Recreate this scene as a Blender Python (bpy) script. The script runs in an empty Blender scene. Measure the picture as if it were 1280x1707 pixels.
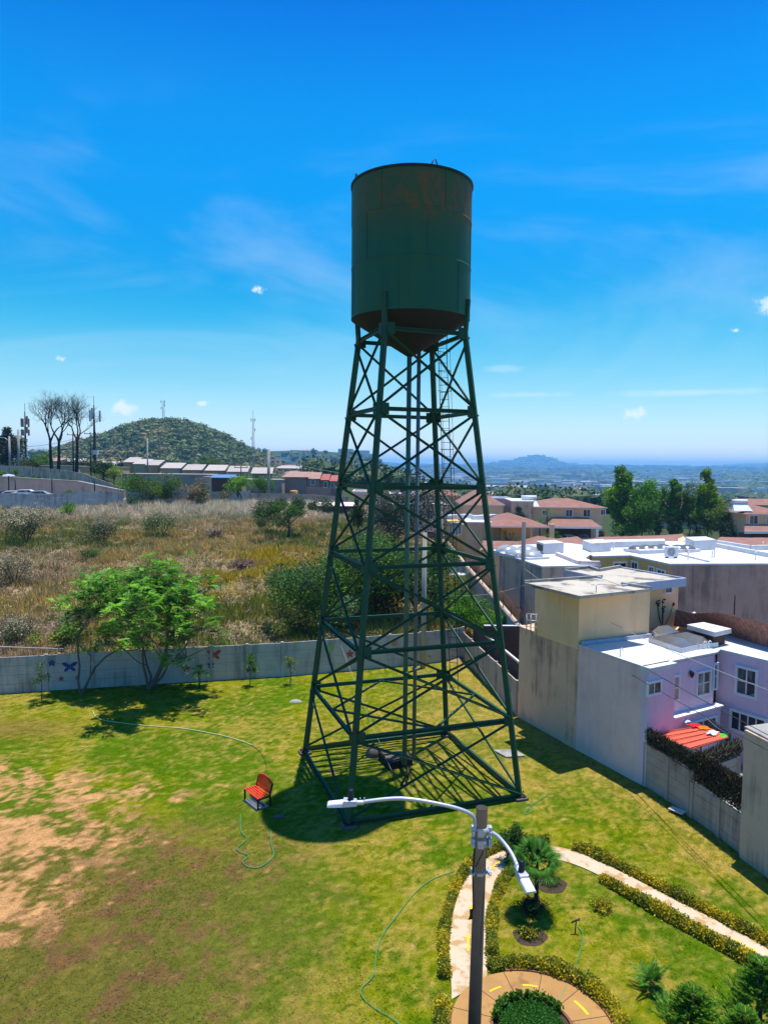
import bpy, bmesh, math, random
import numpy as np
from mathutils import Vector, Matrix
sc = bpy.context.scene
C = bpy.data.collections.new("place"); sc.collection.children.link(C)
PI = math.pi
# ---------------------------------------------------------------- camera, sky, sun, exposure
FOC, PITCH, ROLL, CAMH = 1206.6, .0643, .01, 12.5
cam = bpy.data.objects.new("camera", bpy.data.cameras.new("camera")); C.objects.link(cam)
cam.data.sensor_fit = 'VERTICAL'; cam.data.sensor_height = 24; cam.data.lens = 24 * FOC / 1707
cam.data.clip_start = .1; cam.data.clip_end = 40000
cam.matrix_world = Matrix.Translation((0, 0, CAMH)) @ Matrix.Rotation(PI / 2 - PITCH, 4, 'X') @ Matrix.Rotation(ROLL, 4, 'Z')
sc.camera = cam
SUN_EL, SUN_AZ = math.radians(79.6), math.radians(44)          # azimuth from +Y towards +X
S = Vector((math.sin(SUN_AZ) * math.cos(SUN_EL), math.cos(SUN_AZ) * math.cos(SUN_EL), math.sin(SUN_EL)))
sl = bpy.data.lights.new("sun", 'SUN'); sl.energy = 4.2; sl.angle = math.radians(.5); sl.color = (1, .95, .86)
so = bpy.data.objects.new("sun", sl); C.objects.link(so); so.rotation_euler = S.to_track_quat('Z', 'Y').to_euler()
sc.view_settings.view_transform = 'Standard'; sc.view_settings.look = 'None'
sc.view_settings.gamma = 1; sc.view_settings.exposure = .62
sc.cycles.max_bounces = 6; sc.cycles.diffuse_bounces = 3; sc.cycles.volume_bounces = 1
sc.cycles.transparent_max_bounces = 6; sc.cycles.caustics_reflective = False; sc.cycles.caustics_refractive = False

def ray(x, y):                      # direction through a pixel of the 1280x1707 photograph
    a, b = x - 640, y - 853.5; c, s = math.cos(ROLL), math.sin(ROLL)
    X = (a * c + b * s) / FOC; Y = -(-a * s + b * c) / FOC
    c, s = math.cos(PITCH), math.sin(PITCH)
    return Vector((X, c + Y * s, -s + Y * c))
def G(x, y, z=0.): r = ray(x, y); t = (z - CAMH) / r.z; return Vector((r.x * t, r.y * t, z))
def D(x, y, Y): r = ray(x, y); t = Y / r.y; return Vector((r.x * t, Y, CAMH + r.z * t))

w = bpy.data.worlds.new("World"); sc.world = w; w.use_nodes = True
nt = w.node_tree; N = nt.nodes; L = nt.links
for n in list(N): N.remove(n)
def nn(t, **k):
    n = N.new(t)
    for a, b in k.items(): setattr(n, a, b)
    return n
sky = nn('ShaderNodeTexSky', sky_type='NISHITA', sun_disc=False, sun_elevation=SUN_EL, sun_rotation=SUN_AZ, altitude=900, air_density=1.0, dust_density=.35, ozone_density=3.0)
hs = nn('ShaderNodeHueSaturation'); hs.inputs['Saturation'].default_value = 1.42; hs.inputs['Hue'].default_value = .494
L.new(sky.outputs[0], hs.inputs['Color'])
tc = nn('ShaderNodeTexCoord'); gen = tc.outputs['Generated']
def vm(op, a, b=None):
    n = nn('ShaderNodeVectorMath', operation=op)
    for i, q in enumerate((a, b)):
        if q is None: continue
        if isinstance(q, (tuple, Vector)): n.inputs[i].default_value = q
        else: L.new(q, n.inputs[i])
    return n
def mth(op, a, b=0., c=0.):
    n = nn('ShaderNodeMath', operation=op)
    for i, q in enumerate((a, b, c)):
        if isinstance(q, (int, float)): n.inputs[i].default_value = q
        else: L.new(q, n.inputs[i])
    return n.outputs[0]
def mrange(v, a, b, c=0., d=1.):
    n = nn('ShaderNodeMapRange', interpolation_type='SMOOTHSTEP'); L.new(v, n.inputs[0])
    for i, q in enumerate((a, b, c, d)): n.inputs[i + 1].default_value = q
    return n.outputs[0]
def noise(vec, scale, det=6, rough=.55, dist=0.):
    n = nn('ShaderNodeTexNoise'); L.new(vec, n.inputs['Vector'])
    n.inputs['Scale'].default_value = scale; n.inputs['Detail'].default_value = det
    n.inputs['Roughness'].default_value = rough; n.inputs['Distortion'].default_value = dist
    return n.outputs['Fac']
sep = nn('ShaderNodeSeparateXYZ'); L.new(gen, sep.inputs[0]); zc = sep.outputs[2]
st = vm('MULTIPLY', gen, (1., 1., 3.4)).outputs[0]
ci = mrange(noise(st, 1.5, 8, .58, .9), .47, .80)                # broad soft veils
ci = mth('MULTIPLY', ci, mrange(zc, .02, .16)); ci = mth('MULTIPLY', ci, mrange(zc, .50, .27))
st2 = vm('MULTIPLY', gen, (1., 1., 14.)).outputs[0]
ci2 = mth('MULTIPLY', mrange(noise(st2, 2.2, 7, .6, .4), .56, .8), mth('MULTIPLY', mrange(zc, .015, .06), mrange(zc, .2, .1)))
cm = mth('ADD', mth('MULTIPLY', ci, .19), mth('MULTIPLY', ci2, .28))
def puff(px, py, rad, amt, flat=1.6):
    global cm
    d = ray(px, py).normalized()
    df = vm('MULTIPLY', vm('SUBTRACT', gen, d).outputs[0], (1., 1., flat)).outputs[0]
    wob = nn('ShaderNodeTexNoise'); L.new(gen, wob.inputs['Vector']); wob.inputs['Scale'].default_value = 1.1 / rad; wob.inputs['Detail'].default_value = 5
    dist = mth('ADD', vm('LENGTH', df).outputs['Value'], mth('MULTIPLY', mth('SUBTRACT', wob.outputs['Fac'], .5), rad * 2.3))
    cm = mth('ADD', cm, mth('MULTIPLY', mrange(dist, rad * .95, rad * .2), amt))
puff(205, 681, .021, 1.1); puff(433, 481, .010, .8, 1.3); puff(1055, 690, .017, .85); puff(1225, 551, .006, .6)
puff(102, 597, .007, .5); puff(338, 673, .010, .7, 2.5); puff(1278, 505, .014, .6, 1.); puff(840, 614, .045, .22, 6.); puff(885, 658, .07, .26, 12.); puff(1165, 654, .1, .28, 16.)
cm = mth('MINIMUM', cm, .85)
hz = nn('ShaderNodeMix', data_type='RGBA'); L.new(mrange(zc, .26, -.03, 0., .62), hz.inputs[0]); L.new(hs.outputs[0], hz.inputs[6]); hz.inputs[7].default_value = (4.6, 6.6, 9.2, 1)
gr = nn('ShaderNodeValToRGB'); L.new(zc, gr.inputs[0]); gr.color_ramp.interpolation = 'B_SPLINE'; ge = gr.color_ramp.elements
ge[1].position = .84; ge[1].color = (3.4, 2.15, 1.25, 1)  # overhead sky, out of view, brightened and warmed to lift ambient light
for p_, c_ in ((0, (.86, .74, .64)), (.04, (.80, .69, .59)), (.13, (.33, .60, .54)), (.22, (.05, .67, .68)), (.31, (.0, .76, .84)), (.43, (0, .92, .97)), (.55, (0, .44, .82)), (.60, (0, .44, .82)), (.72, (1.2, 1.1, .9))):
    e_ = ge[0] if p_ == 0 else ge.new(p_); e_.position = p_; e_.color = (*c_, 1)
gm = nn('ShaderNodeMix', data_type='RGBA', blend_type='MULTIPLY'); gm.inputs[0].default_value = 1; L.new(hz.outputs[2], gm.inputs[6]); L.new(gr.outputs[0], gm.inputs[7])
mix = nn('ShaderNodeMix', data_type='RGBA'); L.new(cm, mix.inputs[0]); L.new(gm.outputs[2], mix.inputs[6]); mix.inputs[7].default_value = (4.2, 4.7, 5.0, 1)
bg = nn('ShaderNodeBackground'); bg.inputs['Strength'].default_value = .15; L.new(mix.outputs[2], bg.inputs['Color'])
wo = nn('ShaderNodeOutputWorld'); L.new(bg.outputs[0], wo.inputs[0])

# ---------------------------------------------------------------- helpers: tags
def tag(o, label=None, cat=None, group=None, kind=None):
    if label: o['label'] = label
    if cat: o['category'] = cat
    if group: o['group'] = group
    if kind: o['kind'] = kind
    return o
def empty(name, loc, rz=0., label=None, cat=None, group=None):
    o = bpy.data.objects.new(name, None); C.objects.link(o); o.location = (loc[0], loc[1], loc[2] if len(loc) > 2 else 0); o.rotation_euler = (0, 0, rz); o.empty_display_size = .2
    return tag(o, label, cat, group)
def copy_tree(o, parent=None):
    c = o.copy(); C.objects.link(c); c.parent = parent
    for ch in [q for q in KIDS.get(o.name, [])]: KIDS.setdefault(c.name, []).append(copy_tree(ch, c))
    return c
KIDS = {}
def link(name, me, mats, parent=None):
    o = bpy.data.objects.new(name, me); C.objects.link(o)
    for m in (mats if isinstance(mats, (list, tuple)) else [mats]): me.materials.append(m)
    if parent:
        o.parent = parent; KIDS.setdefault(parent.name, []).append(o)
    return o
# ---------------------------------------------------------------- helpers: materials
def new_mat(name):
    m = bpy.data.materials.new(name); m.use_nodes = True; t = m.node_tree
    for n in list(t.nodes): t.nodes.remove(n)
    return m, t
def mk(t, typ, ins=None, **k):
    n = t.nodes.new(typ)
    for a, b in k.items(): setattr(n, a, b)
    for i, v in (ins or {}).items():
        if hasattr(v, 'is_output') or isinstance(v, bpy.types.NodeSocket): t.links.new(v, n.inputs[i])
        else: n.inputs[i].default_value = v
    return n
def c4(c): return (c[0], c[1], c[2], 1)
def ramp(t, fac, stops):
    n = mk(t, 'ShaderNodeValToRGB', {0: fac}); e = n.color_ramp.elements
    while len(e) < len(stops): e.new(.5)
    for i, (p, c) in enumerate(stops): e[i].position = p; e[i].color = c4(c) if len(c) == 3 else c
    return n.outputs[0]
def mixc(t, f, a, b, mode='MIX'):
    n = mk(t, 'ShaderNodeMix', {}, data_type='RGBA', blend_type=mode)
    for i, v in ((0, f), (6, a), (7, b)):
        if isinstance(v, bpy.types.NodeSocket): t.links.new(v, n.inputs[i])
        else: n.inputs[i].default_value = (c4(v) if isinstance(v, (tuple, list)) and len(v) == 3 else v)
    return n.outputs[2]
def tnoise(t, vec, scale, det=5, rough=.6, dist=0.):
    return mk(t, 'ShaderNodeTexNoise', {'Vector': vec, 'Scale': scale, 'Detail': det, 'Roughness': rough, 'Distortion': dist}).outputs['Fac']
def surf(name, col, col2=None, rough=.85, metal=0., scale=3., bump=.15, bscale=40., streak=0., streakcol=(.03, .03, .03), spec=.3, patch=None):
    """painted / rendered surface: two-tone mottling, optional drips, fine bump; world coordinates"""
    m, t = new_mat(name); geo = mk(t, 'ShaderNodeNewGeometry').outputs['Position']
    col2 = col2 or tuple(c * .72 for c in col)
    f = ramp(t, tnoise(t, geo, scale, 7, .65), [(.35, (0, 0, 0)), (.7, (1, 1, 1))])
    c = mixc(t, f, col, col2)
    f2 = tnoise(t, geo, scale * 9, 4, .7)
    c = mixc(t, .35, c, mixc(t, f2, tuple(q * .7 for q in col), tuple(min(1, q * 1.25) for q in col)))
    if streak:
        sv = mk(t, 'ShaderNodeVectorMath', {0: geo, 1: (2.6, 2.6, .22)}, operation='MULTIPLY').outputs[0]
        big = tnoise(t, geo, .45, 3)
        sm = mk(t, 'ShaderNodeMath', {0: tnoise(t, sv, 1., 6, .7), 1: big}, operation='MULTIPLY').outputs[0]
        sm = ramp(t, sm, [(.24, (0, 0, 0)), (.42, (1, 1, 1))])
        sm = mk(t, 'ShaderNodeMath', {0: sm, 1: streak}, operation='MULTIPLY').outputs[0]
        c = mixc(t, sm, c, streakcol)
    if patch:
        pm = ramp(t, tnoise(t, geo, patch[1], 6, .6), [(patch[2], (0, 0, 0)), (patch[2] + .08, (1, 1, 1))])
        c = mixc(t, pm, c, patch[0])
    b = mk(t, 'ShaderNodeBump', {'Strength': bump, 'Distance': .02, 'Height': tnoise(t, geo, bscale, 4, .6)})
    p = mk(t, 'ShaderNodeBsdfPrincipled', {'Base Color': c, 'Roughness': rough, 'Metallic': metal, 'Specular IOR Level': spec, 'Normal': b.outputs[0]})
    mk(t, 'ShaderNodeOutputMaterial', {0: p.outputs[0]}); return m
def leafmat(name, tint=(1, 1, 1), trans=.35, rough=.6):
    """leaf colour comes from the per-leaf colour attribute"""
    m, t = new_mat(name); a = mk(t, 'ShaderNodeAttribute', attribute_name='col').outputs['Color']
    c = mixc(t, 1., a, tint, 'MULTIPLY')
    p = mk(t, 'ShaderNodeBsdfPrincipled', {'Base Color': c, 'Roughness': rough, 'Specular IOR Level': .25 if rough < .9 else 0.})
    tr = mk(t, 'ShaderNodeBsdfTranslucent', {'Color': c})
    x = mk(t, 'ShaderNodeMixShader', {0: trans, 1: p.outputs[0], 2: tr.outputs[0]})
    mk(t, 'ShaderNodeOutputMaterial', {0: x.outputs[0]}); return m
def glassmat(name, col=(.02, .025, .03)):
    m, t = new_mat(name); geo = mk(t, 'ShaderNodeNewGeometry').outputs['Position']; sv = mk(t, 'ShaderNodeVectorMath', {0: geo, 1: (1.9, 1.9, .35)}, operation='MULTIPLY').outputs[0]
    cc_ = ramp(t, tnoise(t, sv, 1., 3, .5), [(.46, col), (.54, tuple(q * 2.5 + .05 for q in col))])
    p = mk(t, 'ShaderNodeBsdfPrincipled', {'Base Color': cc_, 'Roughness': .08, 'Specular IOR Level': .6})
    mk(t, 'ShaderNodeOutputMaterial', {0: p.outputs[0]}); return m
M = {}
M['steel_green'] = None
M['lamp_metal'] = surf('galvanised_metal', (.50, .53, .60), (.42, .45, .52), .4, .35, 6, .05)
M['dark_metal'] = surf('dark_metal', (.03, .03, .032), None, .5, .3)
M['black'] = surf('black_plastic', (.012, .012, .014), None, .35)
M['pole'] = surf('weathered_pole', (.060, .050, .038), (.036, .030, .024), .9, 0, 5, .5, 60, .5)
M['concrete'] = surf('concrete', (.34, .33, .31), (.24, .235, .22), .9, 0, 1.5, .3, 30, .6, (.08, .075, .07))
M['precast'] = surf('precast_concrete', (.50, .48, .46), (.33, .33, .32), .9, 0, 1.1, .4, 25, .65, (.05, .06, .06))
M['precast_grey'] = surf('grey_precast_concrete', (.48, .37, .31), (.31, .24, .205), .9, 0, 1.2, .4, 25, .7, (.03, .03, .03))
M['beige_wall'] = surf('stained_beige_render', (.80, .48, .32), (.62, .39, .27), .92, 0, .7, .3, 30, .85, (.06, .055, .05))
M['lilac_wall'] = surf('lilac_render', (.88, .59, .54), (.74, .50, .47), .92, 0, .8, .25, 30, .25, (.12, .11, .12))
M['pink_wall'] = surf('pink_render', (.74, .56, .68), (.65, .50, .60), .92, 0, .8, .2, 30, .15, (.3, .2, .3))
M['cream_wall'] = surf('cream_render', (.96, .59, .33), (.92, .54, .28), .92, 0, 1.1, .25, 34, .25, (.3, .22, .12))
M['olive_wall'] = surf('ochre_render', (.66, .42, .15), (.58, .37, .13), .92, 0, .8, .2, 30, .2, (.15, .12, .06))
M['tan_wall'] = surf('tan_render', (.72, .50, .31), (.64, .45, .28), .92, 0, .8, .2, 30, .25, (.15, .13, .1))
M['grey_wall'] = surf('weathered_grey_render', (.48, .32, .27), (.35, .24, .20), .92, 0, .6, .3, 30, .55, (.03, .028, .028))
M['greige_wall'] = surf('greige_render', (.62, .44, .33), (.50, .36, .27), .92, 0, .6, .3, 30, .75, (.05, .048, .045))
M['rose_wall'] = surf('rose_render', (.46, .24, .21), (.38, .20, .18), .92, 0, .8, .2, 30, .2, (.2, .12, .1))
M['orange_wall'] = surf('terracotta_render', (.85, .40, .19), (.74, .34, .16), .92, 0, .8, .2, 30, .2, (.2, .12, .1))
M['brown_wall'] = surf('dark_brown_render', (.10, .06, .045), (.05, .035, .03), .92, 0, .9, .3, 30, .7)
M['white_roof'] = surf('white_roof_coating', (.66, .66, .68), (.52, .52, .55), .75, 0, .9, .2, 25, .25, (.42, .36, .34), patch=((.50, .46, .43), .55, .60))
M['white_trim'] = surf('white_trim', (.74, .74, .76), (.66, .66, .68), .7)
M['bluish_trim'] = surf('bluish_fascia', (.42, .47, .58), (.34, .38, .48), .8, 0, 2, .2, 30, .6, (.15, .15, .18))
M['slab_roof'] = surf('mossy_concrete_roof', (.50, .44, .36), (.40, .35, .29), .9, 0, .9, .3, 20, 0, patch=((.17, .155, .135), .8, .51))
M['pink_roof'] = surf('faded_pink_roof', (.62, .47, .46), (.74, .70, .70), .8, 0, .8)
M['window_glass'] = glassmat('window_glass')
M['curtain_glass'] = glassmat('curtained_glass', (.16, .12, .08))
M['skylight'] = surf('smoked_skylight', (.10, .095, .095), (.16, .155, .16), .25, 0, 2, .02, spec=.6)
M['skylight_pale'] = surf('pale_skylight', (.34, .36, .40), (.22, .23, .26), .25, 0, 2, .02, spec=.6)
M['bench_red'] = surf('red_paint', (.70, .028, .010), (.58, .022, .008), .55, 0, 6)
M['orange_sheet'] = surf('orange_plastic_sheet', (.60, .115, .065), (.52, .10, .055), .5, 0, 2)
M['bark'] = surf('bark', (.10, .075, .055), (.055, .042, .032), .95, 0, 6, .8, 40)
M['dark_bark'] = surf('dark_bark', (.03, .022, .02), None, .95, 0, 6, .8, 40)
M['grey_bark'] = surf('grey_bark', (.14, .115, .09), None, .95, 0, 6, .8, 40)
M['hose_green'] = surf('green_hose', (.05, .30, .13), None, .5)
M['hose_pale'] = surf('pale_hose', (.50, .56, .28), None, .5)
M['car_white'] = surf('white_car_paint', (.68, .68, .70), None, .25, 0, 1, 0)
M['car_blue'] = surf('dark_blue_car_paint', (.03, .05, .11), None, .25, 0, 1, 0)
M['car_silver'] = surf('silver_car_paint', (.45, .47, .50), None, .25, .4, 1, 0)
M['tyre'] = M['black']
M['path'] = surf('paving_concrete', (.56, .44, .32), (.46, .34, .22), .85, 0, 1.3, .25, 30, 0, patch=((.40, .25, .11), 1.9, .50))
M['ring_path'] = surf('ochre_paving', (.40, .215, .070), (.30, .155, .052), .85, 0, 1.6, .25, 30, 0, patch=((.24, .125, .045), 1.4, .57))
M['yellow_mark'] = surf('yellow_paint', (.80, .52, .02), None, .7)
M['kerb'] = surf('brick_edging', (.20, .09, .05), None, .9)
M['soil'] = surf('soil', (.07, .042, .026), (.04, .026, .017), .95, 0, 6, .8, 60)
M['dark_pole'] = surf('dark_concrete_pole', (.11, .12, .145), (.08, .085, .10), .9, 0, 2, .2)
M['cable'] = surf('cable', (.05, .05, .055), None, .6)
M['pale_cable'] = surf('pale_cable', (.38, .37, .36), None, .6)
M['rusty'] = surf('rusted_wire', (.16, .085, .05), None, .8, .3)
M['white_lattice'] = surf('lattice_paint', (.42, .43, .45), None, .6)
M['leaf'] = leafmat('leaves'); M['grassleaf'] = leafmat('grass_blades', trans=.25, rough=.95); M['needle'] = leafmat('dark_leaves', trans=.15)

def shingles(name, a, b):
    m, t = new_mat(name); geo = mk(t, 'ShaderNodeNewGeometry').outputs['Position']
    c = mixc(t, ramp(t, tnoise(t, geo, .8, 6, .6), [(.35, (0, 0, 0)), (.65, (1, 1, 1))]), a, b)
    br = mk(t, 'ShaderNodeTexBrick', {'Vector': geo, 'Color1': (1, 1, 1, 1), 'Color2': (.72, .72, .72, 1), 'Mortar': (.5, .5, .5, 1), 'Scale': 1., 'Mortar Size': .02, 'Brick Width': .3, 'Row Height': .22})
    c = mixc(t, .8, c, br.outputs[0], 'MULTIPLY')
    bp = mk(t, 'ShaderNodeBump', {'Strength': .4, 'Distance': .02, 'Height': br.outputs['Fac']})
    p = mk(t, 'ShaderNodeBsdfPrincipled', {'Base Color': c, 'Roughness': .9, 'Normal': bp.outputs[0]})
    mk(t, 'ShaderNodeOutputMaterial', {0: p.outputs[0]}); return m
M['shingle'] = shingles('brown_shingles', (.36, .17, .125), (.27, .125, .095))
M['shingle_red'] = shingles('red_tiles', (.44, .13, .10), (.36, .11, .09))
M['clay'] = shingles('clay_tiles', (.45, .26, .20), (.33, .20, .16))
M['metal_sheet'] = surf('sheet_roofing', (.50, .42, .37), (.38, .32, .28), .5, .1, .6)
M['dull_white'] = surf('dusty_white_sheet', (.42, .36, .32), (.32, .27, .24), .6, .1, .5)
M['blue_sheet'] = surf('blue_sheet_roofing', (.12, .22, .42), None, .5, .1, .6)

def tower_paint():
    m, t = new_mat('green_tower_paint'); tcn = mk(t, 'ShaderNodeTexCoord').outputs['Object']
    geo = mk(t, 'ShaderNodeNewGeometry').outputs['Position']
    base = mixc(t, ramp(t, tnoise(t, geo, 1.1, 6, .6), [(.3, (0, 0, 0)), (.7, (1, 1, 1))]), (.006, .058, .032), (.012, .075, .030))
    r = ramp(t, tnoise(t, geo, 2.3, 7, .7), [(.56, (0, 0, 0)), (.66, (1, 1, 1))])
    c = mixc(t, r, base, (.045, .032, .014))
    b = mk(t, 'ShaderNodeBump', {'Strength': .2, 'Distance': .01, 'Height': tnoise(t, geo, 30, 3)})
    p = mk(t, 'ShaderNodeBsdfPrincipled', {'Base Color': c, 'Roughness': .6, 'Specular IOR Level': .3, 'Normal': b.outputs[0]})
    mk(t, 'ShaderNodeOutputMaterial', {0: p.outputs[0]}); return m
M['steel_green'] = tower_paint()
M['steel_olive'] = surf('pale_green_pipe_paint', (.07, .16, .11), (.055, .13, .09), .55, 0, 2)
M['steel_grey'] = surf('grey_pipe', (.17, .20, .21), (.12, .15, .16), .5, .2, 2)
def tank_paint():
    m, t = new_mat('green_tank_paint'); geo = mk(t, 'ShaderNodeNewGeometry').outputs['Position']
    z = mk(t, 'ShaderNodeSeparateXYZ', {0: geo}).outputs[2]
    up = mk(t, 'ShaderNodeMapRange', {0: z, 1: 20.2, 2: 22.3}, interpolation_type='SMOOTHSTEP').outputs[0]
    sv = mk(t, 'ShaderNodeVectorMath', {0: geo, 1: (1.5, 1.5, .35)}, operation='MULTIPLY').outputs[0]
    n1 = tnoise(t, sv, 1.1, 7, .65)
    base = mixc(t, ramp(t, n1, [(.35, (0, 0, 0)), (.7, (1, 1, 1))]), (.007, .085, .048), (.016, .10, .040))
    wm = mk(t, 'ShaderNodeMath', {0: up, 1: ramp(t, tnoise(t, sv, .8, 5), [(.2, (.2, .2, .2)), (.75, (1, 1, 1))])}, operation='MULTIPLY').outputs[0]
    c = mixc(t, wm, base, (.070, .085, .016))
    sv2 = mk(t, 'ShaderNodeVectorMath', {0: geo, 1: (1.6, 1.6, 1.0)}, operation='MULTIPLY').outputs[0]
    rn = ramp(t, tnoise(t, sv2, 1.6, 9, .75), [(.47, (0, 0, 0)), (.60, (1, 1, 1))])
    rz = mk(t, 'ShaderNodeMapRange', {0: z, 1: 21.1, 2: 21.9}, interpolation_type='SMOOTHSTEP').outputs[0]
    rz2 = mk(t, 'ShaderNodeMapRange', {0: z, 1: 23.1, 2: 22.6}, interpolation_type='SMOOTHSTEP').outputs[0]
    rm = mk(t, 'ShaderNodeMath', {0: rn, 1: mk(t, 'ShaderNodeMath', {0: rz, 1: rz2}, operation='MULTIPLY').outputs[0]}, operation='MULTIPLY').outputs[0]
    xx_ = mk(t, 'ShaderNodeMapRange', {0: mk(t, 'ShaderNodeSeparateXYZ', {0: geo}).outputs[0], 1: .2, 2: 1.3, 3: .3, 4: 1.}, interpolation_type='SMOOTHSTEP').outputs[0]
    c = mixc(t, mk(t, 'ShaderNodeMath', {0: rm, 1: xx_}, operation='MULTIPLY').outputs[0], c, (.22, .062, .016))
    b = mk(t, 'ShaderNodeBump', {'Strength': .25, 'Distance': .02, 'Height': tnoise(t, geo, 2.5, 4)})
    p = mk(t, 'ShaderNodeBsdfPrincipled', {'Base Color': c, 'Roughness': .6, 'Specular IOR Level': .3, 'Normal': b.outputs[0]})
    mk(t, 'ShaderNodeOutputMaterial', {0: p.outputs[0]}); return m
M['tank'] = tank_paint()
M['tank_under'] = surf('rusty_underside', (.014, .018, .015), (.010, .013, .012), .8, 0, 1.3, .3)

# ---------------------------------------------------------------- helpers: meshes
class MB:
    def __init__(s): s.v = []; s.f = []; s.m = []; s.sm = []
    def add(s, vs, fs, mi=0, smooth=False):
        o = len(s.v); s.v += [tuple(q) for q in vs]; s.f += [tuple(i + o for i in f) for f in fs]; s.m += [mi] * len(fs); s.sm += [smooth] * len(fs); return s
    def box(s, c, sz, rz=0., mi=0):
        cx, cy, cz = c; a, b, h = sz[0] / 2, sz[1] / 2, sz[2] / 2; cr, sr = math.cos(rz), math.sin(rz)
        vs = [(cx + x * cr - y * sr, cy + x * sr + y * cr, cz + z) for z in (-h, h) for x, y in ((-a, -b), (a, -b), (a, b), (-a, b))]
        return s.add(vs, [(3, 2, 1, 0), (4, 5, 6, 7), (0, 1, 5, 4), (1, 2, 6, 5), (2, 3, 7, 6), (3, 0, 4, 7)], mi)
    def beam(s, p, q, w_, h_, mi=0, up=(0, 0, 1)):
        p = Vector(p); q = Vector(q); d = (q - p).normalized(); u = Vector(up)
        if abs(d.dot(u)) > .95: u = Vector((1, 0, 0)) if abs(d.x) < .9 else Vector((0, 1, 0))
        a = d.cross(u).normalized() * w_ / 2; b = a.cross(d).normalized() * h_ / 2
        vs = [e + x * a + y * b for e in (p, q) for x, y in ((-1, -1), (1, -1), (1, 1), (-1, 1))]
        return s.add(vs, [(3, 2, 1, 0), (4, 5, 6, 7), (0, 1, 5, 4), (1, 2, 6, 5), (2, 3, 7, 6), (3, 0, 4, 7)], mi)
    def tube(s, pts, r, n=8, mi=0, smooth=True, cap=True):
        pts = [Vector(p) for p in pts]; rs = r if isinstance(r, (list, tuple)) else [r] * len(pts); vs = []; fs = []; ref = None
        for i, p in enumerate(pts):
            d = (pts[min(i + 1, len(pts) - 1)] - pts[max(i - 1, 0)]).normalized()
            if ref is None: ref = Vector((0, 0, 1)) if abs(d.z) < .9 else Vector((1, 0, 0))
            a = d.cross(ref).normalized(); b = a.cross(d); ref = b
            for k in range(n):
                t = 2 * PI * k / n; vs.append(p + (a * math.cos(t) + b * math.sin(t)) * rs[i])
        for i in range(len(pts) - 1):
            for k in range(n): k2 = (k + 1) % n; fs.append((i * n + k, i * n + k2, (i + 1) * n + k2, (i + 1) * n + k))
        s.add(vs, fs, mi, smooth)
        if cap:
            o = len(s.v) - len(vs); s.f += [tuple(o + k for k in range(n))[::-1], tuple(o + (len(pts) - 1) * n + k for k in range(n))]; s.m += [mi] * 2; s.sm += [False] * 2
        return s
    def lathe(s, prof, c=(0, 0, 0), n=24, mi=0, smooth=True):
        vs = []; fs = []
        for r, z in prof:
            for k in range(n): a = 2 * PI * k / n; vs.append((c[0] + r * math.cos(a), c[1] + r * math.sin(a), c[2] + z))
        for i in range(len(prof) - 1):
            for k in range(n): k2 = (k + 1) % n; fs.append((i * n + k, i * n + k2, (i + 1) * n + k2, (i + 1) * n + k))
        return s.add(vs, fs, mi, smooth)
    def prism(s, poly, z0, z1, mi=0, top=None, bot=False):
        n = len(poly); ar = sum(poly[i][0] * poly[(i + 1) % n][1] - poly[(i + 1) % n][0] * poly[i][1] for i in range(n))
        if ar < 0: poly = poly[::-1]
        z0 = z0 if isinstance(z0, (list, tuple)) else [z0] * n; z1 = z1 if isinstance(z1, (list, tuple)) else [z1] * n
        vs = [(p[0], p[1], z0[i]) for i, p in enumerate(poly)] + [(p[0], p[1], z1[i]) for i, p in enumerate(poly)]
        s.add(vs, [(i, (i + 1) % n, n + (i + 1) % n, n + i) for i in range(n)], mi)
        s.add(vs[n:], [tuple(range(n))], mi if top is None else top)
        s.add(vs[:n], [tuple(range(n))[::-1]], mi)
        return s
    def build(s, name, mats, parent=None, loc=None, bevel=0.):
        me = bpy.data.meshes.new(name); v = s.v
        off = Vector(loc) if loc is not None else None
        if off is not None: v = [(a - off.x, b - off.y, c - off.z) for a, b, c in v]
        me.from_pydata(v, [], s.f)
        me.polygons.foreach_set('material_index', s.m); me.polygons.foreach_set('use_smooth', s.sm)
        me.update(); o = link(name, me, mats, parent)
        if off is not None and parent is None: o.location = off
        if bevel:
            b = o.modifiers.new('bevel', 'BEVEL'); b.width = bevel; b.segments = 2; b.limit_method = 'ANGLE'
        return o
def quads(name, V, col, mats, parent=None, loc=None):
    """V (n,k,3) array of separate polygons; col (n,3) one colour each"""
    n, k, _ = V.shape; V = V.astype(np.float32)
    if loc is not None: V = V - np.array(loc, np.float32)
    me = bpy.data.meshes.new(name); me.vertices.add(n * k); me.vertices.foreach_set('co', V.ravel())
    me.loops.add(n * k); me.loops.foreach_set('vertex_index', np.arange(n * k, dtype=np.int32))
    me.polygons.add(n); me.polygons.foreach_set('loop_start', np.arange(0, n * k, k, dtype=np.int32))
    try: me.polygons.foreach_set('loop_total', np.full(n, k, np.int32))
    except Exception: pass
    a = me.attributes.new('col', 'FLOAT_COLOR', 'POINT'); cc = np.ones((n, k, 4), np.float32); cc[:, :, :3] = np.clip(col, 0, 1)[:, None, :]
    a.data.foreach_set('color', cc.ravel()); me.update(calc_edges=True)
    o = link(name, me, mats, parent)
    if loc is not None and parent is None: o.location = loc
    return o
def rnd(seed): return np.random.default_rng(seed)
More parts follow.
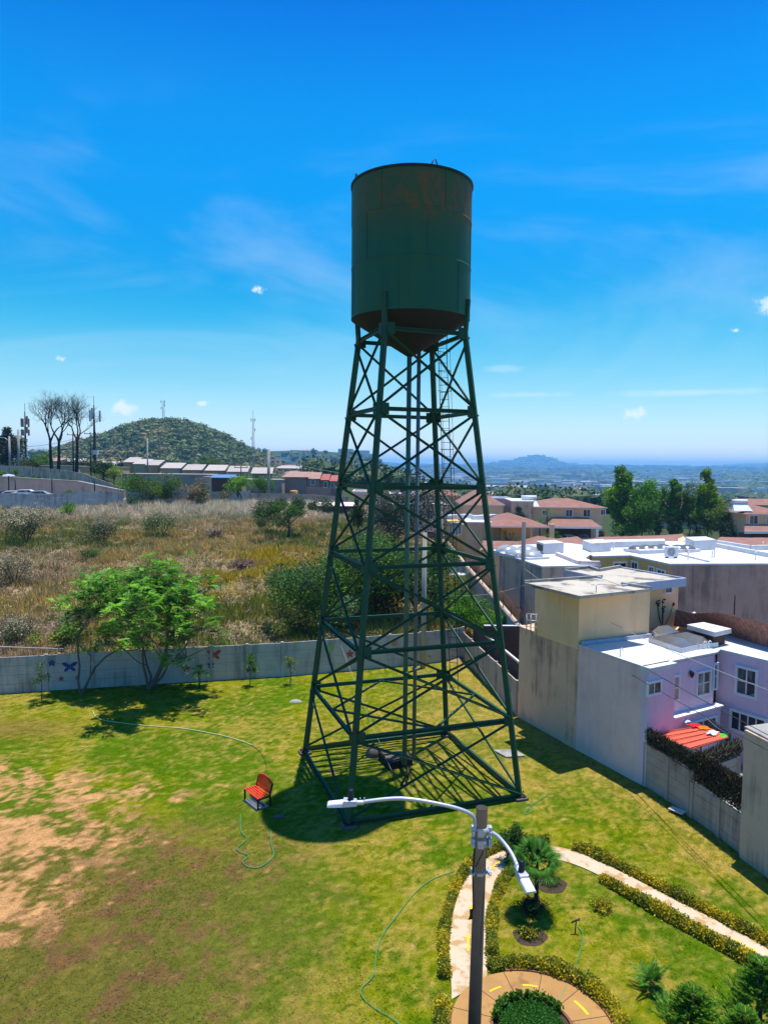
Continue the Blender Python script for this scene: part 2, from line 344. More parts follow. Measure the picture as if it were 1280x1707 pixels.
def fbm(x, y, seed=0, octv=5, scale=1.):
    r = rnd(seed); T = r.random((256, 256)); out = np.zeros_like(np.asarray(x, float)); amp = 1.; tot = 0.; s = scale
    for o in range(octv):
        u = np.asarray(x) * s + 17.3 * o + 1000; v = np.asarray(y) * s + 9.1 * o + 1000
        i = np.floor(u).astype(int); j = np.floor(v).astype(int); fu = u - i; fv = v - j
        fu = fu * fu * (3 - 2 * fu); fv = fv * fv * (3 - 2 * fv)
        g = lambda a, b: T[a % 256, b % 256]
        out += amp * ((g(i, j) * (1 - fu) + g(i + 1, j) * fu) * (1 - fv) + (g(i, j + 1) * (1 - fu) + g(i + 1, j + 1) * fu) * fv)
        tot += amp; amp *= .55; s *= 2.03
    return out / tot
def sstep(a, b, x): t = np.clip((x - a) / (b - a), 0, 1); return t * t * (3 - 2 * t)

# ---------------------------------------------------------------- terrain
def H(x, y):
    x = np.asarray(x, float); y = np.asarray(y, float); r = np.hypot(x, y)
    left = sstep(13, -1, x - .02 * (y - 42))
    f = np.clip((y - 42) / 66, 0, 1) * 5.6 * left + sstep(112, 190, y) * 3.2 * sstep(-6, -30, x)
    f = f + left * sstep(43, 50, y) * sstep(125, 100, y) * (fbm(x, y, 3, 4, .12) - .5) * 1.5
    f = f + 3.4 * sstep(-46, -60, x) * sstep(132.5, 139, y) * sstep(162, 148, y)
    fall = sstep(205, 520, r + .4 * x)
    z = f * (1 - fall) - 22 * fall - 14 * sstep(600, 1400, r)
    z += sstep(500, 900, r) * (fbm(x, y, 5, 4, .0035) - .5) * 22
    z += sstep(1500, 7000, r) * 40 + sstep(3000, 9000, r) * (fbm(x, y, 8, 4, .0009) - .5) * 40
    az = x / np.maximum(y, 1)
    # wooded hill on the left
    hx = (az + .312) / .165; hx = np.where(hx < 0, hx * 1.0, hx * .90); hy = (y - 700) / 130
    prof = np.exp(-np.abs(hx) ** 2.0) * np.exp(-hy ** 2)
    z += sstep(350, 500, r) * prof * 74 * (1 + .14 * (fbm(x, y, 11, 4, .02) - .5))
    z += 78 * np.exp(-((az + .11) / .13) ** 4) * np.exp(-((r - 1500) / 260) ** 2) + 55 * np.exp(-((az + .46) / .06) ** 2) * np.exp(-((r - 1050) / 200) ** 2)
    # distant blue hills
    z += 92 * np.exp(-(np.abs((az - .212) / .036)) ** 1.7) * np.exp(-((r - 8200) / 900) ** 2) + 30 * np.exp(-((az - .19) / .075) ** 2) * np.exp(-((r - 7600) / 700) ** 2)
    z += 105 * np.exp(-((az - .56) / .13) ** 2) * np.exp(-((r - 12500) / 700) ** 2)
    return z
def Hs(x, y): return float(H(np.array([x]), np.array([y]))[0])
def HG(px, py, lo=30., hi=900.):
    """where the sight line through a pixel meets the terrain"""
    r = ray(px, py); d = lo; prev = lo
    while d < hi:
        if CAMH + r.z * d < Hs(r.x * d, r.y * d): break
        prev = d; d *= 1.01
    return Vector((r.x * prev, r.y * prev, Hs(r.x * prev, r.y * prev)))
rr = np.concatenate([[0.5], np.geomspace(5, 30, 14), np.geomspace(32, 220, 120)[0:], np.geomspace(223, 1900, 230), np.geomspace(1920, 13800, 110)])
aa = np.concatenate([np.linspace(-PI, -.75, 16)[:-1], np.linspace(-.75, .75, 460), np.linspace(.75, PI, 16)[1:-1]])
RR, AA = np.meshgrid(rr, aa, indexing='ij'); GX = RR * np.sin(AA); GY = RR * np.cos(AA)
inpark = (GX > -40) & (GX < 14) & (GY < 46); GZ = H(GX, GY) - np.where(inpark, .25, 0)
nr, na = RR.shape; idx = np.arange(nr * na).reshape(nr, na); nx = np.roll(idx, -1, 1)
F = np.stack([idx[:-1], nx[:-1], nx[1:], idx[1:]], -1).reshape(-1, 4)[:, ::-1]
me = bpy.data.meshes.new('ground'); me.from_pydata(np.stack([GX, GY, GZ], -1).reshape(-1, 3).tolist(), [], F.tolist()); me.polygons.foreach_set('use_smooth', [True] * len(F))
def ground_mat():
    m, t = new_mat('ground'); geo = mk(t, 'ShaderNodeNewGeometry').outputs['Position']
    n1 = tnoise(t, geo, .09, 6, .6); n2 = tnoise(t, geo, 1.3, 6, .65)
    dry = ramp(t, n1, [(.3, (.16, .13, .07)), (.45, (.27, .19, .11)), (.55, (.22, .155, .09)), (.68, (.16, .15, .04))])
    dry = mixc(t, .5, dry, ramp(t, n2, [(.3, (.07, .055, .035)), (.7, (.36, .28, .19))]))
    far = ramp(t, tnoise(t, geo, .006, 8, .7), [(.35, (.03, .045, .018)), (.55, (.045, .06, .022)), (.7, (.09, .085, .04))])
    ln = mk(t, 'ShaderNodeVectorMath', {0: geo}, operation='LENGTH').outputs['Value']
    f = mk(t, 'ShaderNodeMapRange', {0: ln, 1: 121., 2: 140.}).outputs[0]
    c = mixc(t, f, dry, far)
    b = mk(t, 'ShaderNodeBump', {'Strength': .6, 'Distance': .1, 'Height': n2})
    p = mk(t, 'ShaderNodeBsdfPrincipled', {'Base Color': c, 'Roughness': .95, 'Specular IOR Level': .1, 'Normal': b.outputs[0]})
    mk(t, 'ShaderNodeOutputMaterial', {0: p.outputs[0]}); return m
tag(link('ground', me, ground_mat()), 'dry weedy hillside and the wooded valley floor reaching the horizon', None, None, 'structure')

# ---------------------------------------------------------------- lawn (colour fields shared by sheet and blades)
WALL = [Vector((-40, 34.2, 0)), Vector((-29, 36.4, 0)), Vector((-20.6, 38.3, 0)), Vector((-13.8, 40.1, 0)), Vector((-5.9, 42.0, 0)), Vector((-1.5, 43.5, 0)), Vector((2.4, 44.9, 0)), Vector((5.2, 46.4, 0))]
RW = [Vector((5.2, 46.4, 0)), Vector((6.85, 35.6, 0)), Vector((8.65, 31.5, 0)), Vector((10.3, 27.95, 0)), Vector((11.15, 25.3, 0)), Vector((11.75, 22.65, 0)), Vector((14.2, 16, 0)), Vector((16.5, 9, 0)), Vector((18, 2, 0))]
BL = [(G(-10, 1400), 4.0, 2.7), (G(-60, 1310), 5, 2.0), (G(-20, 1500), 2.2, 2.2), (G(200, 1325), 2.2, .9)]
def lawn_cols(x, y):
    n = fbm(x, y, 21, 6, .35); n2 = fbm(x, y, 22, 6, 1.6); n3 = fbm(x, y, 23, 5, .12); n4 = fbm(x, y, 29, 4, 6.)
    g1 = np.array([.068, .132, .003]); g2 = np.array([.150, .175, .003]); dryc = np.array([.30, .225, .055]); dirt = np.array([.40, .225, .10]); brn = np.array([.13, .070, .036]); dg = np.array([.050, .095, .012])
    dm = np.zeros_like(x)
    for c, a, b in BL: dm = np.maximum(dm, np.exp(-(((x - c.x) / a) ** 2 + ((y - c.y) / b) ** 2)))
    dmn = sstep(.52, 1.0, dm + (n2 - .5) * 1.1 + (n4 - .5) * 1.7)
    lower = sstep(1, -7, x) * sstep(27, 21, y)          # olive-brown lower left, with vignette darkening put into the colour
    k = sstep(.38, .66, n + (n4 - .5) * .5)[..., None]
    c = g1 * (1 - k) + g2 * k
    k = (sstep(.40, .70, n3 * .45 + n2 * .35 + n * .2 + (n4 - .5) * .5) * .72 + .25 * lower + .35 * sstep(24, 34, y) * sstep(-1, 4, x) + .30 * sstep(-2.2, -.6, x - rx(y)) * sstep(16, 20, y))[..., None]; k = np.clip(k, 0, .9)
    c = c * (1 - k) + dryc * k
    k = (lower * .72)[..., None]; c = c * (1 - k) + np.array([.088, .080, .020]) * k
    k = (sstep(.50, .64, n2 + (n4 - .5) * .4) * lower * .8)[..., None]; c = c * (1 - k) + brn * k
    edge = sstep(.06, .34, dm)
    k = (edge * sstep(.50, .6, n2 + (n4 - .5) * .5) * .7)[..., None]; c = c * (1 - k) + dirt * .85 * k
    band = np.exp(-((y - 33.2) / 1.3) ** 2) * sstep(-12, -17, x); k = (band * .5)[..., None]; c = c * (1 - k) + brn * k
    k = dmn[..., None]; c = c * (1 - k) + dirt * (.8 + .4 * n2[..., None]) * k
    # a worn reddish track along the right wall
    tx = 6.3 + (44 - y) * .15; k = (np.exp(-((x - tx + .6 * (n - .5)) / .22) ** 2) * sstep(30, 33, y) * sstep(43, 41, y) * .8)[..., None]; c = c * (1 - k) + np.array([.35, .17, .09]) * k
    c = c * (.72 + .56 * n4[..., None])
    return c, dmn
def wy(x):      # back wall line
    return np.interp(x, [p.x for p in WALL], [p.y for p in WALL])
def rx(y): return np.interp(-y, [-p.y for p in RW], [p.x for p in RW])
xs = np.arange(-34, 18.01, .14); ys = np.arange(4, 46.6, .14); LX, LY = np.meshgrid(xs, ys, indexing='ij')
LYc = np.minimum(LY, wy(LX) + .05); LXc = np.minimum(LX, rx(LYc) + .1)
lz = (fbm(LX, LY, 40, 3, .5) - .5) * .04 + (fbm(LX, LY, 41, 3, 4.) - .5) * .015
cols, _ = lawn_cols(LXc, LYc); nxx, nyy = LX.shape; idx = np.arange(nxx * nyy).reshape(nxx, nyy)
F = np.stack([idx[:-1, :-1], idx[1:, :-1], idx[1:, 1:], idx[:-1, 1:]], -1).reshape(-1, 4)
keep = ((LX < rx(LY) + .2) & (LY < wy(LX) + .2)).ravel(); F = F[keep[F].all(1) | keep[F].any(1)]
me = bpy.data.meshes.new('lawn'); me.from_pydata(np.stack([LXc, LYc, lz], -1).reshape(-1, 3).tolist(), [], F.tolist()); me.polygons.foreach_set('use_smooth', [True] * len(F))
a = me.attributes.new('col', 'FLOAT_COLOR', 'POINT'); cc = np.ones((nxx * nyy, 4), np.float32); cc[:, :3] = cols.reshape(-1, 3); a.data.foreach_set('color', cc.ravel())
def lawn_mat():
    m, t = new_mat('lawn'); at = mk(t, 'ShaderNodeAttribute', attribute_name='col').outputs['Color']; geo = mk(t, 'ShaderNodeNewGeometry').outputs['Position']
    n = tnoise(t, geo, 22, 6, .75); v = ramp(t, mk(t, 'ShaderNodeMath', {0: n, 1: mk(t, 'ShaderNodeMath', {0: tnoise(t, geo, 6.5, 7, .8), 1: .5}, operation='MULTIPLY').outputs[0]}, operation='MULTIPLY_ADD').outputs[0] if False else mk(t, 'ShaderNodeMath', {0: mk(t, 'ShaderNodeMath', {0: n, 1: tnoise(t, geo, 6.5, 7, .8)}, operation='ADD').outputs[0], 1: .5}, operation='MULTIPLY').outputs[0], [(.36, (.40, .44, .42)), (.5, (.95, .95, .95)), (.64, (1.6, 1.5, 1.35))])
    c = mixc(t, 1., at, v, 'MULTIPLY'); c = mixc(t, ramp(t, tnoise(t, geo, 7, 5, .7), [(.45, (0, 0, 0)), (.75, (.6, .6, .6))]), c, mixc(t, 1., at, (1.55, 1.15, .6), 'MULTIPLY'))
    b = mk(t, 'ShaderNodeBump', {'Strength': .8, 'Distance': .03, 'Height': tnoise(t, geo, 45, 4, .7)})
    p = mk(t, 'ShaderNodeBsdfPrincipled', {'Base Color': c, 'Roughness': 1., 'Specular IOR Level': 0., 'Normal': b.outputs[0]})
    mk(t, 'ShaderNodeOutputMaterial', {0: p.outputs[0]}); return m
tag(link('lawn', me, lawn_mat()), 'sunlit park lawn with bare earth patches', None, None, 'structure')
r = rnd(50); n = 190000     # short blades over the lawn in view
ang = r.uniform(-.56, .52, n); dist = 10 + (r.random(n) ** .75) * 36; bx = dist * np.sin(ang); by = dist * np.cos(ang)
col, dmn = lawn_cols(bx, by); pd = np.hypot(bx - 3.4, by - 15.35)
ok = (bx < rx(by) - .1) & (by < wy(bx) - .1) & (r.random(n) > dmn * .95) & (pd > 1.85); BX, BY, BC = bx[ok], by[ok], col[ok]
PATHPTS = []
# paths ------------------------------------------------------------
def strip(Lp, Rp, n=60, z=.012, th=None):
    def res(P, n):
        P = np.array([(p[0], p[1]) for p in P]); d = np.r_[0, np.cumsum(np.hypot(*np.diff(P, axis=0).T))]; s = np.linspace(0, d[-1], n)
        q = np.stack([np.interp(s, d, P[:, 0]), np.interp(s, d, P[:, 1])], -1)
        for _ in range(6): q[1:-1] = (q[:-2] + 2 * q[1:-1] + q[2:]) / 4
        return q
    return res(Lp, n), res(Rp, n)
P1L = [(1.70, 16.2), (1.76, 16.85), (1.76, 17.5), (1.83, 18.44), (2.03, 19.5), (2.4, 20.8), (2.92, 21.84), (3.75, 22.75), (4.7, 23.2), (5.71, 23.18), (6.27, 22.93), (6.83, 22.4), (7.97, 20.98), (9.77, 18.66), (11.5, 16.1), (13, 13.8)]
P1R = [(2.62, 16.9), (2.70, 17.4), (2.75, 17.93), (2.85, 18.8), (3.07, 19.87), (3.48, 20.98), (3.9, 21.75), (4.35, 22.3), (4.95, 22.6), (5.55, 22.4), (6.15, 22.05), (6.6, 21.6), (7.3, 20.6), (9.15, 18.12), (10.9, 15.6), (12.4, 13.2)]
A_, B_ = strip(P1L, P1R, 90); ncen = (A_ + B_) / 2
def near_path(x, y, w_=.46):
    d = np.full(x.shape, 99.)
    for p in ncen: d = np.minimum(d, np.hypot(x - p[0], y - p[1]))
    return d < w_
ok = ~near_path(BX, BY); BX, BY, BC = BX[ok], BY[ok], BC[ok]; n = len(BX)
hgt = r.uniform(.012, .034, n); th = r.uniform(0, 2 * PI, n); lean = r.normal(0, .045, (n, 2)); wv = np.stack([np.cos(th), np.sin(th)], -1) * r.uniform(.008, .018, n)[:, None]
V = np.zeros((n, 3, 3)); V[:, 0, 0] = BX - wv[:, 0]; V[:, 0, 1] = BY - wv[:, 1]; V[:, 1, 0] = BX + wv[:, 0]; V[:, 1, 1] = BY + wv[:, 1]; V[:, 2, 0] = BX + lean[:, 0]; V[:, 2, 1] = BY + lean[:, 1]; V[:, 2, 2] = hgt
tag(quads('grass_blades', V, BC * r.uniform(.75, 1.5, (n, 1)) * np.where(r.random((n, 1)) < .25, np.array([[1.5, 1.15, .6]]), np.array([[1., 1., 1.]])), M['grassleaf']), 'short mown grass blades covering the park lawn', None, None, 'stuff')
mb = MB(); k = len(A_)
mb.add([(p[0], p[1], .028) for p in A_] + [(p[0], p[1], .028) for p in B_] + [(p[0], p[1], -.1) for p in A_] + [(p[0], p[1], -.1) for p in B_],
       [(i, i + 1, k + i + 1, k + i)[::-1] for i in range(k - 1)] + [(2 * k + i, 2 * k + i + 1, i + 1, i) for i in range(k - 1)] + [(k + i, k + i + 1, 3 * k + i + 1, 3 * k + i) for i in range(k - 1)])
tag(mb.build('path', M['path']), 'winding pale concrete garden path with yellow arrows', None, None, 'structure')
RC = Vector((3.42, 15.36, 0)); RO, RI = 1.80, .93
mb = MB(); n = 72
ringv = [(RC.x + rad * math.cos(2 * PI * i / n), RC.y + rad * math.sin(2 * PI * i / n), z) for rad, z in ((RO, -.1), (RO, .036), (RI, .036), (RI, -.1)) for i in range(n)]
mb.add(ringv, [(j * n + i, j * n + (i + 1) % n, (j + 1) * n + (i + 1) % n, (j + 1) * n + i) for j in range(3) for i in range(n)])
tag(mb.build('circular_path', M['ring_path']), 'ochre ring of paving around the round flower bed', None, None, 'structure')
mb = MB()
for i in range(n):
    for rad in (RO + .035, RI - .035):
        a0, a1 = 2 * PI * i / n, 2 * PI * (i + 1) / n - .006
        if rad > RO and 95 < math.degrees(a0) % 360 < 158: continue
        mb.beam((RC.x + rad * math.cos(a0), RC.y + rad * math.sin(a0), .03), (RC.x + rad * math.cos(a1), RC.y + rad * math.sin(a1), .03), .06, .075)
tag(mb.build('kerb', M['kerb']), 'dark brick edging round the circular path', None, None, 'structure')
mb = MB()                    # cut joints and painted arrows
for i in range(12):
    a0 = 2 * PI * i / 12 + .2; mb.beam((RC.x + RI * math.cos(a0), RC.y + RI * math.sin(a0), .036), (RC.x + RO * math.cos(a0), RC.y + RO * math.sin(a0), .036), .015, .006)
tag(mb.build('paving_joints', M['soil']), 'thin joints cut across the ring paving', None, None, 'structure')
mb = MB()
def arc(rad, a0, a1, w_):
    q = 8; vs = [(RC.x + (rad + s * w_ / 2) * math.cos(a0 + (a1 - a0) * i / q), RC.y + (rad + s * w_ / 2) * math.sin(a0 + (a1 - a0) * i / q), .041) for i in range(q + 1) for s in (-1, 1)]
    mb.add(vs, [(2 * i, 2 * i + 1, 2 * i + 3, 2 * i + 2) for i in range(q)])
arc(1.32, 1.28, 1.55, .06); arc(1.40, .28, .62, .07); arc(1.35, 1.95, 2.2, .05); arc(1.35, 2.6, 2.75, .05); arc(1.4, -.4, -.1, .06)
for i in (6, 12, 17, 24, 62, 70, 78):
    p, q = Vector((*ncen[i], .034)), Vector((*ncen[min(i + 3, 89)], .034)); mb.beam(p, p.lerp(q, .8), .055, .004)
    s = (q - p).normalized(); t_ = Vector((-s.y, s.x, 0)); e = p.lerp(q, .8)
    mb.add([e + t_ * .09, e - t_ * .09, e + s * .16], [(0, 1, 2)])
tag(mb.build('path_markings', M['yellow_mark']), 'yellow painted arrows and dashes along the path', None, None, 'structure')

# ================================================================ water tower
TC = Vector((.95, 28.6, 0)); YAW = -2.02; RB, RT, ZT = 4.74, 2.26, 17.46
ZR = [.16, 3.0, 5.92, 8.88, 11.7, 14.54, 17.46]
def leg_pt(k, z): s = RB + (RT - RB) * z / ZT; a = YAW + k * PI / 2; return Vector((TC.x + s * math.cos(a), TC.y + s * math.sin(a), z))
tw = empty('water_tower', TC, 0, 'tall dark green steel water tower with a rust-stained cylindrical tank on four braced legs', 'water tower')
SG = M['steel_green']
def tpart(mb, name, m=SG, parent=tw, bevel=0.): return mb.build(name, m, parent) if False else _tp(mb, name, m, parent, bevel)
def _tp(mb, name, m, parent, bevel):
    mb.v = [(x - TC.x, y - TC.y, z) for x, y, z in mb.v]; return mb.build(name, m, parent, bevel=bevel)
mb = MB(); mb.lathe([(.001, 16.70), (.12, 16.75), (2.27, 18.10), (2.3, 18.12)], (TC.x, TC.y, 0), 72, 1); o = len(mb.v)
mb.lathe([(2.3, 18.12), (2.3, 18.16), (2.3, 19.93), (2.3, 19.97), (2.316, 19.985), (2.316, 20.015), (2.3, 20.03), (2.3, 20.07), (2.3, 21.63), (2.3, 21.67), (2.316, 21.685), (2.316, 21.715), (2.3, 21.73), (2.3, 21.77), (2.3, 23.07), (2.3, 23.12)], (TC.x, TC.y, 0), 96, 0)
mb.lathe([(2.3, 23.14), (1.2, 23.34), (.001, 23.42)], (TC.x, TC.y, 0), 72, 0)
for zz0, zz1, offa in ((18.2, 19.96, .3), (20.04, 21.66, .75), (21.74, 23.06, 0)):
    for q_ in range(6): a = offa + q_ * PI / 3; mb.beam((TC.x + 2.3 * math.cos(a), TC.y + 2.3 * math.sin(a), zz0), (TC.x + 2.3 * math.cos(a), TC.y + 2.3 * math.sin(a), zz1), .03, .03, 0, (math.cos(a), math.sin(a), 0))
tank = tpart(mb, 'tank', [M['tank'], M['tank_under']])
mb = MB(); mb.lathe([(2.3, 23.08), (2.35, 23.085), (2.35, 23.16), (2.28, 23.16)], (TC.x, TC.y, 0), 96, 0, False); tpart(mb, 'rim', M['dark_metal'], tank)
for a in (-2.75, -1.25, .4, 2.0):
    mb = MB(); c = Vector((TC.x + 2.28 * math.cos(a), TC.y + 2.28 * math.sin(a), 23.15)); t_ = Vector((-math.sin(a), math.cos(a), 0))
    mb.tube([c - t_ * .12, c - t_ * .03 + Vector((0, 0, .2)), c + t_ * .03 + Vector((0, 0, .2)), c + t_ * .12], .022, 6); tpart(mb, 'lifting_lug', M['dark_metal'], tank)
for k in range(4):
    mb = MB(); a = YAW + k * PI / 2; mb.beam(leg_pt(k, .12), leg_pt(k, 17.5), .185, .185, 0, (math.cos(a), math.sin(a), 0))
    q = leg_pt(k, 17.42); mb.beam(q, (TC.x + 2.36 * math.cos(a), TC.y + 2.36 * math.sin(a), 18.75), .20, .14, 0, (math.cos(a), math.sin(a), 0))
    tpart(mb, 'leg', SG, tw, .012)
    mb = MB(); b = leg_pt(k, 0); mb.box((b.x, b.y, .03), (.50, .50, .16), YAW + PI / 4); tpart(mb, 'footing', M['grey_bark'], tw, .02)
    mb = MB(); mb.box((b.x, b.y, .13), (.36, .36, .04), YAW + PI / 4)
    for i in (-1, 1):
        for j in (-1, 1): mb.tube([(b.x + i * .15, b.y + j * .15, .18), (b.x + i * .15, b.y + j * .15, .26)], .018, 6)
    tpart(mb, 'base_plate', M['dark_metal'])
for i, z in enumerate(ZR):
    for k in range(4):
        p, q = leg_pt(k, z), leg_pt(k + 1, z); d = (q - p).normalized(); nrm = Vector((d.y, -d.x, 0))
        mb = MB(); hh = .15 if i else .16
        mb.beam(p + nrm * .02, q + nrm * .02, .03, hh); mb.beam(p + nrm * .06 - Vector((0, 0, hh / 2 - .012)), q + nrm * .06 - Vector((0, 0, hh / 2 - .012)), .10, .022)
        mb.beam(p + nrm * .06 + Vector((0, 0, hh / 2 - .012)), q + nrm * .06 + Vector((0, 0, hh / 2 - .012)), .10, .022)
        tpart(mb, 'ring_beam')
        if i:
            for e, sgn in ((p, 1), (q, -1)):       # gusset plates
                mb = MB(); c = e + d * sgn * .19 + nrm * .115; mb.beam(c - Vector((0, 0, .21)), c + Vector((0, 0, .21)), .30, .016, 0, nrm)
                for u in (-.09, 0, .09):
                    for v in (-.14, -.05, .05, .14): pt = c + d * u + Vector((0, 0, v)) + nrm * .008; mb.beam(pt, pt + nrm * .014, .025, .025)
                tpart(mb, 'gusset_plate')
for i in range(6):
    for k in range(4):
        for s in (0, 1):
            p, q = (leg_pt(k, ZR[i] + .1), leg_pt(k + 1, ZR[i + 1] - .1)) if s == 0 else (leg_pt(k + 1, ZR[i] + .1), leg_pt(k, ZR[i + 1] - .1))
            d = (q - p).normalized(); fd = (leg_pt(k + 1, 0) - leg_pt(k, 0)).normalized(); nrm = Vector((fd.y, -fd.x, 0)); o_ = nrm * (.02 + .09 * s)
            mb = MB(); mb.beam(p + o_, q + o_, .10, .010, 0, nrm); mb.beam(p + o_ + nrm * .04, q + o_ + nrm * .04, .010, .08, 0, nrm)
            tpart(mb, 'cross_brace')
for z in (3.0,):                        # plan bracing inside the lowest ring
    mids = [(leg_pt(k, z) + leg_pt(k + 1, z)) / 2 for k in range(4)]
    for k in range(4):
        mb = MB(); mb.beam(mids[k], mids[(k + 1) % 4], .07, .07); tpart(mb, 'plan_brace')
for nm, off, r_, m_, z1 in (('outlet_pipe', (-.02, 0), .095, M['steel_olive'], 16.9), ('overflow_pipe', (.38, .55), .08, M['steel_grey'], 17.6)):
    mb = MB(); x, y = TC.x + off[0], TC.y + off[1]; mb.tube([(x, y, .45), (x, y, z1)], r_, 14)
    for z in (4.2, 8.4, 12.2): mb.tube([(x, y, z - .06), (x, y, z + .06)], r_ + .035, 14)
    tpart(mb, nm, m_)
lk = 2; a = YAW + lk * PI / 2; out = Vector((math.cos(a), math.sin(a), 0)); side = Vector((math.sin(a), -math.cos(a), 0))
mb = MB(); f0 = lambda z: leg_pt(lk, z) + side * .42 + out * .12
for s in (-.19, .19): mb.tube([f0(2.3) + side * s, f0(17.5) + side * s, f0(17.5) + side * s + Vector((0, 0, 5.9)) + out * .25], .018, 6)
for i in range(70):
    z = 2.4 + i * .3
    c = f0(z) if z < 17.5 else f0(17.5) + Vector((0, 0, z - 17.5)) + out * .25 * (z - 17.5) / 5.9
    mb.tube([c - side * .19, c + side * .19], .012, 6)
lad = tpart(mb, 'ladder', M['dark_metal'])
mb = MB()
for i in range(18):
    z = 4.2 + i * .82
    c = f0(z) if z < 17.5 else f0(17.5) + Vector((0, 0, z - 17.5)) + out * .2
    mb.tube([c + side * .22 * math.cos(t) * 1.2 + out * (.1 + .42 * math.sin(t)) for t in [PI * q / 8 - .25 * (1 - q / 4) for q in range(9)]], .014, 5)
for t in (.5, PI / 2, PI - .5):
    mb.tube([f0(4.2) + side * .25 * math.cos(t) + out * (.1 + .42 * math.sin(t)), f0(17.4) + side * .25 * math.cos(t) + out * (.1 + .42 * math.sin(t))], .010, 5)
tpart(mb, 'safety_cage', M['dark_metal'], lad)

# well head and concrete slab under the tank
mb = MB(); c = G(660, 1273); mb.prism([(c.x - .75, c.y + .45), (c.x + .55, c.y + .6), (c.x + .7, c.y - .15), (c.x - .3, c.y - .7)], -.1, .32)
pt = empty('valve_chamber', c, 0, 'low dark concrete valve chamber under the tower with a pale lid', 'valve chamber')
def child(mb, name, m, root, bevel=0.):
    mw = Matrix.Translation(root.location) @ Matrix.Rotation(root.rotation_euler.z, 4, 'Z'); mi = mw.inverted()
    mb.v = [tuple(mi @ Vector(v)) for v in mb.v]; return mb.build(name, m, root, bevel=bevel)
child(mb, 'chamber_body', M['dark_bark'], pt, .03)
mb = MB(); mb.prism([(c.x - .68, c.y + .38), (c.x + .48, c.y + .5), (c.x + .55, c.y - .1), (c.x - .25, c.y - .6)], .32, .38); child(mb, 'lid', M['grey_bark'], pt, .02)
mb = MB(); x = TC.x - .02; mb.tube([(x, TC.y, .5), (x, TC.y, .38), (c.x + .2, c.y, .36)], .1, 10); mb.tube([(TC.x + .1, TC.y - .5, .0), (TC.x + .1, TC.y - .5, .55), (TC.x + .1, TC.y - 1.0, .55), (TC.x - .2, TC.y - 1.2, .05)], .05, 8)
child(mb, 'valve_pipe', M['dark_metal'], pt)
c = G(622, 1260); mb = MB(); mb.lathe([(.30, -.05), (.32, .15), (.26, .34), (.12, .42), (.001, .43)], tuple(c), 12)
pt = empty('pump_cover', c, 0, 'small rounded grey well head cover beside the valve chamber', 'pump'); child(mb, 'cover', M['grey_bark'], pt)
mb = MB(); mb.tube([(c.x - .22, c.y, .3), (c.x - .1, c.y - .05, .52), (c.x + .15, c.y - .1, .5), (c.x + .3, c.y - .2, .2)], .025, 6); mb.tube([(c.x, c.y, .4), (c.x, c.y, .6)], .05, 8); child(mb, 'fitting', M['dark_metal'], pt)
c = G(848, 1258); mb = MB(); mb.prism([(c.x - .62, c.y + .35), (c.x + .3, c.y + .45), (c.x + .65, c.y - .25), (c.x - .2, c.y - .4)], -.05, .07)
tag(mb.build('access_slab', M['concrete'], loc=c, bevel=.01), 'flat square concrete slab in the grass right of the tower', 'manhole slab')
c = G(493, 1170); mb = MB(); mb.lathe([(.26, 0), (.23, .06), (.12, .11), (.001, .12)], (0, 0, 0), 9); mb.v = [(x * 1.3 * (1 + .15 * math.sin(5 * y * 9)), y * .8, z) for x, y, z in mb.v]; o = mb.build('rock', M['concrete']); o.location = c
tag(o, 'pale flat rock on the grass left of the tower', 'rock')
c = G(465, 1363); mb = MB(); mb.box((0, 0, .03), (.34, .22, .08), .2); mb.box((0, 0, .075), (.28, .17, .012), .2); o = mb.build('meter_box', M['grey_bark'], bevel=.01); o.location = c
tag(o, 'small grey ground box in the shadow by the red bench', 'utility box')

# ================================================================ street lamp
LP = Vector((1.41, 10.5, 0)); PT = D(803, 1346, 10.5)
lamp = empty('street_lamp', LP, 0, 'round weathered pole with two curved arms carrying pale LED street lights', 'street lamp')
mb = MB(); mb.tube([LP + Vector((-.02, 0, -.3)), Vector((PT.x, PT.y, PT.z))], [.118, .086], 20); child(mb, 'pole', M['pole'], lamp)
for dz, tall in ((.34, .10), (.52, .10), (.98, .035)):
    mb = MB(); z = PT.z - dz; x = PT.x - .002
    mb.tube([(x, PT.y, z - tall / 2), (x, PT.y, z + tall / 2)], .104, 20)
    for s in (-1, 1):
        mb.box((x + s * .125, PT.y - .03, z), (.05, .10, tall * 1.3)); mb.tube([(x + s * .13, PT.y - .12, z), (x + s * .13, PT.y + .10, z)], .012, 6)
    mb.box((x - .02, PT.y - .105, z), (.09, .03, tall * 1.2)); child(mb, 'clamp', M['lamp_metal'], lamp)
